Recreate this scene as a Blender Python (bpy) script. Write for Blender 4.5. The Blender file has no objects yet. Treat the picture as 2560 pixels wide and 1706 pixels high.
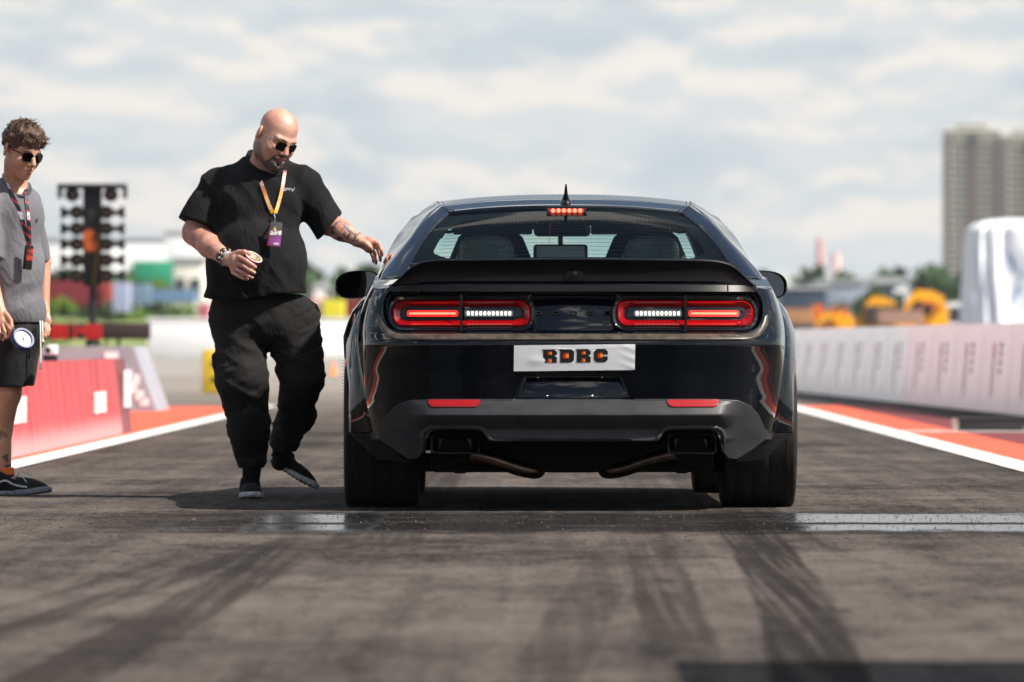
import bpy, bmesh, math, random
import numpy as np
from mathutils import Vector, Matrix
random.seed(7)
rng = np.random.default_rng(11)
SC = bpy.context.scene
COL = SC.collection
R = math.radians

# ------------------------------------------------------------------ camera
FPX, VPX, VPY, CAMZ = 17330.0, 1358.0, 856.0, 0.735
cam_d = bpy.data.cameras.new("camera")
cam = bpy.data.objects.new("camera", cam_d)
COL.objects.link(cam)
SC.camera = cam
cam.location = (0, 0, CAMZ)
cam.rotation_euler = (R(90), 0, 0)
cam_d.sensor_width = 36.0
cam_d.lens = 36.0 * FPX / 2560.0
cam_d.shift_x = (1280.0 - VPX) / 2560.0
cam_d.shift_y = (VPY - 853.0) / 2560.0
cam_d.clip_start = 0.5
cam_d.clip_end = 20000
cam_d.dof.use_dof = True
cam_d.dof.focus_distance = 30.8
cam_d.dof.aperture_fstop = 4.8
cam_d.dof.aperture_blades = 9

# ------------------------------------------------------------------ sun, sky, exposure
SUNV = Vector((0.89, -0.42, 1.0)).normalized()
sun_d = bpy.data.lights.new("sun", 'SUN')
sun_d.energy = 5.0
sun_d.angle = R(0.5)
sun_d.color = (1.0, 0.93, 0.84)
sun = bpy.data.objects.new("sun", sun_d)
COL.objects.link(sun)
sun.rotation_euler = SUNV.to_track_quat('Z', 'Y').to_euler()
SC.view_settings.view_transform = 'Standard'
SC.view_settings.look = 'None'
SC.view_settings.exposure = 0.74
SC.view_settings.gamma = 1.0

# node expressions -----------------------------------------------------------
class E:
    def __init__(s, t, k): s.t = t; s.k = k
    def _m(s, op, *o):
        n = s.t.nodes.new('ShaderNodeMath'); n.operation = op
        for i, v in enumerate((s,) + o):
            if isinstance(v, E): s.t.links.new(v.k, n.inputs[i])
            else: n.inputs[i].default_value = v
        return E(s.t, n.outputs[0])
    def __add__(s, o): return s._m('ADD', o)
    __radd__ = __add__
    def __sub__(s, o): return s._m('SUBTRACT', o)
    def __rsub__(s, o): return (s * -1.0) + o
    def __mul__(s, o): return s._m('MULTIPLY', o)
    __rmul__ = __mul__
    def __truediv__(s, o): return s._m('DIVIDE', o)
    def abs(s): return s._m('ABSOLUTE')
    def pow(s, o): return s._m('POWER', o)
    def min(s, o): return s._m('MINIMUM', o)
    def max(s, o): return s._m('MAXIMUM', o)
    def sin(s): return s._m('SINE')
    def frac(s): return s._m('FRACT')
    def floor(s): return s._m('FLOOR')
    def ss(s, a, b):                       # smoothstep from a (0) to b (1)
        n = s.t.nodes.new('ShaderNodeMapRange'); n.interpolation_type = 'SMOOTHSTEP'
        flip = a > b
        if flip: a, b = b, a
        s.t.links.new(s.k, n.inputs[0])
        n.inputs[1].default_value = a; n.inputs[2].default_value = b
        n.inputs[3].default_value = 1.0 if flip else 0.0
        n.inputs[4].default_value = 0.0 if flip else 1.0
        return E(s.t, n.outputs[0])

def comb(t, x, y, z):
    n = t.nodes.new('ShaderNodeCombineXYZ')
    for i, v in enumerate((x, y, z)):
        if isinstance(v, E): t.links.new(v.k, n.inputs[i])
        else: n.inputs[i].default_value = v
    return n.outputs[0]

def noise(t, vec, scale=1.0, detail=3.0, rough=0.5, dist=0.0, col=False):
    n = t.nodes.new('ShaderNodeTexNoise')
    t.links.new(vec, n.inputs['Vector'])
    n.inputs['Scale'].default_value = scale
    n.inputs['Detail'].default_value = detail
    n.inputs['Roughness'].default_value = rough
    n.inputs['Distortion'].default_value = dist
    return n.outputs['Color'] if col else E(t, n.outputs['Fac'])

def cmix(t, f, a, b, mode='MIX'):
    n = t.nodes.new('ShaderNodeMix'); n.data_type = 'RGBA'; n.blend_type = mode
    if isinstance(f, E): t.links.new(f.k, n.inputs[0])
    else: n.inputs[0].default_value = f
    for i, v in ((6, a), (7, b)):
        if isinstance(v, (tuple, list)): n.inputs[i].default_value = tuple(v)[:3] + (1,)
        else: t.links.new(v, n.inputs[i])
    return n.outputs[2]

def sepxyz(t, sock):
    n = t.nodes.new('ShaderNodeSeparateXYZ'); t.links.new(sock, n.inputs[0])
    return E(t, n.outputs[0]), E(t, n.outputs[1]), E(t, n.outputs[2])

# ------------------------------------------------------------------ world: sky with broken cloud
W = bpy.data.worlds.new("World"); SC.world = W; W.use_nodes = True
wt = W.node_tree
for n in list(wt.nodes): wt.nodes.remove(n)
wo = wt.nodes.new('ShaderNodeOutputWorld'); bg = wt.nodes.new('ShaderNodeBackground')
wt.links.new(bg.outputs[0], wo.inputs[0])
sky = wt.nodes.new('ShaderNodeTexSky'); sky.sky_type = 'NISHITA'; sky.sun_disc = False
sky.sun_elevation = math.asin(SUNV.z)
sky.sun_rotation = math.atan2(SUNV.x, SUNV.y)
sky.air_density = 1.0; sky.dust_density = 2.0; sky.ozone_density = 1.0
tc = wt.nodes.new('ShaderNodeTexCoord')
dx, dy, dz = sepxyz(wt, tc.outputs['Generated'])
# low clouds near the horizon: flat-bottomed rows, seen edge on
vlow = comb(wt, dx * 30.0, dy * 8.0, dz * 80.0)
vlow2 = comb(wt, dx * 80.0, dy * 11.0, dz * 150.0)
a1 = noise(wt, vlow, 1.0, 6.0, 0.56, 0.15)
a1b = noise(wt, comb(wt, dx * 30.0, dy * 8.0, (dz + 0.0027) * 80.0), 1.0, 6.0, 0.56, 0.15)
a2 = noise(wt, vlow2, 1.0, 4.0, 0.5, 0.2)
lowd = (a1 * 0.75 + a2 * 0.25)
# high clouds for what the paint and puddles mirror
zz = dz.max(0.02) + 0.12
vhi = comb(wt, dx / zz * 2.6, dy / zz * 2.6, 0.3)
h1 = noise(wt, vhi, 1.0, 6.0, 0.55, 0.3)
sel = dz.ss(0.07, 0.16)
band = dz.ss(0.0, 0.028)
lowc = (lowd + band * 0.08 - 0.02).ss(0.42, 0.60)
lit = (a1 - a1b) * 5.0 + 0.5                  # lit tops, greyer bases
puff = lit.ss(0.35, 0.90) * lowc
hic = h1.ss(0.50, 0.64)
base_low = cmix(wt, band, (6.5, 7.0, 7.2), (5.3, 6.0, 6.35))
c_low = cmix(wt, lowc * 0.86, base_low, (7.0, 7.2, 7.3))
c_low = cmix(wt, puff, c_low, (8.5, 8.0, 7.45))
mid = dz.ss(0.50, 0.15)
mid = dz.ss(0.34, 0.12)
c_hi = cmix(wt, mid * 0.7, sky.outputs[0], (4.2, 4.9, 5.4))
c_hi = cmix(wt, (hic + mid * 0.2).min(1.0) * 0.8, c_hi, (4.6, 4.7, 4.8))
c_hi = cmix(wt, h1.ss(0.56, 0.63) * dz.ss(0.10, 0.25), c_hi, (17.0, 16.5, 15.5))      # sunlit heads of cloud, high up
c_all = cmix(wt, sel, c_low, c_hi)
wt.links.new(c_all, bg.inputs[0])
bg.inputs[1].default_value = 0.067

# ------------------------------------------------------------------ helpers
def P(x, y, Y):
    """a point of the place from its bearing in the 2353 px view (x, y) and its distance Y"""
    return Vector(((x * 1.08797 - VPX) / FPX * Y, Y, CAMZ - (y * 1.08797 - VPY) / FPX * Y))

def lnk(name, me, parent=None, mats=(), smooth=True, loc=None):
    for m in mats: me.materials.append(m)
    o = bpy.data.objects.new(name, me); COL.objects.link(o)
    if parent is not None: o.parent = parent
    if loc is not None: o.location = loc
    if smooth: me.shade_smooth()
    return o

def auto(me, ang=35):
    me.shade_smooth()
    try:
        bm = bmesh.new(); bm.from_mesh(me)
        for e in bm.edges:
            if len(e.link_faces) == 2:
                e.smooth = e.calc_face_angle(0) < R(ang)
        bm.to_mesh(me); bm.free()
    except Exception: pass

def tag(o, label=None, cat=None, group=None, kind=None):
    if label: o['label'] = label
    if cat: o['category'] = cat
    if group: o['group'] = group
    if kind: o['kind'] = kind
    return o

def thing(name, label, cat, loc=(0, 0, 0), rz=0.0, group=None):
    o = bpy.data.objects.new(name, None); COL.objects.link(o)
    o.location = loc; o.rotation_euler = (0, 0, rz); o.empty_display_size = 0.2
    return tag(o, label, cat, group)

class MB:
    """collects simple shapes into one mesh"""
    def __init__(s): s.v = []; s.f = []; s.mi = []; s.cur = 0
    def add(s, vs, fs):
        b = len(s.v); s.v += [tuple(v) for v in vs]
        s.f += [tuple(i + b for i in f) for f in fs]; s.mi += [s.cur] * len(fs)
        return s
    def box(s, c, h, M=None, bev=0.0):
        bm = bmesh.new(); bmesh.ops.create_cube(bm, size=2.0)
        for v in bm.verts: v.co = Vector((v.co.x * h[0], v.co.y * h[1], v.co.z * h[2]))
        if bev > 0: bmesh.ops.bevel(bm, geom=list(bm.edges), offset=bev, segments=2, profile=0.5, affect='EDGES')
        T = M if M is not None else Matrix.Identity(3)
        bm.verts.index_update()
        s.add([T @ v.co + Vector(c) for v in bm.verts], [[v.index for v in f.verts] for f in bm.faces])
        bm.free(); return s
    def tube(s, pts, rad, n=10, caps=True):
        pts = [Vector(p) for p in pts]
        if not hasattr(rad, '__len__'): rad = [rad] * len(pts)
        vs = []; fs = []; prev = None
        for i, p in enumerate(pts):
            t = (pts[min(i + 1, len(pts) - 1)] - pts[max(i - 1, 0)]).normalized()
            if prev is None:
                a = Vector((0, 0, 1)) if abs(t.z) < 0.9 else Vector((1, 0, 0))
                u = t.cross(a).normalized()
            else:
                u = (prev - t * prev.dot(t)).normalized()
            prev = u; w = t.cross(u)
            for k in range(n):
                a = 2 * math.pi * k / n
                vs.append(p + (u * math.cos(a) + w * math.sin(a)) * rad[i])
        for i in range(len(pts) - 1):
            for k in range(n):
                k2 = (k + 1) % n
                fs.append((i * n + k, i * n + k2, (i + 1) * n + k2, (i + 1) * n + k))
        if caps:
            fs.append(tuple(range(n))[::-1]); fs.append(tuple((len(pts) - 1) * n + k for k in range(n)))
        return s.add(vs, fs)
    def lathe(s, prof, n=32, M=None, c=(0, 0, 0)):
        """profile of (radius, height) about local z, mapped by M then moved to c"""
        T = M if M is not None else Matrix.Identity(3); vs = []; fs = []
        for r, z in prof:
            for k in range(n):
                a = 2 * math.pi * k / n
                vs.append(T @ Vector((r * math.cos(a), r * math.sin(a), z)) + Vector(c))
        for i in range(len(prof) - 1):
            for k in range(n):
                k2 = (k + 1) % n
                fs.append((i * n + k, i * n + k2, (i + 1) * n + k2, (i + 1) * n + k))
        fs.append(tuple(range(n))[::-1]); fs.append(tuple((len(prof) - 1) * n + k for k in range(n)))
        return s.add(vs, fs)
    def prism(s, pts, d, M=None, c=(0, 0, 0)):
        """flat outline pts (u,v) thickened by d along local n; M maps (u,n,v)"""
        T = M if M is not None else Matrix.Identity(3); n = len(pts); C0 = Vector(c)
        vs = [T @ Vector((u, 0, v)) + C0 for u, v in pts] + [T @ Vector((u, d, v)) + C0 for u, v in pts]
        fs = [tuple(range(n)), tuple(range(2 * n - 1, n - 1, -1))]
        fs += [(i, i + n, (i + 1) % n + n, (i + 1) % n) for i in range(n)]
        return s.add(vs, fs)
    def build(s, name, mats, parent=None, ang=35, loc=None):
        me = bpy.data.meshes.new(name); me.from_pydata(s.v, [], s.f)
        ms = mats if isinstance(mats, (list, tuple)) else [mats]
        for m in ms: me.materials.append(m)
        me.polygons.foreach_set('material_index', s.mi)
        bm = bmesh.new(); bm.from_mesh(me); bmesh.ops.recalc_face_normals(bm, faces=list(bm.faces))
        for f in bm.faces: f.smooth = True
        for e in bm.edges:
            if len(e.link_faces) == 2: e.smooth = e.calc_face_angle(0) < R(ang)
        bm.to_mesh(me); bm.free()
        o = bpy.data.objects.new(name, me); COL.objects.link(o)
        if parent is not None: o.parent = parent
        if loc is not None: o.location = loc
        return o

def grid_mesh(name, G, mats, parent=None, ang=None, closed=False, flip=False):
    """G: array (n,m,3)"""
    G = np.asarray(G, float); n, m = G.shape[:2]
    idx = np.arange(n * m).reshape(n, m)
    if closed: idx = np.hstack([idx, idx[:, :1]])
    q = np.stack([idx[:-1, :-1], idx[1:, :-1], idx[1:, 1:], idx[:-1, 1:]], -1).reshape(-1, 4)
    if flip: q = q[:, ::-1]
    return np_mesh(name, G.reshape(-1, 3), q, mats, parent, ang)

def np_mesh(name, V, Q, mats, parent=None, ang=None, loc=None):
    me = bpy.data.meshes.new(name)
    me.vertices.add(len(V)); me.vertices.foreach_set('co', np.ascontiguousarray(V, np.float32).ravel())
    me.loops.add(Q.size); me.loops.foreach_set('vertex_index', np.ascontiguousarray(Q, np.int32).ravel())
    me.polygons.add(len(Q))
    me.polygons.foreach_set('loop_start', np.arange(len(Q), dtype=np.int32) * Q.shape[1])
    me.update(calc_edges=True); me.validate()
    ms = mats if isinstance(mats, (list, tuple)) else [mats]
    for m in ms: me.materials.append(m)
    me.shade_smooth()
    if ang: auto(me, ang)
    o = bpy.data.objects.new(name, me); COL.objects.link(o)
    if parent is not None: o.parent = parent
    if loc is not None: o.location = loc
    return o

def cr(pts, n):
    """Catmull-Rom resample of a list of points (any dimension)"""
    p = np.asarray(pts, float); k = len(p)
    if k == 2: t = np.linspace(0, 1, n)[:, None]; return p[0] * (1 - t) + p[1] * t
    u = np.linspace(0, k - 1, n); i = np.clip(np.floor(u).astype(int), 0, k - 2); f = (u - i)[:, None]
    q = np.vstack([2 * p[0] - p[1], p, 2 * p[-1] - p[-2]])
    a, b, c, d = q[i], q[i + 1], q[i + 2], q[i + 3]
    return 0.5 * ((2 * b) + (c - a) * f + (2 * a - 5 * b + 4 * c - d) * f ** 2 + (3 * b - a - 3 * c + d) * f ** 3)

def loft(curves, nu, nv):
    cs = [cr(c, nu) for c in curves]
    return np.stack([cr([c[i] for c in cs], nv) for i in range(nu)])       # (nu,nv,3)

# ------------------------------------------------------------------ materials
def mat(name, col=(0.5, 0.5, 0.5), rough=0.5, metal=0.0, spec=0.5, fn=None, **kw):
    m = bpy.data.materials.new(name); m.use_nodes = True; t = m.node_tree
    b = t.nodes['Principled BSDF']
    b.inputs['Base Color'].default_value = tuple(col)[:3] + (1,)
    b.inputs['Roughness'].default_value = rough; b.inputs['Metallic'].default_value = metal
    b.inputs['Specular IOR Level'].default_value = spec
    for k, v in kw.items():
        k = k.replace('_', ' ')
        b.inputs[k].default_value = v
    if fn:
        tcn = t.nodes.new('ShaderNodeTexCoord')
        fn(t, b, tcn.outputs['Object'])
    return m

def bump(t, b, h, strength=0.3, dist=0.01):
    n = t.nodes.new('ShaderNodeBump'); n.inputs['Strength'].default_value = strength
    n.inputs['Distance'].default_value = dist
    t.links.new(h.k, n.inputs['Height']); t.links.new(n.outputs[0], b.inputs['Normal'])

def vary(c1, c2, scale=8.0, detail=4, bs=0.0, bd=0.005, st=(1, 1, 1), lo=0.35, hi=0.65, bscale=None):
    def fn(t, b, oc):
        x, y, z = sepxyz(t, oc); v = comb(t, x * st[0], y * st[1], z * st[2])
        n = noise(t, v, scale, detail)
        t.links.new(cmix(t, n.ss(lo, hi), c1, c2), b.inputs['Base Color'])
        if bs: bump(t, b, noise(t, v, bscale or scale * 4, 4), bs, bd)
    return fn

M = {}
def paintfn(t, b, oc):
    x, y, z = sepxyz(t, oc)
    n = noise(t, oc, 260.0, 2, 0.5); low = z.ss(0.75, 0.35)
    d = n.ss(0.74, 0.80) * (low * 0.6 + 0.12)
    sm = noise(t, oc, 5.0, 5, 0.6).ss(0.45, 0.75) * low * 0.022
    t.links.new(cmix(t, d + sm, (0.0012, 0.0022, 0.0040), (0.20, 0.17, 0.14)), b.inputs['Base Color'])
    t.links.new((d * 0.6 + noise(t, oc, 9.0, 4).ss(0.4, 0.7) * 0.04 * low + 0.022).k, b.inputs['Roughness'])
M['paint'] = mat('black_paint', (0.0012, 0.0022, 0.0040), 0.025, 0, 0.5, fn=paintfn)
M['satin'] = mat('satin_black', (0.004, 0.004, 0.005), 0.38, spec=0.22, fn=vary((0.003, 0.003, 0.004), (0.005, 0.005, 0.006), 30))
M['valance'] = mat('grey_plastic', (0.03, 0.03, 0.032), 0.45, spec=0.35, fn=vary((0.021, 0.022, 0.025), (0.029, 0.030, 0.034), 14, 5))
M['dusty'] = mat('dusty_trim', (0.06, 0.05, 0.042), 0.38, fn=vary((0.035, 0.030, 0.024), (0.075, 0.062, 0.050), 26, 6, 0.15, 0.002))
M['gloss_black'] = mat('gloss_black', (0.004, 0.004, 0.005), 0.06, Coat_Weight=0.5)
M['rubber'] = mat('rubber', (0.012, 0.012, 0.012), 0.75, spec=0.25, fn=vary((0.009, 0.009, 0.009), (0.02, 0.018, 0.017), 20, 5, 0.2, 0.002, (8, 1, 1)))
M['dark'] = mat('underside_black', (0.005, 0.005, 0.005), 0.8, spec=0.1)
M['red_lens'] = mat('red_lens', (0.22, 0.002, 0.004), 0.12, Coat_Weight=0.6)
M['red_deep'] = mat('red_lens_deep', (0.17, 0.003, 0.004), 0.15, Coat_Weight=0.5)
M['chrome'] = mat('chrome', (0.6, 0.6, 0.6), 0.15, 1.0)
M['pipe'] = mat('exhaust_steel', (0.16, 0.11, 0.09), 0.3, 1.0, fn=vary((0.07, 0.05, 0.042), (0.16, 0.11, 0.085), 12))
M['alu'] = mat('dull_aluminium', (0.09, 0.09, 0.09), 0.5, 0.8)
M['leather'] = mat('black_leather', (0.018, 0.019, 0.02), 0.3, fn=vary((0.25, 0.27, 0.265), (0.32, 0.34, 0.33), 40, 4, 0.25, 0.002))
M['white'] = mat('white_print', (0.8, 0.8, 0.8), 0.6)
M['blk'] = mat('matt_black', (0.008, 0.008, 0.009), 0.6)

def emis(name, col, st, rough=0.4):
    m = mat(name, tuple(c * 0.5 for c in col), rough)
    b = m.node_tree.nodes['Principled BSDF']
    b.inputs['Emission Color'].default_value = tuple(col) + (1,); b.inputs['Emission Strength'].default_value = st
    return m
M['led_red'] = emis('lit_red', (1.0, 0.015, 0.006), 0.75)
M['led_core'] = emis('lit_red_core', (1.0, 0.16, 0.09), 1.9)
M['led_white'] = emis('lit_white', (1.0, 0.93, 0.75), 1.0)
M['led_board'] = emis('board_led', (1.0, 0.008, 0.005), 0.75)

def glass(name, tint, refl=1.0):
    m = bpy.data.materials.new(name); m.use_nodes = True; t = m.node_tree
    for n in list(t.nodes): t.nodes.remove(n)
    o = t.nodes.new('ShaderNodeOutputMaterial'); mx = t.nodes.new('ShaderNodeMixShader')
    tr = t.nodes.new('ShaderNodeBsdfTransparent'); gl = t.nodes.new('ShaderNodeBsdfGlossy')
    lw = t.nodes.new('ShaderNodeLayerWeight'); fr_ = E(t, lw.outputs['Facing']).pow(5.0) * 0.96 + 0.04
    tr.inputs[0].default_value = tint + (1,); gl.inputs[0].default_value = (refl, refl, refl, 1); gl.inputs['Roughness'].default_value = 0.01
    t.links.new(fr_.k, mx.inputs[0]); t.links.new(tr.outputs[0], mx.inputs[1]); t.links.new(gl.outputs[0], mx.inputs[2])
    t.links.new(mx.outputs[0], o.inputs[0]); return m
M['glass_rear'] = glass('rear_glass', (0.84, 1.0, 0.965), 0.14)
M['glass'] = glass('side_glass', (0.84, 1.0, 0.965), 0.5)
M['glass_dark'] = glass('sunglass_lens', (0.05, 0.04, 0.04))

# ------------------------------------------------------------------ ground, track, markings
def asphalt(t, b, oc):
    x, y, z = sepxyz(t, oc)
    big = noise(t, comb(t, x * 0.5, y * 0.35, 0.0), 1.0, 5, 0.6)
    streak = noise(t, comb(t, x * 2.3, y * 1.0, 2.0), 1.0, 6, 0.66)          # patches
    along = noise(t, comb(t, x * 7.0, y * 0.10, 5.0), 1.0, 5, 0.6, 0.3)      # rubber laid along it
    along2 = noise(t, comb(t, x * 22.0, y * 0.16, 9.0), 1.0, 4, 0.6)
    grain = noise(t, comb(t, x, y, 0.0), 120.0, 4, 0.7)
    grain2 = noise(t, comb(t, x, y, 4.0), 34.0, 4, 0.6)
    lane = (x.abs()).ss(3.3, 2.6)
    fine1 = noise(t, comb(t, x * 10.0, y * 2.6, 11.0), 1.0, 5, 0.75)
    fine2 = noise(t, comb(t, x * 38.0, y * 8.0, 13.0), 1.0, 4, 0.75)
    v = big * 0.26 + streak * 0.22 + along * 0.14 + fine1 * 0.20 + fine2 * 0.18
    near = y.ss(27.0, 20.0)
    c = cmix(t, (v + near * 0.012).ss(0.405, 0.60), (0.024, 0.0217, 0.0202), (0.122, 0.104, 0.0905))
    c = cmix(t, fine1.ss(0.43, 0.33) * 0.65, c, (0.020, 0.0185, 0.0175))
    c = cmix(t, fine2.ss(0.57, 0.70) * 0.38, c, (0.20, 0.17, 0.145))
    c = cmix(t, fine2.ss(0.42, 0.32) * 0.6, c, (0.014, 0.013, 0.0125))
    # tyre marks: (x at Y=15, slope, curve, half width, strength)
    warp = (noise(t, comb(t, x * 1.5, y * 0.5, 0.0), 1.0, 3) - 0.5) * 0.05
    marks = None
    for x0, k, q, w, s, y0, y1 in ((-1.07, 0.021, 0.0, 0.115, 0.75, 8, 26), (-1.50, 0.052, 0.0, 0.07, 0.7, 8, 27),
                           (-1.70, 0.052, 0.0, 0.03, 0.5, 8, 25), (-0.01, 0.030, 0.0, 0.10, 0.45, 8, 27),
                           (0.335, 0.004, 0.0, 0.10, 0.7, 16.5, 27), (0.60, 0.028, -0.0010, 0.12, 0.95, 8, 30),
                           (-0.62, 0.0, 0.0, 0.19, 0.55, 25, 70), (0.86, 0.0, 0.0, 0.19, 0.6, 25, 70), (0.5, 0.0, 0.0, 0.12, 0.4, 33, 110), (-1.9, 0.004, 0.0, 0.14, 0.35, 33, 110)):
        yy = y - 15.0
        d = (x - (yy * k + yy * yy * q + x0) + warp).abs()
        m = d.ss(w * 1.05, w * 0.8) * y.ss(y0 - 1.0, y0 + 1.0) * y.ss(y1 + 2, y1 - 4) * s
        marks = m if marks is None else marks.max(m)
    marks = marks * (along2.ss(0.36, 0.55) * 0.6 + 0.4) * (grain2.ss(0.30, 0.5) * 0.35 + 0.65) * (streak.ss(0.3, 0.5) * 0.35 + 0.65)
    c = cmix(t, marks * 0.95, c, (0.018, 0.0168, 0.0165))
    # the strip of water and rubber behind the car
    edge = (noise(t, comb(t, x * 3.0, y * 3.0, 7.0), 1.0, 6, 0.75) - 0.5) * 1.9
    yw = y + edge
    strip = yw.ss(26.7, 27.15) * yw.ss(30.0, 29.5) * (x + edge).ss(-1.75, -1.05)
    midband = (1.0 - (y + edge * 0.2 - 28.1).abs().ss(0.20, 0.06) * 0.9)
    specks = noise(t, comb(t, x * 46.0, y * 15.0, 1.0), 1.0, 5, 0.78)
    thick = noise(t, comb(t, x * 1.6, y * 1.4, 3.0), 1.0, 3, 0.6)
    left = x.ss(-0.1, 1.2)
    where = x.ss(0.85, 1.25).max((x + 0.93).abs().ss(0.34, 0.16) * 0.9).max((thick - 0.30) * 0.9).min(1.0)
    wetm = strip * midband * (specks + where * 0.16).ss(0.47, 0.56) * (where + (thick - 0.5) * 0.9).ss(0.18, 0.50)
    damp = yw.ss(26.2, 27.1) * yw.ss(30.4, 29.5) * (x + edge * 0.6).ss(-2.3, -1.0)
    c = cmix(t, damp * 0.85, c, (0.009, 0.009, 0.0095))
    c = cmix(t, (grain.ss(0.62, 0.75) * 0.28), c, (0.16, 0.14, 0.125))
    c = cmix(t, (grain.ss(0.40, 0.28) * 0.5), c, (0.012, 0.012, 0.012))
    # saw-cut joints and drips
    jd = (y - 47.5 - x * 0.3).abs().ss(0.05, 0.02).max((y - 17.6 - x * 1.1).abs().ss(0.14, 0.03) * x.ss(-0.1, -0.5) * 0.9)
    c = cmix(t, jd * 0.7, c, (0.02, 0.019, 0.018))
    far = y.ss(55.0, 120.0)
    c = cmix(t, far * 0.75, c, (0.30, 0.265, 0.235))  # grazing sheen of the far asphalt, mixed into its colour
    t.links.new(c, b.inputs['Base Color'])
    rg = (1.0 + damp * 0.1) * 0.86
    mixr = rg * (1.0 - wetm) + wetm * 0.17
    t.links.new(mixr.k, b.inputs['Roughness'])
    t.links.new((wetm * 0.5 + 0.05 - damp * 0.04 - marks * 0.04).max(0.0).k, b.inputs['Specular IOR Level'])
    h = (grain * 0.6 + grain2 * 0.6) * (1.0 - wetm * 0.97)
    bump(t, b, h, 0.55, 0.006)
M['asphalt'] = mat('asphalt', fn=asphalt)

def sheet(name, x0, x1, y0, y1, z, m, nx=1, ny=1, skew=None):
    xs = np.linspace(x0, x1, nx + 1); ys = np.linspace(y0, y1, ny + 1)
    G = np.array([[(x, y, z) for y in ys] for x in xs], float)
    if skew is not None: G[..., 0] += skew(G[..., 1])
    o = grid_mesh(name, G, m, flip=True); return tag(o, kind='structure')

M['soil'] = mat('dry_ground', fn=vary((0.16, 0.15, 0.12), (0.09, 0.11, 0.05), 0.02, 5))
sheet('ground', -6000, 6000, -2000, 14000, -0.006, M['soil'])
sheet('track', -60, 60, -90, 330, 0.0, M['asphalt'])
def worn(c1, c2, c3):
    def fn(t, b, oc):
        x, y, z = sepxyz(t, oc)
        n = noise(t, comb(t, x * 3.0, y * 0.7, 0.0), 1.0, 6, 0.65); g = noise(t, comb(t, x, y, 0.0), 45.0, 4, 0.7)
        c = cmix(t, n.ss(0.35, 0.65), c1, c2); c = cmix(t, g.ss(0.62, 0.8) * 0.6, c, c3)
        t.links.new(c, b.inputs['Base Color'])
    return fn
M['line'] = mat('white_line_paint', rough=0.7, fn=worn((0.80, 0.79, 0.76), (0.66, 0.64, 0.60), (0.25, 0.23, 0.21)))
M['redpaint'] = mat('red_track_paint', rough=0.75, fn=worn((0.68, 0.105, 0.042), (0.58, 0.08, 0.036), (0.3, 0.07, 0.05)))
M['maroon'] = mat('maroon_track_strip', rough=0.75, fn=worn((0.17, 0.024, 0.024), (0.13, 0.02, 0.02), (0.2, 0.1, 0.09)))
M['apron'] = mat('pale_concrete', rough=0.85, fn=worn((0.30, 0.28, 0.25), (0.22, 0.205, 0.185), (0.12, 0.11, 0.1)))
sheet('white_line_left', -3.26, -3.05, -60, 80, 0.008, M['line'])
sheet('white_line_right', 2.70, 2.93, -60, 80, 0.008, M['line'])
sheet('red_paint_right', 2.93, 3.42, -60, 80, 0.004, M['redpaint'])
sheet('maroon_strip_right', 3.42, 3.95, 30, 80, 0.004, M['maroon'])  # darker red strip outside the bright red one
sheet('red_paint_left', -6.5, -3.26, 44, 79, 0.004, M['redpaint'])
sheet('red_paint_left', -3.72, -3.26, -60, 43.99, 0.004, M['redpaint'])
sheet('paint_joint', 2.93, 3.95, 56.4, 57.0, 0.008, M['line'])
sheet('apron', -60, 60, 150, 328, 0.004, M['apron'])

# rubber crumbs and grit along the wet strip
def crumbs():
    mb_v = []; mb_f = []
    for i in range(3800):
        if i < 2400:
            Y = rng.normal(28.4, 1.4); X = rng.uniform(-2.2, 2.3)
            s = rng.uniform(0.0016, 0.0045)
        else:
            Y = rng.uniform(15.0, 40.0); X = rng.uniform(-0.085, 0.08) * Y; s = rng.uniform(0.0014, 0.0045)
        b = len(mb_v)
        for k in range(4):
            d = rng.normal(size=3); d /= np.linalg.norm(d)
            mb_v.append((X + d[0] * s * 1.4, Y + d[1] * s * 1.4, max(0.0005, s * 0.6 + d[2] * s)))
        mb_f += [(b, b + 1, b + 2), (b, b + 2, b + 3), (b, b + 3, b + 1), (b + 1, b + 3, b + 2)]
    V = np.array(mb_v); F = np.array(mb_f)
    m = mat('rubber_crumbs', (0.03, 0.028, 0.026), 0.8, fn=vary((0.008, 0.008, 0.008), (0.13, 0.11, 0.09), 3.0, 2, lo=0.42, hi=0.7))
    o = np_mesh('rubber_crumbs', V, F, m); o.data.shade_flat()
    tag(o, 'loose rubber crumbs and grit scattered over the wet strip', 'grit', kind='stuff')
crumbs()
# ================================================================== background
def fol(name, c1, c2): return mat(name, rough=0.8, spec=0.2, fn=vary(c1, c2, 0.5, 4, lo=0.3, hi=0.7))
M['leaf'] = fol('leaves_dark', (0.022, 0.045, 0.016), (0.055, 0.10, 0.035))
M['leaf2'] = fol('leaves_bright', (0.07, 0.14, 0.02), (0.14, 0.25, 0.03))
M['bark'] = mat('bark', (0.07, 0.05, 0.04), 0.9)
M['grass'] = mat('bank_grass', rough=0.85, fn=vary((0.13, 0.19, 0.04), (0.22, 0.24, 0.08), 0.25, 5))
M['cream'] = mat('cream_cladding', (0.72, 0.70, 0.62), 0.6, fn=vary((0.70, 0.69, 0.62), (0.62, 0.60, 0.54), 0.06, 3))
M['whitewall'] = mat('white_cladding', (0.85, 0.86, 0.86), 0.55, fn=vary((0.85, 0.86, 0.87), (0.78, 0.79, 0.80), 0.05, 3))
M['green_panel'] = mat('green_panel', (0.02, 0.27, 0.15), 0.5)
M['crimson'] = mat('crimson_paint', (0.22, 0.02, 0.035), 0.5)
M['blue_pale'] = mat('pale_blue_paint', (0.20, 0.28, 0.42), 0.6)
M['yellow'] = mat('machine_yellow', (0.85, 0.38, 0.01), 0.45)
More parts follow.
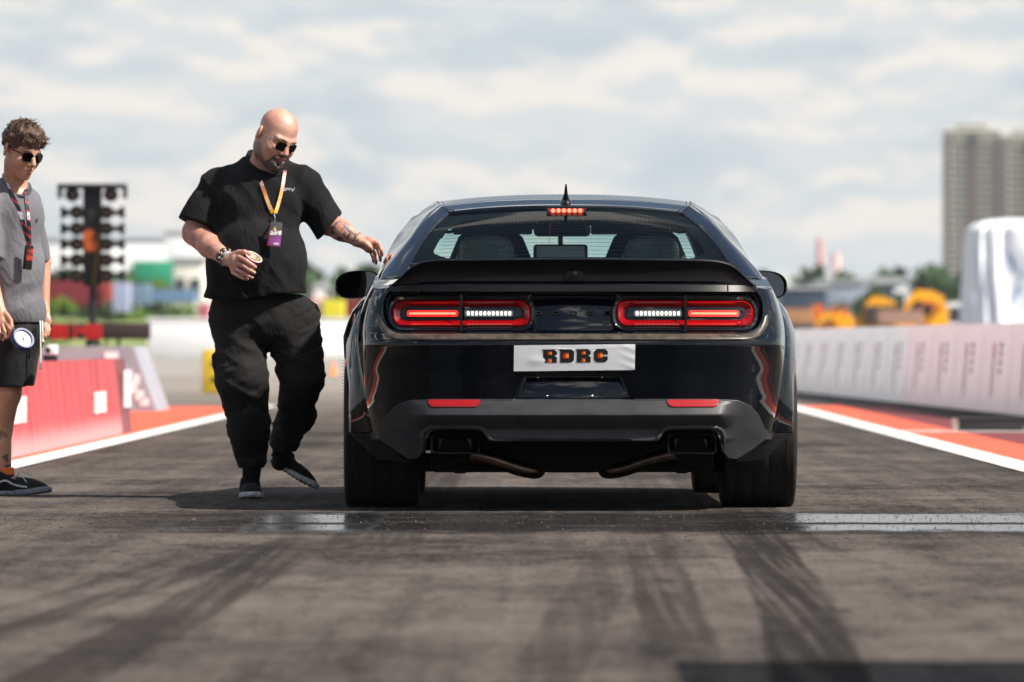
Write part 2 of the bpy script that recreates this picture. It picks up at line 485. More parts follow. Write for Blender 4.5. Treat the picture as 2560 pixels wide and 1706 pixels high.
M['yellow2'] = mat('block_yellow', (0.75, 0.50, 0.02), 0.6, fn=vary((0.78, 0.53, 0.02), (0.6, 0.4, 0.03), 6, 4))
M['orange'] = mat('orange_plastic', (0.85, 0.22, 0.02), 0.5)
M['win'] = mat('window_glass_dark', (0.03, 0.035, 0.04), 0.1)
M['greyblue'] = mat('grey_blue_cladding', (0.22, 0.26, 0.32), 0.6)
M['darkblue'] = mat('navy_paint', (0.03, 0.045, 0.08), 0.4)
M['greyv'] = mat('silver_paint', (0.42, 0.43, 0.45), 0.35)
M['conc'] = mat('concrete', (0.4, 0.38, 0.35), 0.8, fn=vary((0.42, 0.40, 0.36), (0.3, 0.29, 0.26), 2.0, 5))

def tree(X, Y, h, w, label, leaf='leaf', n=900, group=None, name='tree', cs=None, trunkh=0.25):
    t = thing(name, label, 'tree' if name == 'tree' else 'bush', (X, Y, 0), 0, group)
    mb = MB(); mb.tube([(0, 0, 0), (0.02 * h, 0, h * 0.35), (0, 0.02 * h, h * 0.75)], [h * 0.035, h * 0.026, h * 0.01], 8)
    for k in range(5):
        a = k * 1.3 + X; mb.tube([(0, 0, h * (0.25 + 0.07 * k)), (math.cos(a) * w * 0.3, math.sin(a) * w * 0.3, h * (0.5 + 0.07 * k))], [h * 0.014, h * 0.004], 6)
    mb.build('trunk', M['bark'], t)
    cl = [(rng.uniform(-.5, .5) * w, rng.uniform(-.5, .5) * w, h * rng.uniform(trunkh + 0.12, 0.86), w * rng.uniform(0.16, 0.30)) for _ in range(13)]
    cl.append((0, 0, h * 0.78, w * 0.24))
    V = []; F = []
    for i in range(n):
        c = cl[rng.integers(len(cl))]; d = rng.normal(size=3); d /= np.linalg.norm(d)
        r = c[3] * rng.uniform(0.55, 1.05); p = np.array(c[:3]) + d * r * np.array([1, 1, 0.85])
        p[2] = max(p[2], 0.02 * h)
        if p[2] > h: p[2] = h - rng.uniform(0, 0.05) * h
        s = (cs or w * 0.055) * rng.uniform(0.6, 1.5); u = rng.normal(size=3); u /= np.linalg.norm(u); v = np.cross(u, d); v /= (np.linalg.norm(v) + 1e-6)
        b = len(V); V += [p + u * s, p + v * s * 0.8, p - u * s, p - v * s * 0.8]; F.append((b, b + 1, b + 2, b + 3))
    np_mesh('crown', np.array(V), np.array(F), M[leaf], t)
    return t

def treeline(name, label, x0, x1, ytop, Y, step, h_var, leaf='leaf'):
    """far-off wood: thousands of leaf clumps through one long volume"""
    V = []; F = []; a = P(x0, 0, Y).x; b = P(x1, 0, Y).x
    H = P(0, ytop, Y).z; nn = int((b - a) / step)
    for i in range(nn):
        cx = a + (i + rng.uniform(-.4, .4)) * step; hh = H * (1 + rng.uniform(-h_var, h_var)); cy = Y + rng.uniform(0, 60); rr = step * rng.uniform(0.8, 1.6)
        for k in range(120):
            d = rng.normal(size=3); d /= np.linalg.norm(d)
            z = rng.uniform(0.0, 1.0); p = np.array([cx, cy, hh * z]) + d * np.array([rr, rr, rr * 0.25]) * rng.uniform(0.3, 1.0) * (1.05 - z ** 3)
            p[2] = min(max(p[2], 0.1), hh)
            s = step * 0.36 * rng.uniform(0.6, 1.4); u = rng.normal(size=3); u /= np.linalg.norm(u); v = np.cross(u, d); v /= (np.linalg.norm(v) + 1e-6)
            q = len(V); V += [p + u * s, p + v * s, p - u * s, p - v * s]; F.append((q, q + 1, q + 2, q + 3))
    o = np_mesh(name, np.array(V), np.array(F), M[leaf]); tag(o, label, 'woods', kind='stuff'); return o

def building(name, label, x0, x1, ytop, Y, depth, m, cat='building', win=None, rz=0, base=0):
    a, b = P(x0, ytop, Y), P(x1, ytop, Y); H = a.z
    t = thing(name, label, cat, ((a.x + b.x) / 2, Y, 0), rz)
    w = (b.x - a.x) / 2
    MB().box((0, depth / 2, H / 2), (w, depth / 2, H / 2), bev=0.1).build('wall', m, t)
    MB().box((0, depth / 2, H + 0.2), (w + 0.25, depth / 2 + 0.25, 0.2)).build('roof', M['greyv'], t)
    if win:
        cols, rows = win
        for i in range(cols):
            for j in range(rows):
                x = -w + (i + 0.5) * 2 * w / cols; z = H * (j + 0.6) / (rows + 0.3)
                o = MB().box((0, 0, 0), (w / cols * 0.55, 0.12, H / rows * 0.22), bev=0.02).build('window', M['win'], t); o.location = (x, -0.08, z)
    return t

# woods behind everything
treeline('wood', 'dark green far-off wood along the horizon', -700, 3000, 624, 1500, 6.0, 0.12)
treeline('wood', 'green wood standing nearer behind the left barriers and grass bank', -500, 1000, 622, 900, 5.0, 0.14)
tree(P(2135, 0, 900).x, 900, P(0, 598, 900).z, 9.5, 'tall round dark green tree just left of the residential tower', n=1500, trunkh=0.0)
tree(P(2075, 0, 960).x, 960, P(0, 622, 960).z, 6, 'small dark green tree beside the taller round tree', n=700, trunkh=0.0)
tree(P(118, 0, 300).x, 300, P(0, 672, 300).z, 1.6, 'bright green bush beside the grey shirted person', 'leaf2', n=900, name='bush', trunkh=-0.1)
tree(P(98, 0, 310).x, 310, P(0, 655, 310).z, 1.0, 'tall bright green bush half hidden behind the grey shirt', 'leaf2', n=600, name='bush', trunkh=-0.1)
tree(P(300, 0, 620).x, 620, P(0, 612, 620).z, 4.5, 'bright green tree below the left end of the green panel', 'leaf2', n=900, trunkh=0.0)
tree(P(365, 0, 610).x, 610, P(0, 640, 610).z, 4.0, 'low bright green tree under the green panel', 'leaf2', n=800, trunkh=-0.1)
tree(P(440, 0, 640).x, 640, P(0, 665, 640).z, 3.0, 'low green tree beside the cream building front', 'leaf2', n=600, trunkh=-0.1)
tree(P(150, 0, 600).x, 600, P(0, 605, 600).z, 5.5, 'green tree behind the crimson container', 'leaf', n=900, trunkh=-0.05)
tree(P(235, 0, 605).x, 605, P(0, 618, 605).z, 4.5, 'green tree behind the mast of the starting lights', 'leaf', n=800, trunkh=-0.05)
tree(P(2010, 0, 700).x, 700, P(0, 640, 700).z, 4.5, 'green tree above the yellow wheeled digger', 'leaf', n=700, trunkh=-0.05)
tree(P(1965, 0, 560).x, 560, P(0, 690, 560).z, 2.4, 'low green tree between the two yellow machines', 'leaf', n=500, trunkh=-0.1)

# white halls on the left
building('white_hall', 'long low white hall behind the starting lights', 60, 420, 552, 1000, 60, M['whitewall'], 'hall', (9, 1))
building('white_hall', 'taller end of the white hall behind the bald man', 380, 520, 536, 980, 15, M['whitewall'], 'hall', (3, 1))
building('cream_hall', 'cream building front to the right of the green panel', 398, 468, 600, 660, 20, M['cream'], 'building', (2, 2))
t = thing('green_panel', 'green panel raised above the low trees at left', 'panel', P(351, 0, 655).xy.to_3d())
a = P(304, 600, 655); b2 = P(398, 655, 655); wx = (b2.x - a.x) / 2; zc = (a.z + b2.z) / 2
MB().box((0, 0, zc), (wx, 0.15, (a.z - b2.z) / 2), bev=0.03).build('face', M['green_panel'], t)
for s in (-1, 1): MB().tube([(s * wx * 0.7, 0.3, 0), (s * wx * 0.7, 0.3, zc)], 0.15).build('post', M['greyv'], t)
# container, blue hoarding and grass bank
def container(x0, x1, y0, y1, Y, m, label, name='shipping_container'):
    a, b = P(x0, y0, Y), P(x1, y1, Y); w = (b.x - a.x) / 2; h = (a.z - b.z) / 2
    t = thing(name, label, 'container', ((a.x + b.x) / 2, Y, max(b.z, 0)))
    mb = MB(); mb.box((0, 1.2, h), (w, 1.2, h), bev=0.02)
    k = max(4, int(w / 0.15))
    for i in range(k): mb.box((-w + (i + 0.5) * 2 * w / k, -0.02, h), (w / k * 0.45, 0.03, h * 0.92))
    mb.build('wall', m, t)
    MB().box((0, 1.2, 2 * h + 0.03), (w + 0.03, 1.23, 0.03)).build('roof', m, t)
    return t
# grass bank: a long low mound the containers stand on
gx = np.linspace(-60, 14, 60); gy = np.linspace(330, 480, 20)
G = np.array([[(x, y, 2.35 * (1 - math.exp(-((y - 330) / 45.0))) * (1 - 1 / (1 + math.exp(-(x + 13.5) * 0.6))) + 0.25 * math.sin(x * 0.5) * (y - 330) / 150 - 0.02 - 0.0 * x) for y in gy] for x in gx])
tag(grid_mesh('grass_bank', G, M['grass'], flip=True), kind='structure')
container(112, 236, 646, 703, 470, M['crimson'], 'crimson container on the grass bank behind the starting lights')
container(238, 258, 652, 690, 468, mat('bright_red', (0.5, 0.05, 0.04), 0.5), 'small bright red box at the right end of the crimson container')
container(258, 296, 650, 718, 450, mat('lilac_paint', (0.40, 0.42, 0.62), 0.5), 'lilac and pale blue container beside the red box')
container(300, 345, 655, 700, 455, M['blue_pale'], 'blue container between the lilac container and the hoarding')
container(345, 450, 668, 694, 440, mat('blue_hoarding', (0.16, 0.26, 0.45), 0.6), 'long low blue hoarding on the grass bank', 'blue_hoarding')
container(455, 480, 700, 740, 345, mat('pink_paint', (0.55, 0.16, 0.22), 0.5), 'pinkish box at the left hip of the bald man')

# white wall across the end of the paddock
a, b2 = P(340, 737, 320), P(900, 737, 320)
t = thing('white_wall', 'long white wall across the far end of the apron at left', 'wall', ((a.x + b2.x) / 2, 320, 0))
MB().box((0, 0.3, a.z / 2 + 0.02), ((b2.x - a.x) / 2, 0.3, a.z / 2), bev=0.03).build('panel', M['whitewall'], t)
MB().box((0, 0.3, a.z + 0.07), ((b2.x - a.x) / 2 + 0.05, 0.36, 0.05)).build('coping', M['white'], t)
t = thing('dark_bush', 'dark green bush on top of the white wall', 'bush', P(370, 0, 324).xy.to_3d())
V = []; F = []
for i in range(260):
    p = np.array([rng.normal(0, 0.35), rng.normal(0, 0.3), abs(rng.normal(1.3, 0.42))]); u = rng.normal(size=3) * 0.09; v = rng.normal(size=3) * 0.09
    q = len(V); V += [p + u, p + v, p - u, p - v]; F.append((q, q + 1, q + 2, q + 3))
np_mesh('crown', np.array(V), np.array(F), M['leaf'], t); MB().tube([(0, 0, 0), (0, 0, 1.2)], 0.05).build('trunk', M['bark'], t)

# generic road vehicle, far off
def vehicle(x0, x1, ytop, Y, m, label, kind='car', side=True):
    a, b = P(x0, ytop, Y), P(x1, ytop, Y); L = (b.x - a.x); H = a.z
    t = thing('parked_' + kind, label, kind, ((a.x + b.x) / 2, Y, 0))
    if kind == 'van' or kind == 'truck':
        pr = [(-.5, .16), (-.5, .95), (.28, .97), (.38, .60), (.49, .50), (.5, .16)]
    else:
        pr = [(-.5, .22), (-.49, .60), (-.36, .66), (-.22, .98), (.12, 1.0), (.30, .66), (.48, .58), (.5, .22)]
    pts = [(u * L, v * H) for u, v in pr]
    MB().prism(pts, 1.8).build('body', m, t)
    w = [(u * L, v * H) for u, v in ([(-.40, .62), (-.40, .88), (.24, .88), (.31, .62)] if kind != 'car' else [(-.31, .68), (-.20, .93), (.10, .94), (.23, .68)])]
    MB().prism(w, 0.03, c=(0, -0.028, 0)).build('window', M['win'], t)
    for s in (-.3, .3):
        Mx = Matrix.Rotation(R(90), 3, 'X')
        MB().lathe([(0.05, -0.03), (H * 0.19, -0.03), (H * 0.21, 0.0), (H * 0.21, 0.22)], 20, Mx, (s * L, 0.12, H * 0.2)).build('wheel', M['rubber'], t)
    return t
# cluster between the bald man and the car
vehicle(700, 742, 660, 430, mat('dark_grey_paint', (0.07, 0.075, 0.08), 0.5), 'dark grey van behind the white wall between man and car', 'van')
vehicle(718, 768, 642, 470, M['greyv'], 'silver van behind the white wall between man and car', 'van')
container(742, 790, 690, 731, 400, mat('lemon', (0.75, 0.66, 0.05), 0.5), 'lemon yellow box under the left door mirror')
container(716, 744, 682, 731, 402, mat('pinkwhite', (0.85, 0.6, 0.62), 0.5), 'pale pink box beside the lemon yellow box')
container(790, 835, 690, 731, 404, M['crimson'], 'crimson box hidden mostly behind the black car')
container(722, 743, 670, 700, 404, M['whitewall'], 'white crate stacked on the pale pink box')
t = thing('traffic_cone', 'orange traffic cone on the pale apron between man and car', 'cone', P(765, 0, 156).xy.to_3d())
MB().lathe([(0.10, 0.02), (0.085, 0.04), (0.03, 0.27), (0.025, 0.28)], 20).build('cone_body', M['orange'], t)
MB().box((0, 0, 0.012), (0.14, 0.14, 0.012), bev=0.004).build('foot', M['orange'], t)

# ---- starting lights
YT = 85.0
t = thing('starting_lights', 'black drag strip starting light tree with rows of unlit lamps', 'starting lights', (P(212, 0, YT).x, YT, 0))
x0 = t.location.x
def TL(x, y): p = P(x, y, YT); return (p.x - x0, p.z)
def flames(tt, bb, oc):
    x, y, z = sepxyz(tt, oc); n = noise(tt, comb(tt, x * 9.0, 0.0, z * 3.0), 1.0, 3, 0.5, 0.6)
    m = (z - 1.93 - n * 0.1).abs().ss(0.17, 0.08) * (x + 0.03).abs().ss(0.13, 0.09) * n.ss(0.38, 0.5)
    st = (x - (z - 1.0) * 0.12 + 0.03).abs().ss(0.02, 0.008) * 0.35
    c = cmix(tt, m, (0.006, 0.006, 0.007), (0.62, 0.12, 0.02)); c = cmix(tt, st, c, (0.5, 0.36, 0.05))
    tt.links.new(c, bb.inputs['Base Color'])
M['treeprint'] = mat('light_tree_column', rough=0.5, fn=flames)
ax, az = TL(191, 432); bx, bz = TL(234, 658)
MB().box(((ax + bx) / 2, 0, (az + bz) / 2), ((bx - ax) / 2, 0.09, (az - bz) / 2), bev=0.02).build('column', M['treeprint'], t)
ax, az = TL(134, 423); bx, bz = TL(291, 434)
cp = MB().box(((ax + bx) / 2, 0, (az + bz) / 2), ((bx - ax) / 2, 0.2, 0.028), bev=0.012)
for s in (ax + 0.02, bx - 0.02): cp.box((s, 0, bz - 0.05), (0.02, 0.18, 0.07), bev=0.01)
cp.build('hood', M['blk'], t)
M['lampglass'] = mat('unlit_lamp_glass', (0.12, 0.09, 0.075), 0.15)
Mf = Matrix.Rotation(R(90), 3, 'X')          # z axis -> -y (towards the viewer)
def lamp(x, y, r):
    X, Z = TL(x, y)
    h = MB().lathe([(r * 0.6, -0.14), (r * 1.0, -0.06), (r * 1.08, 0.10), (r * 0.9, 0.10), (r * 0.86, 0.02)], 20, Mf, (X, -0.05, Z)).build('lamp', M['blk'], t)
    MB().lathe([(r * 0.85, 0.0), (r * 0.6, 0.03), (0.005, 0.045)], 20, Mf, (X, -0.07, Z)).build('lens', M['lampglass'], h)
for x in (168, 256): lamp(x, 448, 0.085)
for y in (489, 526, 562, 598, 634):
    for x in (183, 241): lamp(x - (5 if x < 212 else -5), y, 0.082)
    for sgn, xo in ((-1, 146), (1, 280)):
        X, Z = TL(xo, y); Xi, _ = TL(175 if sgn < 0 else 249, y)
        w = sgn * (X - Xi)
        hh = MB().prism([(Xi, Z + 0.03), (X - sgn * 0.045, Z + 0.032), (X, Z + 0.072), (X + sgn * 0.035, Z + 0.072), (X + sgn * 0.035, Z - 0.072), (X, Z - 0.072), (X - sgn * 0.045, Z - 0.032), (Xi, Z - 0.03)], 0.1, c=(0, -0.05, 0)).build('blind', M['blk'], t)
px_, pz_ = TL(213, 660)
MB().tube([(px_, 0, 0.2), (px_, 0, pz_ + 0.05)], 0.045).build('pole', M['blk'], t)
for a in (0, 120, 240):
    MB().tube([(px_ + 0.32 * math.sin(R(a + 60)), 0.32 * math.cos(R(a + 60)), 0.02), (px_, 0, 0.95)], 0.022, 8).build('leg', M['blk'], t)

# ---- scoreboard with red digits
a, b2 = P(104, 743, 84.2), P(345, 780, 84.2)
t = thing('scoreboard', 'long low scoreboard showing red lit dot digits', 'scoreboard', ((a.x + b2.x) / 2, 84.2, 0))
w = (b2.x - a.x) / 2; zc = (a.z + b2.z) / 2; hh = (a.z - b2.z) / 2
M['board'] = mat('board_black', (0.03, 0.015, 0.015), 0.5)
MB().box((0, 0.05, zc), (w, 0.05, hh), bev=0.008).build('case', M['board'], t)
DG = {'8': ['111', '101', '111', '101', '111'], '1': ['01', '01', '01', '01', '01'], 'M': ['111', '111', '101', '101', '111'], '.': ['0', '0', '0', '0', '1'], '6': ['111', '100', '111', '101', '111'], '7': ['111', '001', '001', '010', '010'], '-': ['00', '11', '11', '00', '00']}
cx = -w + 0.085; mb = MB(); dot = 0.0335
for ch in '88 1 -88':
    if ch == ' ': cx += 0.020; continue
    g = DG[ch]; mb = MB()
    for r_, row in enumerate(g):
        for c_, k in enumerate(row):
            if k == '1': mb.lathe([(0.0115, 0), (0.0115, 0.004), (0.004, 0.007)], 8, Mf, (cx + c_ * dot, -0.001, zc + hh * 0.66 - r_ * dot * 1.05))
    cx += dot * len(g[0]) + 0.010
    mb.build('digit', M['led_board'], t)
for s in (-0.1, 0.25): MB().tube([(s, 0.05, 0), (s, 0.05, zc - hh)], 0.02, 8).build('leg', M['blk'], t)
MB().tube([(-0.05, 0.05, zc - hh), (0.03, 0.05, 0.45), (0.11, 0.05, zc - hh)], 0.014, 8).build('brace', M['blk'], t)

# ---- barriers
def trap(mb, X, Y0, Y1, h, wt_, wb_):
    """long block with sloping sides, along Y"""
    pts = [(X - wb_, 0), (X - wt_, h), (X + wt_, h), (X + wb_, 0)]
    vs = [(x, Y0, z) for x, z in pts] + [(x, Y1, z) for x, z in pts]
    mb.add(vs, [(0, 1, 2, 3), (7, 6, 5, 4)] + [(i, i + 4, (i + 1) % 4 + 4, (i + 1) % 4) for i in range(4)])
def glyphs(mb, x, y, z, w, h, n, ax='y', th=0.004, sd=1):
    """a short run of bold capitals too far away to read, as strokes; ax: axis the word runs along"""
    r = random.Random(sd)
    for i in range(n):
        c = (i + 0.5) * w / n; lw = w / n * 0.60; st = min(lw * 0.22, h * 0.15)
        segs = [(c - lw / 2 + st / 2, 0, st / 2, h / 2), (c + lw / 2 - st / 2, 0, st / 2, h / 2)]
        for zz in r.sample([-h / 2 + st / 2, 0, h / 2 - st / 2], 2): segs.append((c, zz, lw / 2 - st, st / 2))
        for sx, sz, hw, hh_ in segs:
            if ax == 'y': mb.box((x, y + sx, z + sz), (th, hw, hh_))
            else: mb.box((x + sx, y, z + sz), (hw, th, hh_))
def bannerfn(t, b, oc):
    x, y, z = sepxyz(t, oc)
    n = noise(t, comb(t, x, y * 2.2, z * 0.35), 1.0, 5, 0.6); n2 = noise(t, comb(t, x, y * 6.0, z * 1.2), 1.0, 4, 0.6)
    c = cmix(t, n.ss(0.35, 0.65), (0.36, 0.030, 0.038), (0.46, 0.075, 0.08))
    c = cmix(t, (z + (n2 - 0.5) * 0.18).ss(0.20, 0.0) * 0.5, c, (0.72, 0.50, 0.50))       # haze shimmer and reflected light at the foot, painted in as a pale blend
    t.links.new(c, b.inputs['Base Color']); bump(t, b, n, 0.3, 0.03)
M['banner'] = mat('red_banner_pale_foot', rough=0.6, fn=bannerfn)
M['banner2'] = mat('dull_red_banner', (0.16, 0.04, 0.05), 0.6, fn=vary((0.15, 0.04, 0.05), (0.20, 0.06, 0.07), 2.0, 4))
t = thing('red_barrier', 'low red banner covered barrier beside the left white line', 'barrier', (-3.36, 49, 0))
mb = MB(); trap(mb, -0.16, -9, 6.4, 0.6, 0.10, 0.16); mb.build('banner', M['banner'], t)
mb = MB(); trap(mb, -0.16, 6.404, 7.6, 0.603, 0.103, 0.163); mb.build('end_banner', M['banner2'], t)
for y_, z_, w_, h_, n_, sd_ in ((2.9, 0.28, 1.4, 0.16, 5, 3), (6.55, 0.36, 0.95, 0.30, 4, 5), (-5.2, 0.3, 1.3, 0.17, 5, 9)):
    for i_ in range(n_):
        mb = MB(); glyphs(mb, 0.0, y_ + i_ * w_ / n_, z_, w_ / n_, h_, 1, sd=sd_ + i_)
        x0_ = min(v[0] for v in mb.v)
        o = mb.build('letter', M['white'], t)
M['greybanner'] = mat('grey_banner', rough=0.6, fn=vary((0.24, 0.27, 0.32), (0.30, 0.32, 0.36), 1.0, 4))
t = thing('grey_barrier', 'grey wedge ended barrier with white lettering behind the red barrier', 'barrier', (-5.2, 73.5, 0))
mb = MB(); mb.prism([(-1.6, 0), (-1.6, 0.69), (0.85, 0.69), (1.10, 0.0)], 2.5); mb.build('banner', M['greybanner'], t)
mb = MB()
for u, v, w_, h_ in ((0.62, 0.56, 0.07, 0.07), (0.68, 0.46, 0.09, 0.05), (0.74, 0.38, 0.10, 0.06), (0.86, 0.34, 0.06, 0.05), (0.84, 0.24, 0.05, 0.05), (0.92, 0.17, 0.045, 0.05), (0.97, 0.10, 0.045, 0.04), (0.60, 0.13, 0.06, 0.06)):
    mb.box((u, -0.004, v), (w_, 0.004, h_))
mb.build('lettering', M['white'], t)
t = thing('timing_camera', 'small white boxed timing camera on a black foot on the red barrier', 'camera', (-3.52, 49.5, 0.603))
MB().box((0, 0, 0.02), (0.05, 0.05, 0.02), bev=0.005).build('foot', M['blk'], t)
MB().box((0.015, 0, 0.078), (0.036, 0.05, 0.036), bev=0.008).build('body', M['white'], t)
MB().lathe([(0.02, 0), (0.02, 0.02), (0.015, 0.022)], 16, Mf, (-0.012, -0.05, 0.075)).build('lens', M['blk'], t)
# yellow block with lifting holes
p = P(465, 905, 99)
t = thing('yellow_block', 'yellow block with round holes behind the leg of the bald man', 'block', (p.x, 99, 0))
MB().box((0.27, 0.2, 0.315), (0.27, 0.2, 0.315), bev=0.03).build('body', M['yellow2'], t)
mb = MB()
for zz in (0.20, 0.44):
    for xx in (0.17, 0.40): mb.lathe([(0.045, 0.0), (0.045, 0.01), (0.02, 0.012)], 18, Mf, (xx, 0.004, zz))
mb.build('holes', M['blk'], t)
# right hand barrier: three-metre panels
def bx_(Y): return 6.534 - 0.03 * Y
M['panelw'] = mat('white_barrier_banner', rough=0.6, fn=vary((0.92, 0.91, 0.92), (0.85, 0.83, 0.85), 0.35, 4, 0.2, 0.03, (1, 0.4, 1), bscale=1.2))
M['panelp'] = mat('pinkish_barrier_banner', rough=0.6, fn=vary((0.93, 0.87, 0.885), (0.89, 0.82, 0.845), 0.35, 4, 0.2, 0.03, (1, 0.4, 1), bscale=1.2))
M['printg'] = mat('grey_print', (0.17, 0.19, 0.26), 0.6)
M['printr'] = mat('brick_print', (0.42, 0.12, 0.13), 0.6)
M['blackfoot'] = mat('barrier_foot', (0.03, 0.03, 0.03), 0.7)
for k_ in ('panelw', 'panelp'):          # thin printed vinyl: some of the sun on its far side comes through
    nt_ = M[k_].node_tree; pb = nt_.nodes['Principled BSDF']; ou = [n for n in nt_.nodes if n.type == 'OUTPUT_MATERIAL'][0]
    tr_ = nt_.nodes.new('ShaderNodeBsdfTranslucent'); ms_ = nt_.nodes.new('ShaderNodeMixShader'); ms_.inputs[0].default_value = 0.42
    nt_.links.new(pb.inputs['Base Color'].links[0].from_socket, tr_.inputs[0])
    nt_.links.new(pb.outputs[0], ms_.inputs[1]); nt_.links.new(tr_.outputs[0], ms_.inputs[2]); nt_.links.new(ms_.outputs[0], ou.inputs[0])
protos = {}
names = ['nearest', 'second', 'third', 'fourth', 'fifth', 'sixth', 'seventh', 'eighth', 'ninth', 'tenth', 'eleventh', 'twelfth', 'thirteenth', 'fourteenth', 'fifteenth', 'sixteenth', 'seventeenth', 'eighteenth', 'nineteenth', 'twentieth', 'twenty first', 'twenty second']
def barrier_panel(mp):
    root = thing('barrier_panel', 'x', 'barrier')
    mb = MB(); trap(mb, 0.15, 0.01, 3.03, 0.92, 0.07, 0.15)
    mb.v = [(x, y, z + 0.03 if z < 0.1 else z) for x, y, z in mb.v]
    mb.build('banner', mp, root)
    MB().box((0.15, 1.52, 0.016), (0.2, 1.49, 0.016)).build('foot', M['blackfoot'], root)
    mb = MB()
    for k, zz in enumerate((0.70, 0.62, 0.53, 0.44)): mb.box((0.02 + (0.92 - zz) * 0.085 * -1 + 0.06, 1.02, zz), (0.006, 0.10, 0.028), Matrix.Rotation(0.087, 3, 'Y'))
    mb.build('grey_lettering', M['printg'], root)
    mb = MB()
    for k, yy in enumerate((1.62, 1.72, 1.84)): mb.box((0.045, yy, 0.46), (0.006, 0.036, 0.27 - 0.03 * (k % 2)), Matrix.Rotation(0.087, 3, 'Y'))
    mb.build('brick_lettering', M['printr'], root)
    return root
def kids(o): return [c for c in bpy.data.objects if c.parent is o]
angp = math.atan(0.03)
for i in range(21):
    k = 'p' if i < 6 else 'w'
    if k not in protos: protos[k] = barrier_panel(M['panel' + k]); o = protos[k]
    else:
        o = protos[k].copy(); COL.objects.link(o)
        for c in kids(protos[k]):
            d = c.copy(); COL.objects.link(d); d.parent = o
    Y = 64.5 - 3.05 * 1 + i * 3.05
    o.location = (bx_(Y), Y, 0.004); o.rotation_euler = (0, 0, angp)
    tag(o, '%s %s barrier panel counted from the right edge along the track' % (names[i], 'pinkish' if k == 'p' else 'white'), 'barrier', 'barrier panels along the right side of the track')
a = P(2193, 993, 56.8)
t = thing('timing_box', 'low black timing box on the red strip by the right barrier', 'box', (a.x, 56.8, 0))
MB().box((0.30, 0.12, 0.058), (0.26, 0.12, 0.05), bev=0.008).build('body', M['blk'], t)
MB().box((0.012, 0.12, 0.06), (0.028, 0.11, 0.045), bev=0.006).build('end_cap', mat('pinkish_plastic', (0.4, 0.28, 0.25), 0.6), t)
MB().box((0.30, 0.12, 0.112), (0.27, 0.13, 0.004)).build('lid', mat('dusty_black', (0.05, 0.04, 0.04), 0.7), t)

# ---- towers
def towerfn(t, b, oc):
    x, y, z = sepxyz(t, oc)
    n = noise(t, oc, 0.2, 4)
    c = cmix(t, n.ss(0.3, 0.7), (0.25, 0.225, 0.175), (0.20, 0.18, 0.14))
    c = cmix(t, ((z / 3.0).frac() - 0.5).abs().ss(0.40, 0.46) * 0.5, c, (0.20, 0.17, 0.15))
    t.links.new(c, b.inputs['Base Color'])
M['tower'] = mat('beige_panels', rough=0.8, fn=towerfn)
M['towerb'] = mat('brown_panels', rough=0.8, fn=vary((0.10, 0.062, 0.052), (0.075, 0.048, 0.04), 0.2))
def tower(x0, x1, ytop, Y, label, cols=10):
    a, b = P(x0, ytop, Y), P(x1, ytop, Y); w = (b.x - a.x) / 2; H = a.z
    t = thing('tower_block', label, 'tower block', ((a.x + b.x) / 2, Y, 0))
    MB().box((0, 9, H / 2), (w, 9, H / 2)).build('wall', M['tower'], t)
    MB().box((0, 9, H + 1.2), (w * 0.55, 5, 1.4)).build('roof_house', M['tower'], t)
    MB().box((0, 9, H + 0.15), (w + 0.4, 9.4, 0.5)).build('parapet', M['cream'], t)
    fl = int(H / 3.0)
    for cx_, cw in ((-0.90, 0.10), (0.04, 0.15), (0.93, 0.07)):
        MB().box((cx_ * w, -0.35, H / 2 - 1.5), (cw * w, 0.35, H / 2 - 1.6)).build('brown_bay', M['towerb'], t)
    def rows_(name, mb, m, z0):
        o = mb.build(name, m, t); o.location = (0, 0, z0)
        for f in range(1, fl - 1):
            d = o.copy(); COL.objects.link(d); d.parent = t; d.location = (0, 0, z0 + f * 3)
    for cs in ((-0.66, -0.45, -0.24), (0.30, 0.50, 0.70)):
        mb = MB(); mb.box((sum(cs) / 3 * w, -0.04, 0), (w * 0.27, 0.06, 0.12))
        for c_ in cs: mb.box((c_ * w, -0.05, 0.35), (w * 0.075, 0.07, 0.75))
        rows_('window', mb, M['win'], 2.0)
    mb = MB(); mb.box((-0.78 * w, -0.5, 0), (w * 0.05, 0.5, 0.5)); rows_('balcony', mb, M['cream'], 1.0)
    MB().box((0.04 * w, -0.8, H - 3.4), (w * 0.11, 0.5, 2.4)).build('louvre', M['win'], t)
    return t
tower(2172, 2297, 300, 3000, 'beige and brown tower block, the whole one left of its twin')
tower(2303, 2428, 312, 3060, 'beige and brown tower block cut by the right edge of the frame')

# ---- red and white mast
t = thing('striped_mast', 'red and white striped mast on the horizon', 'mast', (P(1884, 0, 2000).x, 2000, 0))
Ht = P(0, 548, 2000).z
bands = 7
for k in range(bands):
    z0 = Ht * k / bands; z1 = Ht * (k + 1) / bands
    r0 = 2.1 - 1.3 * k / bands; r1 = 2.1 - 1.3 * (k + 1) / bands
    MB().lathe([(r0, z0), (r1, z1)], 16).build('band', mat('mast_red', (0.62, 0.30, 0.27), 0.7) if k in (bands - 1, bands - 2, 2) else M['whitewall'], t)
for x in (-4.3, 4.8):
    hh = Ht * (0.74 if x < 0 else 0.86)
    MB().tube([(x, 3, 0), (x, 3, hh)], [1.5, 1.2], 12).build('side_stack', mat('pale_pink', (0.75, 0.55, 0.53), 0.7), t)

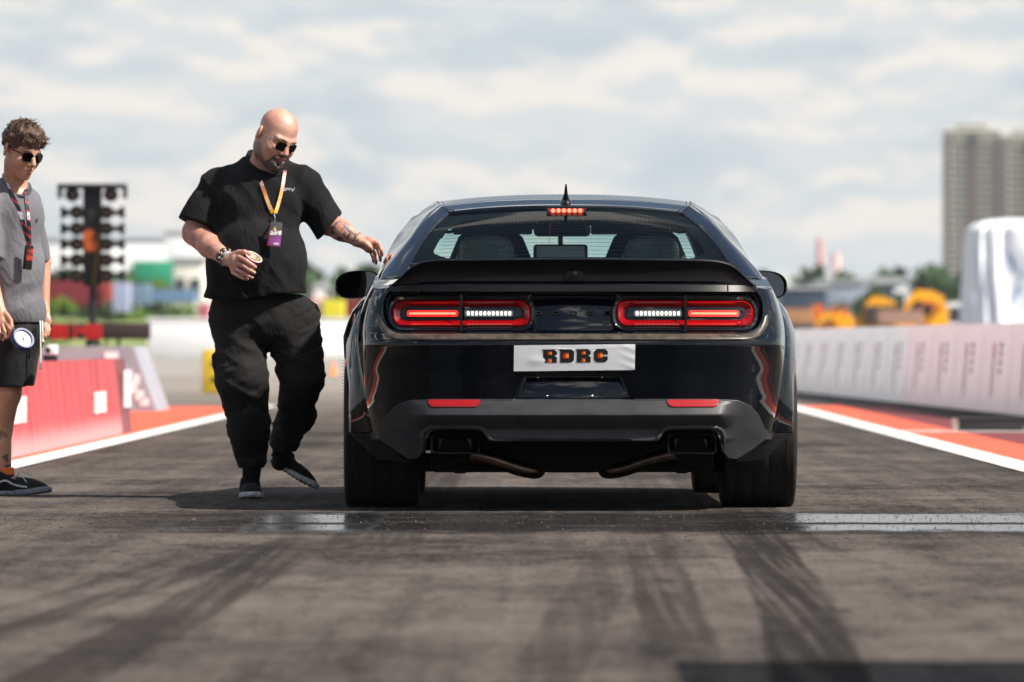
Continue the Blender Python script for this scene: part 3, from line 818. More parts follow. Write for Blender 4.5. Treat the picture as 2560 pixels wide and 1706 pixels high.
# ---- low buildings and vehicles by the right barrier
building('low_shed', 'dark blue low shed under the striped mast', 1795, 1900, 665, 800, 20, M['darkblue'], 'shed')
building('low_shed', 'grey blue low shed right of the striped mast', 1880, 1985, 652, 820, 20, M['greyblue'], 'shed', (4, 1))
building('low_shed', 'pale grey low shed behind the wheeled digger', 1985, 2090, 645, 840, 20, mat('pale_grey', (0.36, 0.39, 0.43), 0.6), 'shed', (4, 1))
building('low_shed', 'navy low shed between the digger and the round tree', 2010, 2065, 652, 780, 12, M['darkblue'], 'shed')
vehicle(1925, 1975, 712, 420, M['greyv'], 'silver car parked between the yellow machines', 'car')
vehicle(2175, 2235, 690, 330, M['whitewall'], 'white van parked at the foot of the tarpaulin', 'van')
vehicle(1805, 1850, 716, 400, mat('brownish', (0.16, 0.13, 0.10), 0.5), 'brown van beside the right door mirror', 'van')
vehicle(2055, 2085, 655, 700, M['whitewall'], 'white van above the boom of the digger', 'van')

def digger(x0, x1, ytop, Y, label, big=True):
    a, b = P(x0, ytop, Y), P(x1, ytop, Y); L = b.x - a.x; H = a.z
    t = thing('digger', label, 'digger', ((a.x + b.x) / 2, Y, 0))
    for s in ((-.12, .28) if big else (-.2, .25)):
        MB().lathe([(0.1, -0.05), (H * 0.17, -0.05), (H * 0.2, 0.03), (H * 0.2, 0.4)], 20, Mf, (s * L, 0.3, H * 0.2)).build('wheel', M['rubber'], t)
    MB().prism([(-.30 * L, H * .26), (-.32 * L, H * .52), (-.10 * L, H * .62), (.16 * L, H * .66), (.3 * L, H * .82), (.47 * L, H * .78), (.49 * L, H * .42), (.44 * L, H * .26)], 1.6).build('body', M['yellow'], t)
    cab = MB().prism([(.0 * L, H * .5), (.02 * L, H * .86), (.2 * L, H * .88), (.22 * L, H * .5)], 1.2, c=(0, 0.2, 0)).build('cab', M['orange'], t)
    MB().prism([(.02 * L, H * .55), (.035 * L, H * .82), (.18 * L, H * .83), (.2 * L, H * .55)], 0.04, c=(0, 0.155, 0)).build('window', M['win'], cab)
    th = (0.075 if big else 0.06) * H
    path = [(.40, .84), (.18, .93), (-.10, .95), (-.26, .82), (-.36, .60)] if big else [(.3, .62), (.05, .76), (-.25, .68), (-.42, .42)]
    up = [(u * L, v * H + th) for u, v in path]; dn = [(u * L, v * H - th) for u, v in path][::-1]
    MB().prism(up + dn, 0.35, c=(0, -0.4, 0)).build('boom', M['yellow'], t)
    u, v = path[-1]
    MB().prism([(u * L, v * H + 0.1 * H), (u * L + .05 * L, v * H - .02 * H), (u * L - .0 * L, v * H - .2 * H), (u * L - .13 * L, v * H - .18 * H), (u * L - .14 * L, v * H - .02 * H)], 0.9, c=(0, -0.6, 0)).build('bucket', M['yellow'], t)
    return t
digger(2055, 2182, 670, 300, 'yellow digger nearest the white tarpaulin, with a tall arched boom')
digger(1962, 2068, 684, 308, 'yellow digger in the middle of the row of yellow machines')
digger(1862, 1945, 692, 310, 'small yellow digger of the row, next to the orange box', False)
container(1800, 1868, 712, 745, 330, mat('tan_paint', (0.45, 0.24, 0.12), 0.6), 'tan box standing right beside the black car behind the barrier')
container(1868, 1892, 704, 742, 334, M['orange'], 'orange box between the tan box and the small digger')
container(1990, 2172, 706, 746, 306, mat('dark_brown_paint', (0.07, 0.05, 0.04), 0.7), 'dark brown container behind the two tallest yellow diggers')
digger(1905, 1962, 700, 316, 'low yellow digger in front of the brick red box', False)
container(1925, 1950, 706, 740, 326, mat('brick_paint', (0.35, 0.12, 0.05), 0.6), 'brick red box behind the low yellow digger')
container(2020, 2120, 716, 745, 296, mat('pinkish_brown', (0.42, 0.26, 0.20), 0.6), 'pinkish brown crate in front of the two tallest yellow diggers')

# ---- white tarpaulin over a tall stack
YT2 = 190.0
p0 = P(2224, 742, YT2); px1 = P(2470, 742, YT2).x; Ht = P(0, 500, YT2).z
t = thing('tarpaulin_stack', 'tall white tarpaulin draped over a stack beyond the right barrier', 'tarpaulin', ((p0.x + px1) / 2, YT2, 0))
w = (px1 - p0.x) / 2
def tarpf(tt, bb, oc):
    x, y, z = sepxyz(tt, oc); n = noise(tt, comb(tt, x * 3.2, y * 2.0, z * 0.45), 1.0, 4, 0.55, 0.3)
    pr = noise(tt, comb(tt, x * 7.0, 0.0, z * 2.2), 1.0, 3)
    m = (z - 2.4).abs().ss(1.0, 0.5) * pr.ss(0.47, 0.55) * x.ss(-0.75, -0.45)
    c = cmix(tt, n.ss(0.3, 0.7), (0.80, 0.83, 0.88), (0.74, 0.78, 0.86)); c = cmix(tt, m * 0.9, c, (0.20, 0.28, 0.45))
    tt.links.new(c, bb.inputs['Base Color'])
    bump(tt, bb, n, 0.6, 0.15)
M['tarp'] = mat('white_tarpaulin', rough=0.55, fn=tarpf)
na, nz = 160, 36; G = np.zeros((nz + 6, na, 3))
for j in range(nz + 6):
    for i in range(na):
        a = 2 * math.pi * i / na; ca, sa = math.cos(a), math.sin(a)
        if j < nz: f = j / (nz - 1); z = Ht * 0.93 * f; k = 1.0 - 0.10 * f ** 2
        else: q = (j - nz + 1) / 6.0; z = Ht * (0.93 + 0.07 * math.sin(q * math.pi / 2)); k = 0.90 * math.cos(q * math.pi / 2 * 0.999)
        fold = 1 + (0.045 * math.sin(a * 17 + 2.5 * math.sin(f * 3 + a)) + 0.03 * math.sin(a * 29 + 1 + 2 * f)) * (1.2 - 0.5 * f)
        ex = 0.45
        G[j, i] = (w * np.sign(ca) * abs(ca) ** ex * k * fold, 2.0 + 2.0 * np.sign(sa) * abs(sa) ** ex * k * fold, z)
grid_mesh('sheet', G, M['tarp'], t, closed=True)
mb = MB()
for s in (-1, 1): mb.tube([(s * w * 0.9, -0.1, 0.05), (s * w * 0.9, 4.1, 0.05)], 0.05, 8)
mb.build('base_rail', M['blk'], t)

# ---- added unseen trailer, put in to cast the shadow across the lower right lane
t = thing('added_trailer', 'added dark box trailer, out of view, that shades the lane near the camera', 'trailer', (2.80, 14.3, 0))
MB().box((0, 0, 0.98), (1.1, 1.02, 0.62), bev=0.04).build('body', M['darkblue'], t)
MB().box((0, 0, 0.32), (1.0, 0.95, 0.04)).build('added_trailer_chassis', M['blk'], t)
for s in (-1, 1):
    MB().lathe([(0.08, -0.1), (0.3, -0.1), (0.32, -0.05), (0.32, 0.08), (0.3, 0.1)], 24, Matrix.Rotation(R(90), 3, 'Y'), (s * 0.95, 0, 0.32)).build('wheel', M['rubber'], t)
MB().tube([(0, -1.0, 0.34), (0, -1.9, 0.34), (0, -1.95, 0.02)], 0.03, 8).build('added_trailer_drawbar', M['blk'], t)
# ================================================================== the car (local: x right, y forward, z up, origin under rear axle)
CAR = thing('sports_car', 'black wide-body coupe seen from behind with its rear lamps lit', 'car', (0.118, 31.0, 0), R(0.8))
WN = 3.2; WD = 0.35
_wy = np.array([-1.1, -0.95, -0.5, 0.0, 0.5, 0.95, 1.5, 2.2, 2.95, 3.5, 3.95])
_wz = np.array([0.20, 0.45, 0.66, 0.79, 0.906, 0.975, 1.04])
_wt = np.array([
 [.800, .850, .872, .875, .862, .835, .800],
 [.815, .865, .885, .886, .870, .842, .805],
 [.860, .925, .945, .945, .920, .885, .850],
 [.880, .950, .972, .968, .935, .895, .865],
 [.880, .935, .955, .950, .925, .890, .860],
 [.880, .925, .940, .935, .910, .875, .840],
 [.880, .920, .935, .925, .900, .860, .820],
 [.880, .925, .945, .935, .900, .840, .790],
 [.890, .955, .970, .955, .910, .820, .760],
 [.850, .910, .930, .910, .850, .760, .700],
 [.800, .860, .880, .860, .800, .700, .640]])
_gy = np.linspace(-1.1, 3.95, 203); _gz = np.linspace(0.2, 1.04, 85)
_t1 = np.array([np.interp(_gy, _wy, _wt[:, j]) for j in range(7)]).T
_T = np.array([np.interp(_gz, _wz, r) for r in _t1])
for _ in range(10):
    _p = np.pad(_T, ((1, 1), (0, 0)), 'edge'); _T = (_p[:-2] + _p[1:-1] + _p[2:]) / 3
for _ in range(45):
    _p = np.pad(_T, ((0, 0), (1, 1)), 'reflect', reflect_type='odd'); _T = (_p[:, :-2] + _p[:, 1:-1] + _p[:, 2:]) / 3
def Wd(y, z):
    y = np.clip(y, -1.1, 3.949); z = np.clip(z, 0.2, 1.0399)
    u = (y + 1.1) / (5.05) * 202; v = (z - 0.2) / 0.84 * 84
    i = u.astype(int); j = v.astype(int); fu = u - i; fv = v - j
    return (_T[i, j] * (1 - fu) * (1 - fv) + _T[i + 1, j] * fu * (1 - fv) + _T[i, j + 1] * (1 - fu) * fv + _T[i + 1, j + 1] * fu * fv)
_yz = np.array([.20, .30, .318, .33, .36, .405, .42, .47, .48, .487, .60, .66, .725, .745, .775, .80, .93, .975, .99, 1.0, 1.04])
_yy = np.array([-.93, -.955, -.975, -.965, -.965, -1.01, -1.02, -.995, -.985, -.985, -1.005, -1.02, -1.035, -1.03, -.995, -.985, -.965, -.955, -.945, -.93, -.90])
_zs = np.linspace(.2, 1.04, 421); _ys = np.interp(_zs, _yz, _yy)
for _ in range(4):
    _p = np.pad(_ys, 1, 'edge'); _ys = (_p[:-2] + _p[1:-1] + _p[2:]) / 3
_yh = _ys.copy()
for _ in range(70):
    _p = np.pad(_yh, 1, 'edge'); _yh = (_p[:-2] + _p[1:-1] + _p[2:]) / 3
_kk = np.clip((_zs - .50) / .04, 0, 1) * np.clip((.715 - _zs) / .03, 0, 1); _ys = _ys * (1 - _kk) + _yh * _kk
_yf = np.interp(_zs, [.20, .30, .36, .42, .487], [-.93, -.95, -.965, -.976, -.985]); _yf = np.where(_zs < .487, _yf, _ys)
def sstep(a, b, x):
    t = np.clip((x - a) / (b - a), 0, 1); return t * t * (3 - 2 * t)
def yr(z, ax=0.0):
    k = sstep(.63, .73, np.abs(ax)); return np.interp(z, _zs, _ys) * (1 - k) + np.interp(z, _zs, _yf) * k
def sstep(a, b, x):
    t = np.clip((x - a) / (b - a), 0, 1); return t * t * (3 - 2 * t)
def rbox(x, z, cx, cz, hx, hz, r):
    qx = np.abs(x - cx) - hx + r; qz = np.abs(z - cz) - hz + r
    return np.hypot(np.maximum(qx, 0), np.maximum(qz, 0)) + np.minimum(np.maximum(qx, qz), 0) - r
def recess(x, z):
    d = 0.045 * sstep(0.003, -0.020, rbox(x, z, 0, .878, .828, .100, .085)) * sstep(1.0, 0.965, z)
    # tilted centre panel between the lamps
    pm = sstep(.19, .175, np.abs(x)) * sstep(.775, .79, z) * sstep(.945, .93, z)
    d = d * (1 - pm) + pm * (0.012 + (z - .78) * 0.30 + 0.010 * (x / .18) ** 2 + 1.2 * (z - .86) ** 2)
    hw = .212 + (.600 - z) / .115 * .048
    sd = np.maximum(np.maximum(np.abs(x) - hw, z - .600), .484 - z)
    d = d + sstep(0.0, -0.010, sd) * (0.012 + (z - .484) * 0.42 + 0.013 * (x / .22) ** 2 + 1.6 * (z - .54) ** 2)
    return d
# plan contour parameter table
th = np.linspace(0, math.pi / 2, 4000)
ta = np.sin(th) ** (2 / WN); tb = np.cos(th) ** (2 / WN)
_L = np.concatenate([[0], np.cumsum(np.hypot(np.diff(ta * .875), np.diff(tb * WD)))])
def corner_cols(n): s = np.linspace(0, _L[-1], n); return np.interp(s, _L, ta), np.interp(s, _L, tb)
def ysurf(x, z, inset=True):
    """rear face y at lateral x, height z"""
    x = np.asarray(x, float); z = np.asarray(z, float)
    w = Wd(np.full_like(x, -0.9), z); a = np.clip(np.abs(x) / w, 0, .9999)
    y = yr(z, x) + WD * (1 - (1 - a ** WN) ** (1 / WN))
    return y + (recess(x, z) if inset else 0)
def zv_of(x):   # lower edge of the paint over the rear
    ax = np.abs(x); return np.interp(ax, [0, .60, .71, .770, .81, .842, .9], [.487, .487, .481, .456, .414, .352, .335])
def zb_of(x):   # lower edge of the valance
    ax = np.abs(x); return np.interp(ax, [0, .345, .375, .395, .43, .60, .635, .655, .675, .71, .75, .80, .87], [.305, .305, .318, .345, .356, .356, .345, .31, .262, .230, .224, .262, .330])
A, B = corner_cols(300)                       # half of the rear, centre to flank
YF = np.linspace(0, 1, 190)[1:]
FA, FB = corner_cols(60)
def contour(t, zlo_f, zhi_f, off=0.0, rear_only=False):
    """one level of the half contour; z runs from lower boundary to upper boundary with t"""
    # rear
    xn = A * .87
    z = zlo_f(xn, None) * (1 - t) + zhi_f(xn, None) * t
    y0 = yr(z, xn); y = y0 + WD * (1 - B)
    w = Wd(y, z); wr = Wd(np.full_like(y, -0.9), z); k = sstep(.85, 1.0, A)
    x = A * (wr * (1 - k) + w * k)
    nfac = np.stack([A ** 3, -B], 1)
    y = y + recess(x, z) - off * B; x = x + off * A ** 3
    pts = [np.stack([x, y, z], 1)]
    if not rear_only:
        ys = y0[-1] + WD; yy = ys + (3.45 - ys) * YF
        z = zlo_f(None, yy) * (1 - t) + zhi_f(None, yy) * t
        pts.append(np.stack([Wd(yy, z) + off, yy, z], 1))
        xx = FA[::-1][1:]; bb = FB[::-1][1:]; y3 = 3.45 + 0.5 * bb
        z = zlo_f(None, y3) * (1 - t) + zhi_f(None, y3) * t
        pts.append(np.stack([xx * Wd(y3 * 0 + 3.45, z), y3 - (1 - t) * 0.02, z], 1))
    return np.vstack(pts)
def ztop(y): return np.interp(y, [-1.05, -.9, -.6, -.2, .3, .9, 1.4, 2.2, 3.0, 3.6, 3.95], [.985, .985, 1.0, 1.02, 1.035, 1.01, .985, .96, .94, .88, .80])
def ztop_r(x): return np.interp(np.abs(x), [0, .6, .75, .80, .86], [.997, .997, .990, .978, .965])
def zlo_body(x, y):
    if x is not None: return zv_of(x)
    return np.interp(y, [-.7, -.55, -.3, .3, .5, 2.5, 3.95], [.335, .33, .30, .24, .20, .19, .19])
def zhi_body(x, y):
    if x is not None: return ztop_r(x)
    return np.interp(y, [-.75, -.62], [.965, 1]) * 0 + np.where(y < -.3, np.interp(y, [-.65, -.3], [.965, 1.012]), ztop(y))
NT = 130
tt_ = np.linspace(0, 1, NT)
H = np.stack([contour(t, zlo_body, zhi_body) for t in tt_])            # (NT, n, 3) right half
full = np.concatenate([(H * [-1, 1, 1])[:, ::-1][:, :-1], H], 1)
V = full.reshape(-1, 3).copy(); n, m = full.shape[:2]
idx = np.arange(n * m).reshape(n, m)
Q = np.stack([idx[:-1, :-1], idx[:-1, 1:], idx[1:, 1:], idx[1:, :-1]], -1).reshape(-1, 4)
# wheel arches: drop faces inside, pull the rim on to the circle
for (cy, cz, rr) in ((0, .345, .405), (2.95, .335, .375)):
    side = np.abs(V[:, 0]) > .70
    d = np.hypot(V[:, 1] - cy, V[:, 2] - cz); ins = side & (d < rr)
    keep = ~(ins[Q].all(1)); Q = Q[keep]
    u = ins & np.isin(np.arange(len(V)), Q)
    s = rr / np.maximum(d[u], 1e-6); V[u, 1] = cy + (V[u, 1] - cy) * s; V[u, 2] = cz + (V[u, 2] - cz) * s
body = np_mesh('body', V, Q, M['paint'], CAR)
# deck and bonnet between the flank tops
ys_ = H[-1, :, 1]; xs_ = H[-1, :, 0]; zs_ = H[-1, :, 2]
rows = []
NU = 41; uu = np.linspace(-1, 1, NU)
K = 300
def deck_row(x, y, z, y0):
    crown = np.interp(y, [-.95, -.6, -.15, .3, 2.1, 3.0, 3.9], [.0, .025, .052, .06, .035, .06, .05])
    return np.stack([uu * x, np.full(NU, y), z + crown * (1 - np.abs(uu) ** 2.6)], 1)
# rear edge row follows the tail
D0 = np.stack([np.interp(np.abs(uu), np.linspace(0, 1, 50), np.interp(np.linspace(0, 1, 50) * xs_[K - 1], xs_[:K], xs_[:K])) * np.sign(uu), 0 * uu, 0 * uu], 1)
dr = []
for f in np.linspace(0, 1, 26):                                   # blend from the curved tail edge to a straight row
    yt = -.60; row = []
    for u_ in uu:
        x = u_ * (xs_[K - 1]); 
        xe = abs(x); j = np.searchsorted(xs_[:K], min(xe, xs_[K - 1] - 1e-5))
        ye = np.interp(xe, xs_[:K], ys_[:K]); ze = np.interp(xe, xs_[:K], zs_[:K])
        xt = u_ * float(np.interp(yt, ys_[K:K + 60], xs_[K:K + 60])); zt_ = float(np.interp(yt, ys_[K:K + 60], zs_[K:K + 60])) + 0.025 * (1 - abs(u_) ** 2.6)
        g = f ** 0.8
        row.append((x + (xt - x) * f, ye + (yt - ye) * f, ze + (zt_ - ze) * g + 0.012 * math.sin(math.pi * f) * (1 - abs(u_) ** 4)))
    dr.append(row)
for y in np.concatenate([np.linspace(-.58, .3, 20), np.linspace(.35, 3.93, 60)]):
    x = float(np.interp(y, ys_[K:], xs_[K:])); z = float(np.interp(y, ys_[K:], zs_[K:]))
    dr.append(deck_row(x, y, z, 0))
grid_mesh('deck', np.array([np.array(r) for r in dr]), M['paint'], CAR, flip=False)

# valance
def zlo_v(x, y): return zb_of(x)
def zhi_v(x, y): return zv_of(x) + 0.002
Hv = np.stack([contour(t, zlo_v, zhi_v, 0.004, True) for t in np.linspace(0, 1, 70)])
sel_c = Hv[0, :, 0] < .845
Hv = Hv[:, sel_c]
Hv0 = Hv[::3, np.argmin(np.abs(Hv[0, :, 0] - .755)), :] if False else np.stack([Hv[k, -1, :] for k in range(0, len(Hv), 3)])
Hin = Hv[:1].copy(); Hin[..., 1] += 0.10; Hin2 = Hv[-1:].copy(); Hin2[..., 1] += 0.02
Hv = np.concatenate([Hin, Hv, Hin2])
fv = np.concatenate([(Hv * [-1, 1, 1])[:, ::-1][:, :-1], Hv], 1)
grid_mesh('valance', fv, M['valance'], CAR, flip=True)
# side pieces of the valance that run on to the arches
for s in (-1, 1):
    ecol = np.stack([Hv0[k] for k in range(len(Hv0))]) * [s, 1, 1]; rows_c = []
    for k_ in range(len(ecol)):
        t_ = k_ / (len(ecol) - 1)                                   # 0 bottom, 1 top
        E_ = np.array([s * (.893 + .018 * t_), -.40 + .01 * t_, .305 + .034 * t_]); S_ = ecol[k_] * [1, 1, 1]; S_[2] = S_[2] * t_ + (S_[2] - .045) * (1 - t_) if False else S_[2]
        mid_ = (S_ + E_) / 2 + np.array([s * .006, -.008, 0])
        rows_c.append(cr([S_, mid_, E_], 12))
    G = np.array(rows_c)
    grid_mesh('valance_corner', G, M['valance'], CAR, flip=(s > 0))
# dusty trim line round the lamp recess
def rr_pts(cx, cz, hx, hz, r, n=14, part=None):
    out = []
    for (sx, sz, a0) in ((1, 1, 0), (-1, 1, 90), (-1, -1, 180), (1, -1, 270)):
        for k in range(n + 1):
            a = R(a0 + 90 * k / n); out.append((cx + sx * (hx - r) + r * math.cos(a), cz + sz * (hz - r) + r * math.sin(a)))
    return out
def dens(pts, d=0.012, closed=True):
    p = np.array(pts + ([pts[0]] if closed else [])); L = np.concatenate([[0], np.cumsum(np.hypot(*np.diff(p, axis=0).T))])
    n = max(8, int(L[-1] / d)); s = np.linspace(0, L[-1], n + 1)
    q = np.stack([np.interp(s, L, p[:, 0]), np.interp(s, L, p[:, 1])], 1)
    return q[:-1] if closed else q
def ring(name, steps, m, parent, cap=True, base=None, flip=False):
    """steps: list of (outline (n,2), offset); outlines share their count; offset is added to the smooth rear face"""
    G = []
    for o, off in steps:
        y = (ysurf(o[:, 0], o[:, 1], False) if base is None else base(o[:, 0], o[:, 1])) + off
        G.append(np.stack([o[:, 0], y, o[:, 1]], 1))
    n = len(G[0]); V = np.vstack(G); k = len(G)
    idx = np.arange(n * k).reshape(k, n); idc = np.hstack([idx, idx[:, :1]])
    Q = np.stack([idc[:-1, :-1], idc[:-1, 1:], idc[1:, 1:], idc[1:, :-1]], -1).reshape(-1, 4)
    if cap:
        # cap with a strip fan split by x so it follows the curve
        o = steps[-1][0]; c = len(V)
        nz = 5; lay = []
        cz = (o[:, 1].max() + o[:, 1].min()) / 2
        prev = idx[-1]
        for f in (0.66, 0.33, 0.02):
            oo = np.stack([o[:, 0], cz + (o[:, 1] - cz) * f], 1)
            y = (ysurf(oo[:, 0], oo[:, 1], False) if base is None else base(oo[:, 0], oo[:, 1])) + steps[-1][1]
            V = np.vstack([V, np.stack([oo[:, 0], y, oo[:, 1]], 1)]); cur = np.arange(len(V) - n, len(V))
            a = np.append(prev, prev[0]); b = np.append(cur, cur[0])
            Q = np.vstack([Q, np.stack([a[:-1], a[1:], b[1:], b[:-1]], -1)]); prev = cur
    if flip: Q = Q[:, ::-1]
    return np_mesh(name, V, Q, m, parent, 40)
arc = []
for k in range(61):                      # lower half outline, left to right
    pass
def half_outline(off):
    hx, hz, r = .828 + off, .100 + off, .085 + off; cz = .878; pts = [(-hx, .90)]
    for k in range(15):
        a = R(180 + 90 * k / 14); pts.append((-(hx - r) + r * math.cos(a), cz - (hz - r) + r * math.sin(a)))
    for k in range(15):
        a = R(270 + 90 * k / 14); pts.append(((hx - r) + r * math.cos(a), cz - (hz - r) + r * math.sin(a)))
    pts.append((hx, .90)); p = np.array(pts); L = np.concatenate([[0], np.cumsum(np.hypot(*np.diff(p, axis=0).T))]); s = np.linspace(0, L[-1], 260)
    return np.stack([np.interp(s, L, p[:, 0]), np.interp(s, L, p[:, 1])], 1)
G = []
for off, dy in ((-.004, .034), (.002, .006), (.010, -.006), (.022, -.012), (.032, -.010), (.037, 0.004)):
    o = half_outline(off); o[:, 0] = np.clip(o[:, 0], -.862, .862); G.append(np.stack([o[:, 0], ysurf(o[:, 0], o[:, 1], False) + dy, o[:, 1]], 1))
grid_mesh('trim_line', np.array(G), M['dusty'], CAR, flip=False)

# lamps
def lamp_unit(s):
    cx = s * .486
    t = tag(bpy.data.objects.new('tail_lamp', None)); COL.objects.link(t); t.parent = CAR
    bz = lambda x, z: ysurf(x, z, False) + 0.045
    n0 = 320
    def out(hx, hz, r, dx=0.0): return dens(rr_pts(cx + dx, .860, hx, hz, r), 2 * (hx + hz) / 100)[:0] if False else resamp(rr_pts(cx + dx, .860, hx, hz, r), n0)
    ring('bezel', [(out(.322, .078, .066), .004), (out(.322, .078, .066), -.028), (out(.316, .072, .060), -.036), (out(.305, .061, .050), -.030), (out(.300, .056, .046), -.018)], M['gloss_black'], t, cap=False, base=bz, flip=True)
    ring('red_surround', [(out(.300, .056, .046), -.020), (out(.292, .050, .040), -.026), (out(.286, .046, .037), -.020), (out(.256, .019, .017), .010)], M['red_lens'], t, cap=False, base=bz, flip=True)
    ring('bar_housing', [(out(.257, .020, .017), .008), (out(.255, .0185, .016), -.009), (out(.252, .0165, .014), -.010), (out(.250, .0155, .013), -.004)], M['gloss_black'], t, base=bz, flip=True)
    # lit outer bar and clear inner bar
    xo0, xo1 = (.500, .722); xi0, xi1 = (.262, .470)
    def bar(name, x0, x1, hz, m, off):
        o = resamp(rr_pts(s * (x0 + x1) / 2, .860, (x1 - x0) / 2, hz, hz * .7), 120)
        return ring(name, [(o, off + .004), (o, off)], m, t, base=bz, flip=True)
    lb = bar('light_bar', xo0, xo1, .0135, M['led_red'], -.012)
    bar('light_core', xo0 + .010, xo1 - .010, .0042, M['led_core'], -.0135).parent = lb
    bar('clear_bar', xi0, xi1, .0145, mat('clear_lens', (0.08, 0.10, 0.12), 0.08, Coat_Weight=0.8), -.012)
    for zz, mm in ((0, 0),):
        for k in range(11):
            x = s * (xi0 + .014 + k * (xi1 - xi0 - .028) / 10)
            o = resamp(rr_pts(x, .860, .0058, .0085, .003), 16)
            ring('lit_diode', [(o, -.0130), (o, -.0140)], M['led_white'], t, base=bz, flip=True)
    # split between wing and boot lid
    mb = MB(); zq = np.linspace(.782, .940, 9)
    G = np.array([[(s * .486 + d, float(ysurf(s * .486, z, False)) + .045 - .0395, z) for z in zq] for d in (-.0055, .0055)])
    grid_mesh('panel_gap', G, M['dark'], t)
    return t
def resamp(pts, n):
    p = np.array(list(pts) + [pts[0]]); L = np.concatenate([[0], np.cumsum(np.hypot(*np.diff(p, axis=0).T))])
    s = np.linspace(0, L[-1], n + 1)[:-1]
    return np.stack([np.interp(s, L, p[:, 0]), np.interp(s, L, p[:, 1])], 1)
for s in (-1, 1): lamp_unit(s)
# boot-lid shut lines and the satin band above the lamps
G = np.array([[(x, float(ysurf(x, z, False)) + o, z) for x in np.linspace(-.80, .80, 90)] for z, o in ((.944, .040), (.950, .010), (.955, -.001), (.983, -.001), (.988, .006))])
grid_mesh('lid_band', G, M['satin'], CAR, ang=30)
for s in (-1, 1):
    G = np.array([[(s * .672 + d, float(ysurf(s * .672, z, False)) - .0025, z) for z in np.linspace(.950, .990, 5)] for d in (-.0025, .0025)])
    grid_mesh('shut_line', G, M['dark'], CAR)
# DODGE lettering, spaced across the panel
LET = {'D': [[(0, 0), (0, 1), (.75, 1), (1, .75), (1, .25), (.75, 0)], [(.25, .22), (.65, .22), (.76, .33), (.76, .67), (.65, .78), (.25, .78)]],
       'O': [[(0, .2), (0, .8), (.2, 1), (.8, 1), (1, .8), (1, .2), (.8, 0), (.2, 0)], [(.24, .3), (.32, .22), (.68, .22), (.76, .3), (.76, .7), (.68, .78), (.32, .78), (.24, .7)]],
       'G': [[(0, .2), (0, .8), (.2, 1), (1, 1), (1, .78), (.3, .78), (.24, .7), (.24, .3), (.3, .22), (.76, .22), (.76, .4), (.5, .4), (.5, .58), (1, .58), (1, 0), (.2, 0)], None],
       'E': [[(0, 0), (0, 1), (1, 1), (1, .8), (.25, .8), (.25, .6), (.85, .6), (.85, .4), (.25, .4), (.25, .2), (1, .2), (1, 0)], None]}
bm = bmesh.new()
def poly_prism(bm, loops, f, d):
    """outline with optional hole, extruded by d along -y; f maps (u,v)->Vector"""
    from mathutils.geometry import tessellate_polygon
    vs = []; ls = []
    for L in loops:
        if L: ls.append([Vector((u, v, 0)) for u, v in L]); vs += L
    tri = tessellate_polygon(ls)
    A_ = [bm.verts.new(f(u, v)) for u, v in vs]; B_ = [bm.verts.new(f(u, v) + Vector((0, -d, 0))) for u, v in vs]
    for tr in tri:
        try: bm.faces.new([B_[i] for i in tr])
        except ValueError: pass
    k = 0
    for L in ls:
        n = len(L)
        for i in range(n):
            try: bm.faces.new((A_[k + i], A_[k + (i + 1) % n], B_[k + (i + 1) % n], B_[k + i]))
            except ValueError: pass
        k += n
xl = [-.150, -.077, -.001, .073, .146]
for ch, x in zip('DODGE', xl):
    f = lambda u, v, x=x: Vector((x + (u - .5) * .034, float(ysurf(x, .862 + (v - .5) * .016)) - 0.001, .862 + (v - .5) * .016))
    poly_prism(bm, LET[ch], f, .004)
bmesh.ops.recalc_face_normals(bm, faces=list(bm.faces))
me = bpy.data.meshes.new('badge_lettering'); bm.to_mesh(me); bm.free(); me.materials.append(M['dark'])
o = bpy.data.objects.new('badge_lettering', me); COL.objects.link(o); o.parent = CAR

# plate sticker with RDRC
rot = R(-0.6)
def stick(u, v):       # u,v metres from sticker centre
    x = .003 + u * math.cos(rot) + v * math.sin(-rot); z = .668 - u * math.sin(rot) * 1.0 + v
    return x, z
def sfn(t, b, oc):
    x, y, z = sepxyz(t, oc)
    n = noise(t, comb(t, x * 9.0, 0.0, z * 26.0), 1.0, 5, 0.55, 0.6); n2 = noise(t, comb(t, x * 3.0, 0.0, z * 5.0), 1.0, 2)
    bump(t, b, n.ss(0.52, 0.7) * n2.ss(0.50, 0.62), 0.3, 0.004)
M['sticker'] = mat('white_vinyl', (0.80, 0.81, 0.84), 0.35, fn=sfn)
us = np.linspace(-.262, .262, 60); vs_ = np.linspace(-.056, .056, 16)
G = []
for u in us:
    r_ = []
    for v in vs_:
        x, z = stick(u, v)
        fold = 0.0022 * math.exp(-((u + .16) ** 2 / .0012 + (v + .012) ** 2 / .0003)) + 0.0020 * max(0, math.sin(u * 60 + v * 160)) * sstep(.17, .25, np.array(u)) * 0.7
        r_.append((x, float(ysurf(x, z, False)) - .0025 - fold, z))
    G.append(r_)
st = grid_mesh('plate_sticker', np.array(G), M['sticker'], CAR, flip=True)
BL = {'R': [[(-.1, 1), (.78, 1), (1, .82), (1, .62), (.82, .51), (1, .40), (1, 0), (.60, 0), (.60, .3), (.38, .3), (.38, 0), (0, 0), (0, .86)], [(.38, .58), (.38, .72), (.62, .72), (.62, .58)]],
      'D': [[(-.1, 1), (.8, 1), (1, .82), (1, .18), (.8, 0), (0, 0), (0, .86)], [(.36, .34), (.36, .66), (.58, .66), (.58, .34)]],
      'C': [[(.2, 1), (.8, 1), (1, .8), (1, .57), (.58, .57), (.58, .68), (.4, .68), (.4, .32), (.58, .32), (.58, .45), (1, .45), (1, .18), (.8, 0), (.2, 0), (0, .2), (0, .8)], None]}
LW, LH = .060, .058
def smap(u, v, off):
    x, z = stick(u, v); return Vector((x, float(ysurf(x, z, False)) - off, z))
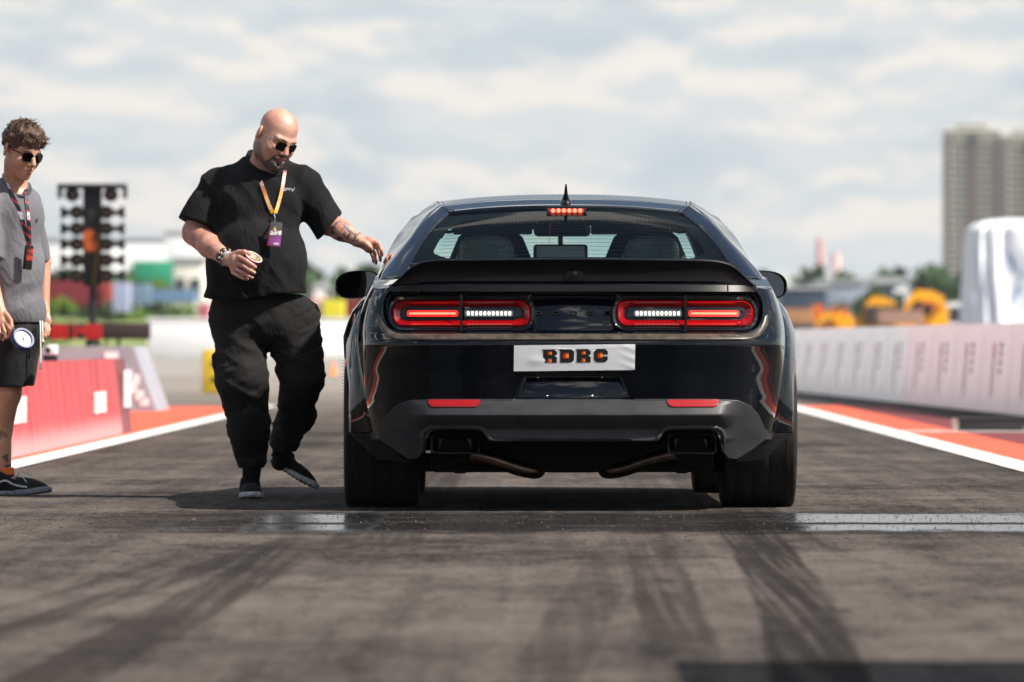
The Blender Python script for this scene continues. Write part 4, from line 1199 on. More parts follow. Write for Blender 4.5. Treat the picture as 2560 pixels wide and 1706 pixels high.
M['flame_r'] = mat('flame_red', (0.75, 0.03, 0.01), 0.5); M['flame_y'] = mat('flame_yellow', (0.95, 0.42, 0.02), 0.5)
for ch, u0, holes in (('R', -.136, [(.30, .56, .32, .28), (.30, .0, .32, .28)]), ('D', -.062, [(.18, .26, .44, .46)]), ('R', .010, [(.30, .56, .32, .28), (.30, .0, .32, .28)]), ('C', .084, [(.22, .28, .40, .44)])):
    v0 = -.021
    bk = bmesh.new(); fr = bmesh.new(); fy = bmesh.new()
    f = lambda u, v, off: smap(u0 + u * LW, v0 + v * LH, off)
    poly_prism(bk, BL[ch], lambda u, v: f(u, v, .0030), .0004)
    for (hx, hz, hw, hh) in holes:
        flame = [(hx + hw, hz), (hx + hw, hz + hh), (hx + hw * .6, hz + hh * .97), (hx + hw * .3, hz + hh * 1.0), (hx + hw * .35, hz + hh * .8), (hx, hz + hh * .78), (hx + hw * .22, hz + hh * .55), (hx - hw * .15, hz + hh * .45), (hx + hw * .2, hz + hh * .3), (hx + hw * .1, hz + hh * .05), (hx + hw * .5, hz + hh * .12)]
        poly_prism(fr, [flame], lambda u, v: f(u, v, .0036), .0004)
        cx_, cz_ = hx + hw, hz + hh * .5
        fl2 = [(cx_ + (u - cx_) * .5, cz_ + (v - cz_) * .62) for u, v in flame]
        poly_prism(fy, [fl2], lambda u, v: f(u, v, .0042), .0004)
    for b_, nm, mm in ((bk, 'letter', M['blk']), (fr, 'red_flame', M['flame_r']), (fy, 'yellow_flame', M['flame_y'])):
        bmesh.ops.recalc_face_normals(b_, faces=list(b_.faces)); me = bpy.data.meshes.new(nm); b_.to_mesh(me); b_.free(); me.materials.append(mm)
        o = bpy.data.objects.new(nm, me); COL.objects.link(o); o.parent = st
# screws in the number plate recess
mb = MB()
for x, z in ((-.155, .583), (.125, .583), (-.115, .502), (.080, .503)):
    yy = float(ysurf(x, z)); mb.lathe([(.0045, 0), (.0045, .003), (.002, .005)], 12, Mf, (x, yy + .001, z))
mb.build('plate_screw', M['chrome'], CAR)

# reflectors
for s in (-1, 1):
    o = resamp([(s * .405, .487), (s * .632, .487), (s * .624, .462), (s * .612, .455), (s * .425, .455), (s * .413, .462)][::-s], 90)
    ring('reflector', [(o, .0), (o, -.008), (np.stack([o[:, 0] * .998, .471 + (o[:, 1] - .471) * .8], 1), -.010)], mat('reflector_red', (0.30, 0.005, 0.005), 0.2, Coat_Weight=0.5, fn=None), CAR, flip=(s < 0) or True)

# exhaust surrounds, tips and pipes
for s in (-1, 1):
    path = []
    for x, z in ((.655, .262), (.655, .315), (.648, .345), (.625, .362), (.60, .366), (.43, .366), (.402, .362), (.382, .345), (.366, .322), (.345, .312), (.25, .311)):
        path.append((s * x, float(ysurf(s * x, max(z, .30), False)) - .006, z))
    pp = cr(path, 44)
    MB().tube(pp, [.004 + .0055 * min(1, i / 6, (43 - i) / 8) for i in range(44)], 10).build('exhaust_surround', M['valance'], CAR)
    cx = s * .513; cz = .293; ty = -.955
    t = MB()
    sec = [(.104, .0410, .018, 0.24), (.104, .0410, .018, 0.0), (.1065, .0435, .020, -.012), (.104, .041, .018, -.018), (.098, .036, .016, -.012), (.096, .034, .015, .05), (.07, .024, .012, .10)]
    G = []
    for hx, hz, r, dy in sec:
        o = resamp(rr_pts(cx, cz, hx, hz, r), 64); G.append(np.stack([o[:, 0], np.full(64, ty + dy + .02), o[:, 1]], 1))
    g = grid_mesh('exhaust_tip', np.array(G), M['gloss_black'], CAR, closed=True, ang=50)
    bm = bmesh.new(); bm.from_mesh(g.data); bm.verts.ensure_lookup_table(); bm.faces.new([bm.verts[i] for i in range(6 * 64, 7 * 64)]); bmesh.ops.recalc_face_normals(bm, faces=list(bm.faces)); bm.to_mesh(g.data); bm.free()
    MB().tube([(cx, -.70, cz - .02), (cx, -.78, cz - .02), (cx, -.86, cz - .02)], [.075, .075, .065], 22).build('muffler', M['dark'], CAR)
    pth = cr([(s * .50, -.70, .262), (s * .43, -.70, .243), (s * .33, -.68, .216), (s * .24, -.66, .184), (s * .175, -.63, .170), (s * .150, -.54, .170), (s * .150, -.40, .175), (s * .150, .6, .19)], 50)
    MB().tube(pth, .033, 18).build('exhaust_pipe', M['pipe'], CAR)
# differential and underside
mb = MB(); mb.box((.0, -.30, .215), (.105, .16, .055), bev=.02)
for k in range(10): mb.box((-.095 + k * .021, -.47, .195), (.0028, .015, .035))
for x, z, r in ((.03, .200, .018), (-.09, .205, .014), (.07, .206, .013), (.012, .190, .012)):
    mb.lathe([(r, 0), (r, .02), (r * .7, .025), (r * .6, .012)], 16, Mf, (x, -.48, z))
mb.box((-.15, -.42, .21), (.05, .012, .006)); mb.build('differential', M['alu'], CAR)
MB().lathe([(.013, 0), (.013, .006), (.008, .006), (.008, .0)], 20, Mf, (.035, -.506, .200)).build('drain_plug', M['chrome'], CAR)
mb = MB()
mb.box((0, 1.55, .29), (.62, 2.2, .125), bev=.02)
mb.box((0, -.62, .375), (.60, .26, .06)); mb.box((0, -.2, .40), (.60, .5, .12))
mb.box((-.56, -.1, .20), (.10, .12, .04), bev=.01); mb.box((.56, -.1, .20), (.10, .12, .04), bev=.01)
mb.box((0, -.15, .235), (.52, .10, .07), bev=.02)
for s in (-1, 1):
    mb.tube([(s * .62, -.1, .20), (s * .2, -.12, .25)], .022, 8); mb.box((s * .49, -.32, .21), (.03, .05, .055), bev=.01)
mb.build('underside', M['dark'], CAR)
# wheels
def wheel(name, x, y, r, hw, rimr):
    s = 1 if x > 0 else -1
    t = bpy.data.objects.new('wheel', None); COL.objects.link(t); t.parent = CAR; t.location = (x, y, r - .004)
    My = Matrix.Rotation(R(90), 3, 'Y')
    pr = [(rimr, -hw * .80), (rimr + .02, -hw * .96), (r * .80, -hw * 1.0), (r * .90, -hw * .99), (r * .965, -hw * .955), (r * .988, -hw * .90)]
    n = 9
    for k in range(n):
        z = hw * (-.86 + 1.72 * k / (n - 1)); pr.append((r * (1.0 - .010 * (2 * k / (n - 1) - 1) ** 2), z))
        if k in (1, 3, 5, 7) and name == 'rear':
            pr += [(r * .995, z + hw * .02), (r * .982, z + hw * .026), (r * .982, z + hw * .040), (r * .995, z + hw * .046)]
    pr += [(a, -b) for a, b in pr[:6]][::-1]
    MB().lathe(pr, 96, My).build('tyre', M['rubber'], t, ang=50)
    mb = MB(); mb.lathe([(.05, s * hw * .55), (rimr * .9, s * hw * .50), (rimr * .97, s * hw * .88), (rimr + .012, s * hw * .92), (rimr + .004, -s * hw * .85)], 48, My)
    for k in range(7):
        a = 2 * math.pi * k / 7; mb.box((s * hw * .62, math.cos(a) * rimr * .52, math.sin(a) * rimr * .52), (.014, .025, rimr * .45), Matrix.Rotation(-a + R(90), 3, 'X'), bev=.006)
    mb.build('rim', mat('dark_rim', (0.03, 0.03, 0.032), 0.3, 0.7), t)
    return t
for s in (-1, 1):
    wheel('rear', s * .838, 0, .345, .168, .225)
    wheel('front', s * .800, 2.95, .335, .148, .24)
# hair-like rubber nibs on the left tyre shoulder
mb = MB()
for k in range(36):
    a = R(200 + 150 * k / 35 * 1.0); yy = math.cos(a) * .33; zz = math.sin(a) * .33 + .343
for k in range(42):
    zz = .06 + k * .0145; yy = -math.sqrt(max(0.0, .338 ** 2 - (zz - .345) ** 2)) + .02
    mb.tube([(-1.004, yy, zz), (-1.013, yy - .002, zz + rng.uniform(-.004, .004))], .0009, 4)
mb.build('tyre_nibs', M['rubber'], CAR)
# wide arch flares
def flare(s, cy, cz, r0, a0, a1, mt='paint', nm='arch_flare'):
    G = []; na = 80
    for i in range(na):
        a = R(a0 + (a1 - a0) * i / (na - 1)); row = []
        ca, sa = math.cos(a), math.sin(a); e = min(1, i / 6, (na - 1 - i) / 6)
        for rr, kx in ((r0 - .004, -.06), (r0 - .010, .036), (r0 + .008, .048), (r0 + .045, .040), (r0 + .09, .024), (r0 + .125, .010), (r0 + .138, -.004)):
            rz = rr * (1 + .10 * max(0, sa) * (rr - r0 + .01) / .13)
            y = cy + ca * rz; z = cz + sa * rz
            x = float(Wd(np.array([y]), np.array([min(z, 1.0)]))[0]) + kx * (0.6 + 0.4 * e)
            # carry the lip out over the tyre
            if kx > .02: x = max(x, .968 + (kx - .02) * .6)
            if z < .34 and ca < 0: x -= (.34 - z) * 1.0
            row.append((s * x, y, z))
        G.append(row)
    return grid_mesh(nm, np.array(G), M[mt], CAR, ang=40, flip=(s > 0))
for s in (-1, 1):
    flare(s, 0, .345, .405, -12, 180.5)
    flare(s, 0, .345, .405, 181, 195, 'valance', 'flare_end')
    flare(s, 2.95, .335, .375, -14, 194)
    # inner arch liners
    for cy, cz, rr, xo in ((0, .345, .405, .93), (2.95, .335, .375, .93)):
        G = np.array([[(s * x, cy + math.cos(a) * rr, cz + math.sin(a) * rr) for x in (.60, xo)] for a in np.linspace(R(-5), R(185), 40)])
        grid_mesh('arch_liner', G, M['dark'], CAR)
    G = np.array([[(s * .60, cy_, z_) for z_ in (.34, .80)] for cy_ in (-.42, 3.4)])
    grid_mesh('arch_liner', G, M['dark'], CAR)

# spoiler
xs = np.linspace(-.79, .79, 121); rows = []
def up_z(ax): return np.interp(ax, [0, .60, .66, .71, .745, .77, .79], [1.097, 1.091, 1.084, 1.066, 1.030, .995, .962])
def lo_z(ax): return np.interp(ax, [0, .60, .66, .70, .73, .76, .79], [1.000, 1.000, .998, .990, .980, .968, .955])
uz = up_z(np.abs(xs)); lz = lo_z(np.abs(xs))
k_ = np.ones(9) / 9
uz = np.convolve(np.pad(uz, 4, 'edge'), k_, 'valid'); lz = np.convolve(np.pad(lz, 4, 'edge'), k_, 'valid')
for i, x in enumerate(xs):
    ax = abs(x); yb = float(ysurf(x, .985, False)) if ax < .8 else 0
    h = uz[i] - lz[i]; fw = np.interp(ax, [0, .7, .79], [.30, .26, .10]); dz = np.interp(ax, [0, .6, .79], [1.046, 1.035, .975])
    rows.append([(x, yb + .03, lz[i] - .012), (x, yb + .004, lz[i]), (x, yb + .006, lz[i] + h * .3), (x, yb - .004, lz[i] + h * .7), (x, yb - .022, uz[i] - .004), (x, yb - .020, uz[i] + .002),
                 (x, yb - .008, uz[i] + .003), (x, yb + .06, uz[i] * .8 + dz * .2 + .004), (x, yb + fw * .6, uz[i] * .35 + dz * .65 + .003), (x, yb + fw, dz + .0)])
grid_mesh('spoiler', np.array(rows), M['satin'], CAR, ang=38)
# camera pod
mb = MB(); mb.prism([(-.045, -.018), (-.030, .016), (.030, .016), (.045, -.018)], .03, c=(.006, float(ysurf(0., .985, False)) - .006, 1.028)); sp = mb.build('camera_pod', M['satin'], CAR)
MB().lathe([(.009, 0), (.009, .005), (.006, .006), (.005, .003)], 20, Mf, (.006, float(ysurf(0., .985, False)) - .012, 1.033)).build('lens', M['gloss_black'], sp)

# greenhouse -------------------------------------------------------------
PA = [(.745, -.32, 1.025), (.718, -.13, 1.083), (.668, .20, 1.180), (.607, .55, 1.270), (.538, .88, 1.332)]
PB = [(.872, -.30, .985), (.850, -.05, 1.045), (.80, .20, 1.115), (.737, .45, 1.195), (.675, .80, 1.295), (.592, 1.12, 1.372)]
PC = [(.890, .20, .95), (.872, .50, 1.02), (.832, .72, 1.12), (.775, .95, 1.23), (.71, 1.22, 1.315)]
PA0 = [(.72, -.30, 1.0), (.705, -.115, 1.078), (.655, .215, 1.172), (.595, .565, 1.262), (.530, .885, 1.322)]
for s in (-1, 1):
    G = loft([PA0, PA, cr([(np.array(a) + np.array(b)) / 2 + np.array([.012, -.01, .016]) for a, b in zip(cr(PA, 8), cr(PB, 8))], 8), PB, PC], 40, 26) * [s, 1, 1]
    grid_mesh('rear_pillar', G, M['paint'], CAR, flip=(s < 0))
def roofz(y, c=True): return np.interp(y, [.88, 1.1, 1.4, 1.7, 2.0, 2.2], [1.362, 1.400, 1.427, 1.433, 1.418, 1.385])
G = []
for y in np.linspace(.865, 2.2, 40):
    zc = float(roofz(y)); we = np.interp(y, [.86, 1.12, 1.6, 2.2], [.545, .598, .615, .585]); drop = np.interp(y, [.86, 1.1, 2.2], [.030, .036, .045])
    row = []
    for u in np.linspace(-1, 1, 41):
        row.append((u * we, y, zc - drop * abs(u) ** 2.4))
    G.append(row)
# fold the rear edge down to the glass
G = [[(x * .995, y - .012, z - .022) for x, y, z in G[0]]] + G
grid_mesh('roof', np.array(G), M['paint'], CAR)
for s in (-1, 1):
    G = loft([[(s * np.interp(y, [.86, 1.12, 1.6, 2.2], [.545, .598, .615, .585]), y, float(roofz(y)) - np.interp(y, [.86, 1.1, 2.2], [.030, .036, .045])) for y in np.linspace(1.0, 2.2, 8)],
              [(s * .665, y, float(roofz(y)) - .075) for y in np.linspace(1.05, 2.25, 8)],
              [(s * .70, y, float(roofz(y)) - .115) for y in np.linspace(1.12, 2.30, 8)]], 30, 10)
    grid_mesh('roof_rail', G, M['paint'], CAR, flip=(s < 0))
    # ditch moulding with its two pale edges
    for dx in (-.010, .010):
        MB().tube([(s * (np.interp(y, [.86, 1.12, 1.6, 2.2], [.545, .598, .615, .585]) * .955 + dx), y, float(roofz(y)) - np.interp(y, [.86, 1.1, 2.2], [.030, .036, .045]) * .90 + .001) for y in np.linspace(.862, 2.1, 14)], .0022, 6).build('roof_moulding', M['satin'], CAR)
    MB().tube(cr([(s * .585, 2.2, 1.345), (s * .66, 2.5, 1.22), (s * .745, 2.9, 1.03), (s * .76, 3.0, .98)], 14), [.035] * 14, 10).build('front_pillar', M['paint'], CAR)
    G = loft([[(s * .868, .50, 1.0), (s * .868, 1.5, .99), (s * .80, 2.6, .985)], [(s * .80, .84, 1.17), (s * .80, 1.5, 1.16), (s * .745, 2.6, 1.12)], [(s * .71, 1.20, 1.315), (s * .70, 1.6, 1.32), (s * .66, 2.3, 1.27)]], 24, 12)
    grid_mesh('side_window', G, M['glass'], CAR)
    MB().box((s * .80, 1.52, 1.13), (.012, .035, .17), Matrix.Rotation(R(-s * 26), 3, 'Y')).build('door_pillar', M['satin'], CAR)
# rear glass with black ceramic border
bot = [(x, -.135 + .06 * (abs(x) / .715) ** 2 * 0.2, 1.082 + .016 * (1 - (x / .715) ** 2)) for x in np.linspace(-.712, .712, 21)]
def glass_pt(u, v):
    w = .712 + (.533 - .712) * v + .012 * math.sin(math.pi * v)
    zc = 1.098 + (1.352 - 1.098) * (v ** .93); ze = 1.080 + (1.326 - 1.080) * (v ** .93)
    return (u * w, -.135 + 1.015 * v, ze + (zc - ze) * (1 - abs(u) ** 2.2) + .012 * math.sin(math.pi * v))
G = np.array([[glass_pt(u, v) for v in np.linspace(0, 1, 30)] for u in np.linspace(-1, 1, 61)])
gl = grid_mesh('rear_window', G, M['glass_rear'], CAR, flip=False)
def border(u, v): return v < .055 or v > .84 - .0 * abs(u) or abs(u) > .955 - .07 * v
bu = np.linspace(-1, 1, 201); bv = np.linspace(0, 1, 101)
Vb = np.array([[np.array(glass_pt(u, v)) + [0, -.001, -.004] for v in bv] for u in bu]).reshape(-1, 3)
idx = np.arange(201 * 101).reshape(201, 101); Q = []
for i in range(200):
    for j in range(100):
        u = (bu[i] + bu[i + 1]) / 2; v = (bv[j] + bv[j + 1]) / 2
        # inner see-through outline: rounded box in (u, v)
        sdv = rbox(np.array(u * .70), np.array(v * .9), 0, .40, .632 - .03 * v, .345, .16)
        if sdv > 0: Q.append((idx[i, j], idx[i, j + 1], idx[i + 1, j + 1], idx[i + 1, j]))
def frit(t, b, oc): pass
np_mesh('black_border', Vb, np.array(Q), mat('black_glass_border', (0.004, 0.005, 0.005), 0.5, spec=0.04), gl)
# heating wires and the red aerial lines
mb = MB()
for k in range(12):
    v = .10 + k * .062
    mb.tube([np.array(glass_pt(u, v)) + [0, 0, -.003] for u in np.linspace(-.86, .86, 24)], .0007, 4)
mb.build('heating_wires', M['blk'], gl)
MB().tube([np.array(glass_pt(u, v)) + [0, 0, -.002] for u, v in ((-.13, .90), (-.135, .1))], .0008, 4).build('aerial_wire', M['red_deep'], gl)
MB().tube([np.array(glass_pt(u, v)) + [0, 0, -.002] for u, v in ((.12, .88), (.15, .35))], .0008, 4).build('aerial_wire', M['red_deep'], gl)
MB().tube([np.array(glass_pt(u, 1.0)) + [0, -.004, .002] for u in np.linspace(-1, 1, 40)] , .004, 6).build('window_seal', M['blk'], gl)
MB().tube([np.array(glass_pt(u, 0.0)) + [0, -.002, .001] for u in np.linspace(-1, 1, 40)], .005, 6).build('window_seal', M['blk'], gl)
for s in (-1, 1): MB().tube([np.array(glass_pt(s * 1.0, v)) + [0, 0, .001] for v in np.linspace(0, 1, 20)], .004, 6).build('window_seal', M['satin'], gl)
# high brake lamp just inside the glass
bp = np.array(glass_pt(.0, .90)); by = bp[1] - .006; bzc = bp[2] + .006
h = MB().prism([(-.094, .013), (.094, .013), (.083, -.016), (-.083, -.016)], .03, c=(0, by, bzc)).build('brake_light', M['gloss_black'], CAR)
h2 = MB().prism([(-.080, .0085), (.080, .0085), (.076, -.0095), (-.076, -.0095)], .004, c=(0, by - .003, bzc)).build('lens', M['led_red'], h)
M['led_dim'] = emis('lit_red_dim', (0.9, 0.01, 0.008), 0.5)
h2.data.materials[0] = M['led_dim']
mb = MB()
for k in range(6): mb.lathe([(.0095, 0), (.0085, .0025), (.004, .004)], 14, Mf, (-.062 + k * .0248, by - .003, bzc))
mb.build('diodes', M['led_core'], h)
# windscreen, cabin lining, seats, mirrors
G = loft([[(-.60, 2.16, 1.36), (0, 2.18, 1.392), (.60, 2.16, 1.36)], [(-.69, 2.6, 1.19), (0, 2.66, 1.21), (.69, 2.6, 1.19)], [(-.78, 3.0, .96), (0, 3.12, .99), (.78, 3.0, .96)]], 30, 16)
grid_mesh('windscreen', G, M['glass'], CAR)
def perf(t, b, oc):
    x, y, z = sepxyz(t, oc)
    a = ((x * 55.0 + (y * 26.0).floor() * 0.5).frac() - 0.5).abs(); c_ = ((y * 26.0).frac() - 0.5).abs()
    m = a.ss(0.30, 0.18) * c_.ss(0.36, 0.22)
    n = noise(t, oc, 3.0, 3)
    t.links.new(cmix(t, m * n.ss(0.35, 0.6), (0.006, 0.007, 0.009), (0.35, 0.46, 0.55)), b.inputs['Base Color'])
M['lining'] = mat('dotted_lining', rough=0.7, fn=perf)
G = loft([[(x, .80, 1.318 - .03 * abs(x / .55) ** 2) for x in np.linspace(-.55, .55, 7)], [(x, 1.5, 1.375 - .04 * abs(x / .6) ** 2) for x in np.linspace(-.62, .62, 7)], [(x, 2.20, 1.335 - .04 * abs(x / .6) ** 2) for x in np.linspace(-.60, .60, 7)], [(x, 2.23, 1.285 - .02 * abs(x / .6) ** 2 + .012 * math.sin(x * 9)) for x in np.linspace(-.60, .60, 7)]], 30, 24)
grid_mesh('headlining', G, M['lining'], CAR)
for s in (-1, 1):
    # inner trim of the rear pillars
    G = loft([[(s * .66, -.02, 1.07), (s * .60, .4, 1.20), (s * .535, .80, 1.30)], [(s * .72, .25, 1.06), (s * .665, .7, 1.20), (s * .60, 1.08, 1.32)]], 16, 8)
    grid_mesh('pillar_trim', G, M['lining'], CAR)
    # sun visor and clip
    MB().box((s * .33, 2.17, 1.285), (.19, .01, .035), bev=.008).build('sun_visor', M['lining'], CAR)
    MB().tube(cr([(s * .575, 1.35, 1.285), (s * .565, 1.35, 1.255), (s * .53, 1.35, 1.250), (s * .505, 1.35, 1.268), (s * .50, 1.35, 1.285)], 14), .008, 8).build('grab_handle', M['blk'], CAR)
MB().box((0, 2.0, 1.268), (.135, .05, .030), bev=.02).build('overhead_console', M['blk'], CAR)
MB().box((0, .35, .99), (.60, .45, .06), bev=.02).build('parcel_shelf', M['satin'], CAR)
MB().box((0, 2.75, .99), (.68, .25, .05), bev=.03).build('dashboard', M['blk'], CAR)
for s, sx in ((-1, -.365), (1, .400)):
    t = bpy.data.objects.new('seat', None); COL.objects.link(t); t.parent = CAR; t.location = (sx, 1.25, 0)
    G = []
    for z, hw, dpt in ((.62, .26, .06), (.80, .27, .075), (.95, .25, .075), (1.04, .19, .065), (1.10, .145, .055), (1.135, .138, .055), (1.17, .132, .055), (1.20, .122, .053), (1.225, .105, .048), (1.242, .075, .035), (1.248, .02, .012)):
        G.append([(hw * np.sign(math.cos(a)) * abs(math.cos(a)) ** .6, -(z - .6) * .22 + dpt * np.sign(math.sin(a)) * abs(math.sin(a)) ** .7, z - .012) for a in np.linspace(0, 2 * math.pi, 49)[:-1]])
    grid_mesh('backrest', np.array(G), M['leather'], t, closed=True)
    e = [(.140 * np.sign(math.cos(a)) * abs(math.cos(a)) ** .6, -.205, 1.135 + .100 * np.sign(math.sin(a)) * abs(math.sin(a)) ** .6) for a in np.linspace(R(-20), R(200), 40)]
    MB().tube([(x * .93, y + .012, z) for x, y, z in e], .004, 6).build('seam', M['blk'], t)
    G = []
    for z, hw in ((.98, .26), (1.06, .235), (1.13, .19), (1.19, .165), (1.225, .15), (1.25, .12), (1.262, .07)):
        G.append([(hw * np.sign(math.cos(a)) * abs(math.cos(a)) ** .6 - s * .02, .10 + .03 * math.sin(a), z) for a in np.linspace(0, 2 * math.pi, 33)[:-1]])
    grid_mesh('bolster', np.array(G), M['blk'], t, closed=True)
t = bpy.data.objects.new('interior_mirror', None); COL.objects.link(t); t.parent = CAR; t.location = (-.005, 2.15, 1.165)
MB().box((0, 0, 0), (.130, .02, .038), bev=.014).build('case', M['blk'], t)
MB().tube([(0, .01, .03), (0, .03, .10), (0, .04, .13)], .012, 8).build('stalk', M['blk'], t)
G = np.array([[(x, -.0215, z) for z in (-.028, .028)] for x in (-.115, .115)])
grid_mesh('mirror_glass', G, mat('mirror_tinted', (0.10, 0.10, 0.11), 0.03, 1.0), t)
# aerial
mb = MB(); mb.lathe([(.038, 0), (.036, .008), (.026, .020), (.012, .030)], 24, Matrix(((.8, 0, 0), (0, 1.3, 0), (0, 0, 1))), (0, 1.0, 1.375)); mb.tube([(0, .98, 1.392), (0, .96, 1.42), (0, .935, 1.462)], [.020, .009, .0038], 10); mb.tube([(0, 1.05, 1.39), (0, .99, 1.41), (0, .945, 1.445)], [.006, .006, .004], 8)
mb.build('aerial', M['gloss_black'], CAR)
# door mirrors
for s in (-1, 1):
    t = bpy.data.objects.new('door_mirror', None); COL.objects.link(t); t.parent = CAR; t.location = (s * .975, 2.25, 1.012)
    t.rotation_euler = (0, 0, 0)
    G = []
    for dy, k in ((0.0, .95), (-.006, 1.0), (.012, 1.02), (.05, .98), (.09, .82), (.115, .5), (.122, .05)):
        G.append([(s * (.108 * k) * np.sign(math.cos(a)) * abs(math.cos(a)) ** .72, dy, (.066 * k) * np.sign(math.sin(a)) * abs(math.sin(a)) ** .75 + s * 0 + .010 * k * -math.cos(a)) for a in np.linspace(0, 2 * math.pi, 49)[:-1]])
    c = grid_mesh('shell', np.array(G), M['gloss_black'], t, closed=True)
    G = []
    for k in (.93, .6, .3, .01):
        G.append([(s * (.108 * k) * np.sign(math.cos(a)) * abs(math.cos(a)) ** .72, .004, (.066 * k) * np.sign(math.sin(a)) * abs(math.sin(a)) ** .75 + .010 * k * -math.cos(a)) for a in np.linspace(0, 2 * math.pi, 49)[:-1]])
    g = grid_mesh('mirror_glass', np.array(G), mat('mirror_dark', (0.09, 0.10, 0.115), 0.02, 1.0), t, closed=True)
    g.rotation_euler = (R(-3), 0, R(s * 12 if s < 0 else 10))
    MB().tube([(-s * .08, .05, -.03), (-s * .17, .03, -.075)], [.022, .03], 10).build('arm', M['satin'], t)
# ================================================================== people: surfaces grown from distance fields
def _h(ix, iy, iz):
    n = (ix.astype(np.int64) * 73856093) ^ (iy.astype(np.int64) * 19349663) ^ (iz.astype(np.int64) * 83492791)
    n = (n ^ (n >> 13)) * 1274126177 & 0x7fffffff
    return (n % 65536) / 65535.0
def vn(p, s=1.0, seed=0.0):
    """value noise, -1..1; s scalar or per-axis frequency"""
    q = p * s + seed; i = np.floor(q).astype(np.int64); f = q - i; f = f * f * (3 - 2 * f); r = 0
    for a in (0, 1):
        for b in (0, 1):
            for c in (0, 1):
                w = (f[:, 0] if a else 1 - f[:, 0]) * (f[:, 1] if b else 1 - f[:, 1]) * (f[:, 2] if c else 1 - f[:, 2])
                r = r + w * _h(i[:, 0] + a, i[:, 1] + b, i[:, 2] + c)
    return r * 2 - 1
def ridge(p, s, seed=0.0): return 1 - 2 * np.sqrt(vn(p, s, seed) ** 2 + .012)
def smin(a, b, k):
    h = np.clip(0.5 + 0.5 * (b - a) / k, 0, 1); return b * (1 - h) + a * h - k * h * (1 - h)
def smax(a, b, k): return -smin(-a, -b, k)
def RC(p, a, b, ra, rb):
    a = np.array(a, float); b = np.array(b, float); ba = b - a
    h = np.clip(((p - a) @ ba) / (ba @ ba + 1e-12), 0, 1)
    return np.linalg.norm(p - a - h[:, None] * ba, axis=1) - (ra + (rb - ra) * h)
def RCF(p, a, b, ra, rb, ax, fl):
    """round cone flattened: distances along unit axis ax are divided by fl"""
    ax = np.array(ax, float); ax /= np.linalg.norm(ax)
    def sq(q): q = np.asarray(q, float); return q + np.outer(q @ ax, ax) * (1 / fl - 1) if q.ndim == 2 else q + (q @ ax) * ax * (1 / fl - 1)
    return RC(sq(p), sq(np.array(a, float)), sq(np.array(b, float)), ra, rb) * min(1.0, fl)
def EL(p, c, r):
    q = (p - np.array(c, float)) / np.array(r, float); k0 = np.linalg.norm(q, axis=1); k1 = np.linalg.norm(q / np.array(r, float), axis=1)
    return k0 * (k0 - 1) / np.maximum(k1, 1e-6)
def EO(p, c, r, Rm):
    """ellipsoid in a rotated frame, Rm columns are its axes"""
    return EL((p - np.array(c, float)) @ Rm, (0, 0, 0), r)
def RB(p, c, h, r):
    q = np.abs(p - np.array(c, float)) - np.array(h, float) + r
    return np.linalg.norm(np.maximum(q, 0), axis=1) + np.minimum(q.max(1), 0) - r
def half(p, c, n):
    n = np.array(n, float); n /= np.linalg.norm(n); return (p - np.array(c, float)) @ n
def U(k, *ds):
    r = ds[0]
    for d in ds[1:]: r = smin(r, d, k)
    return r

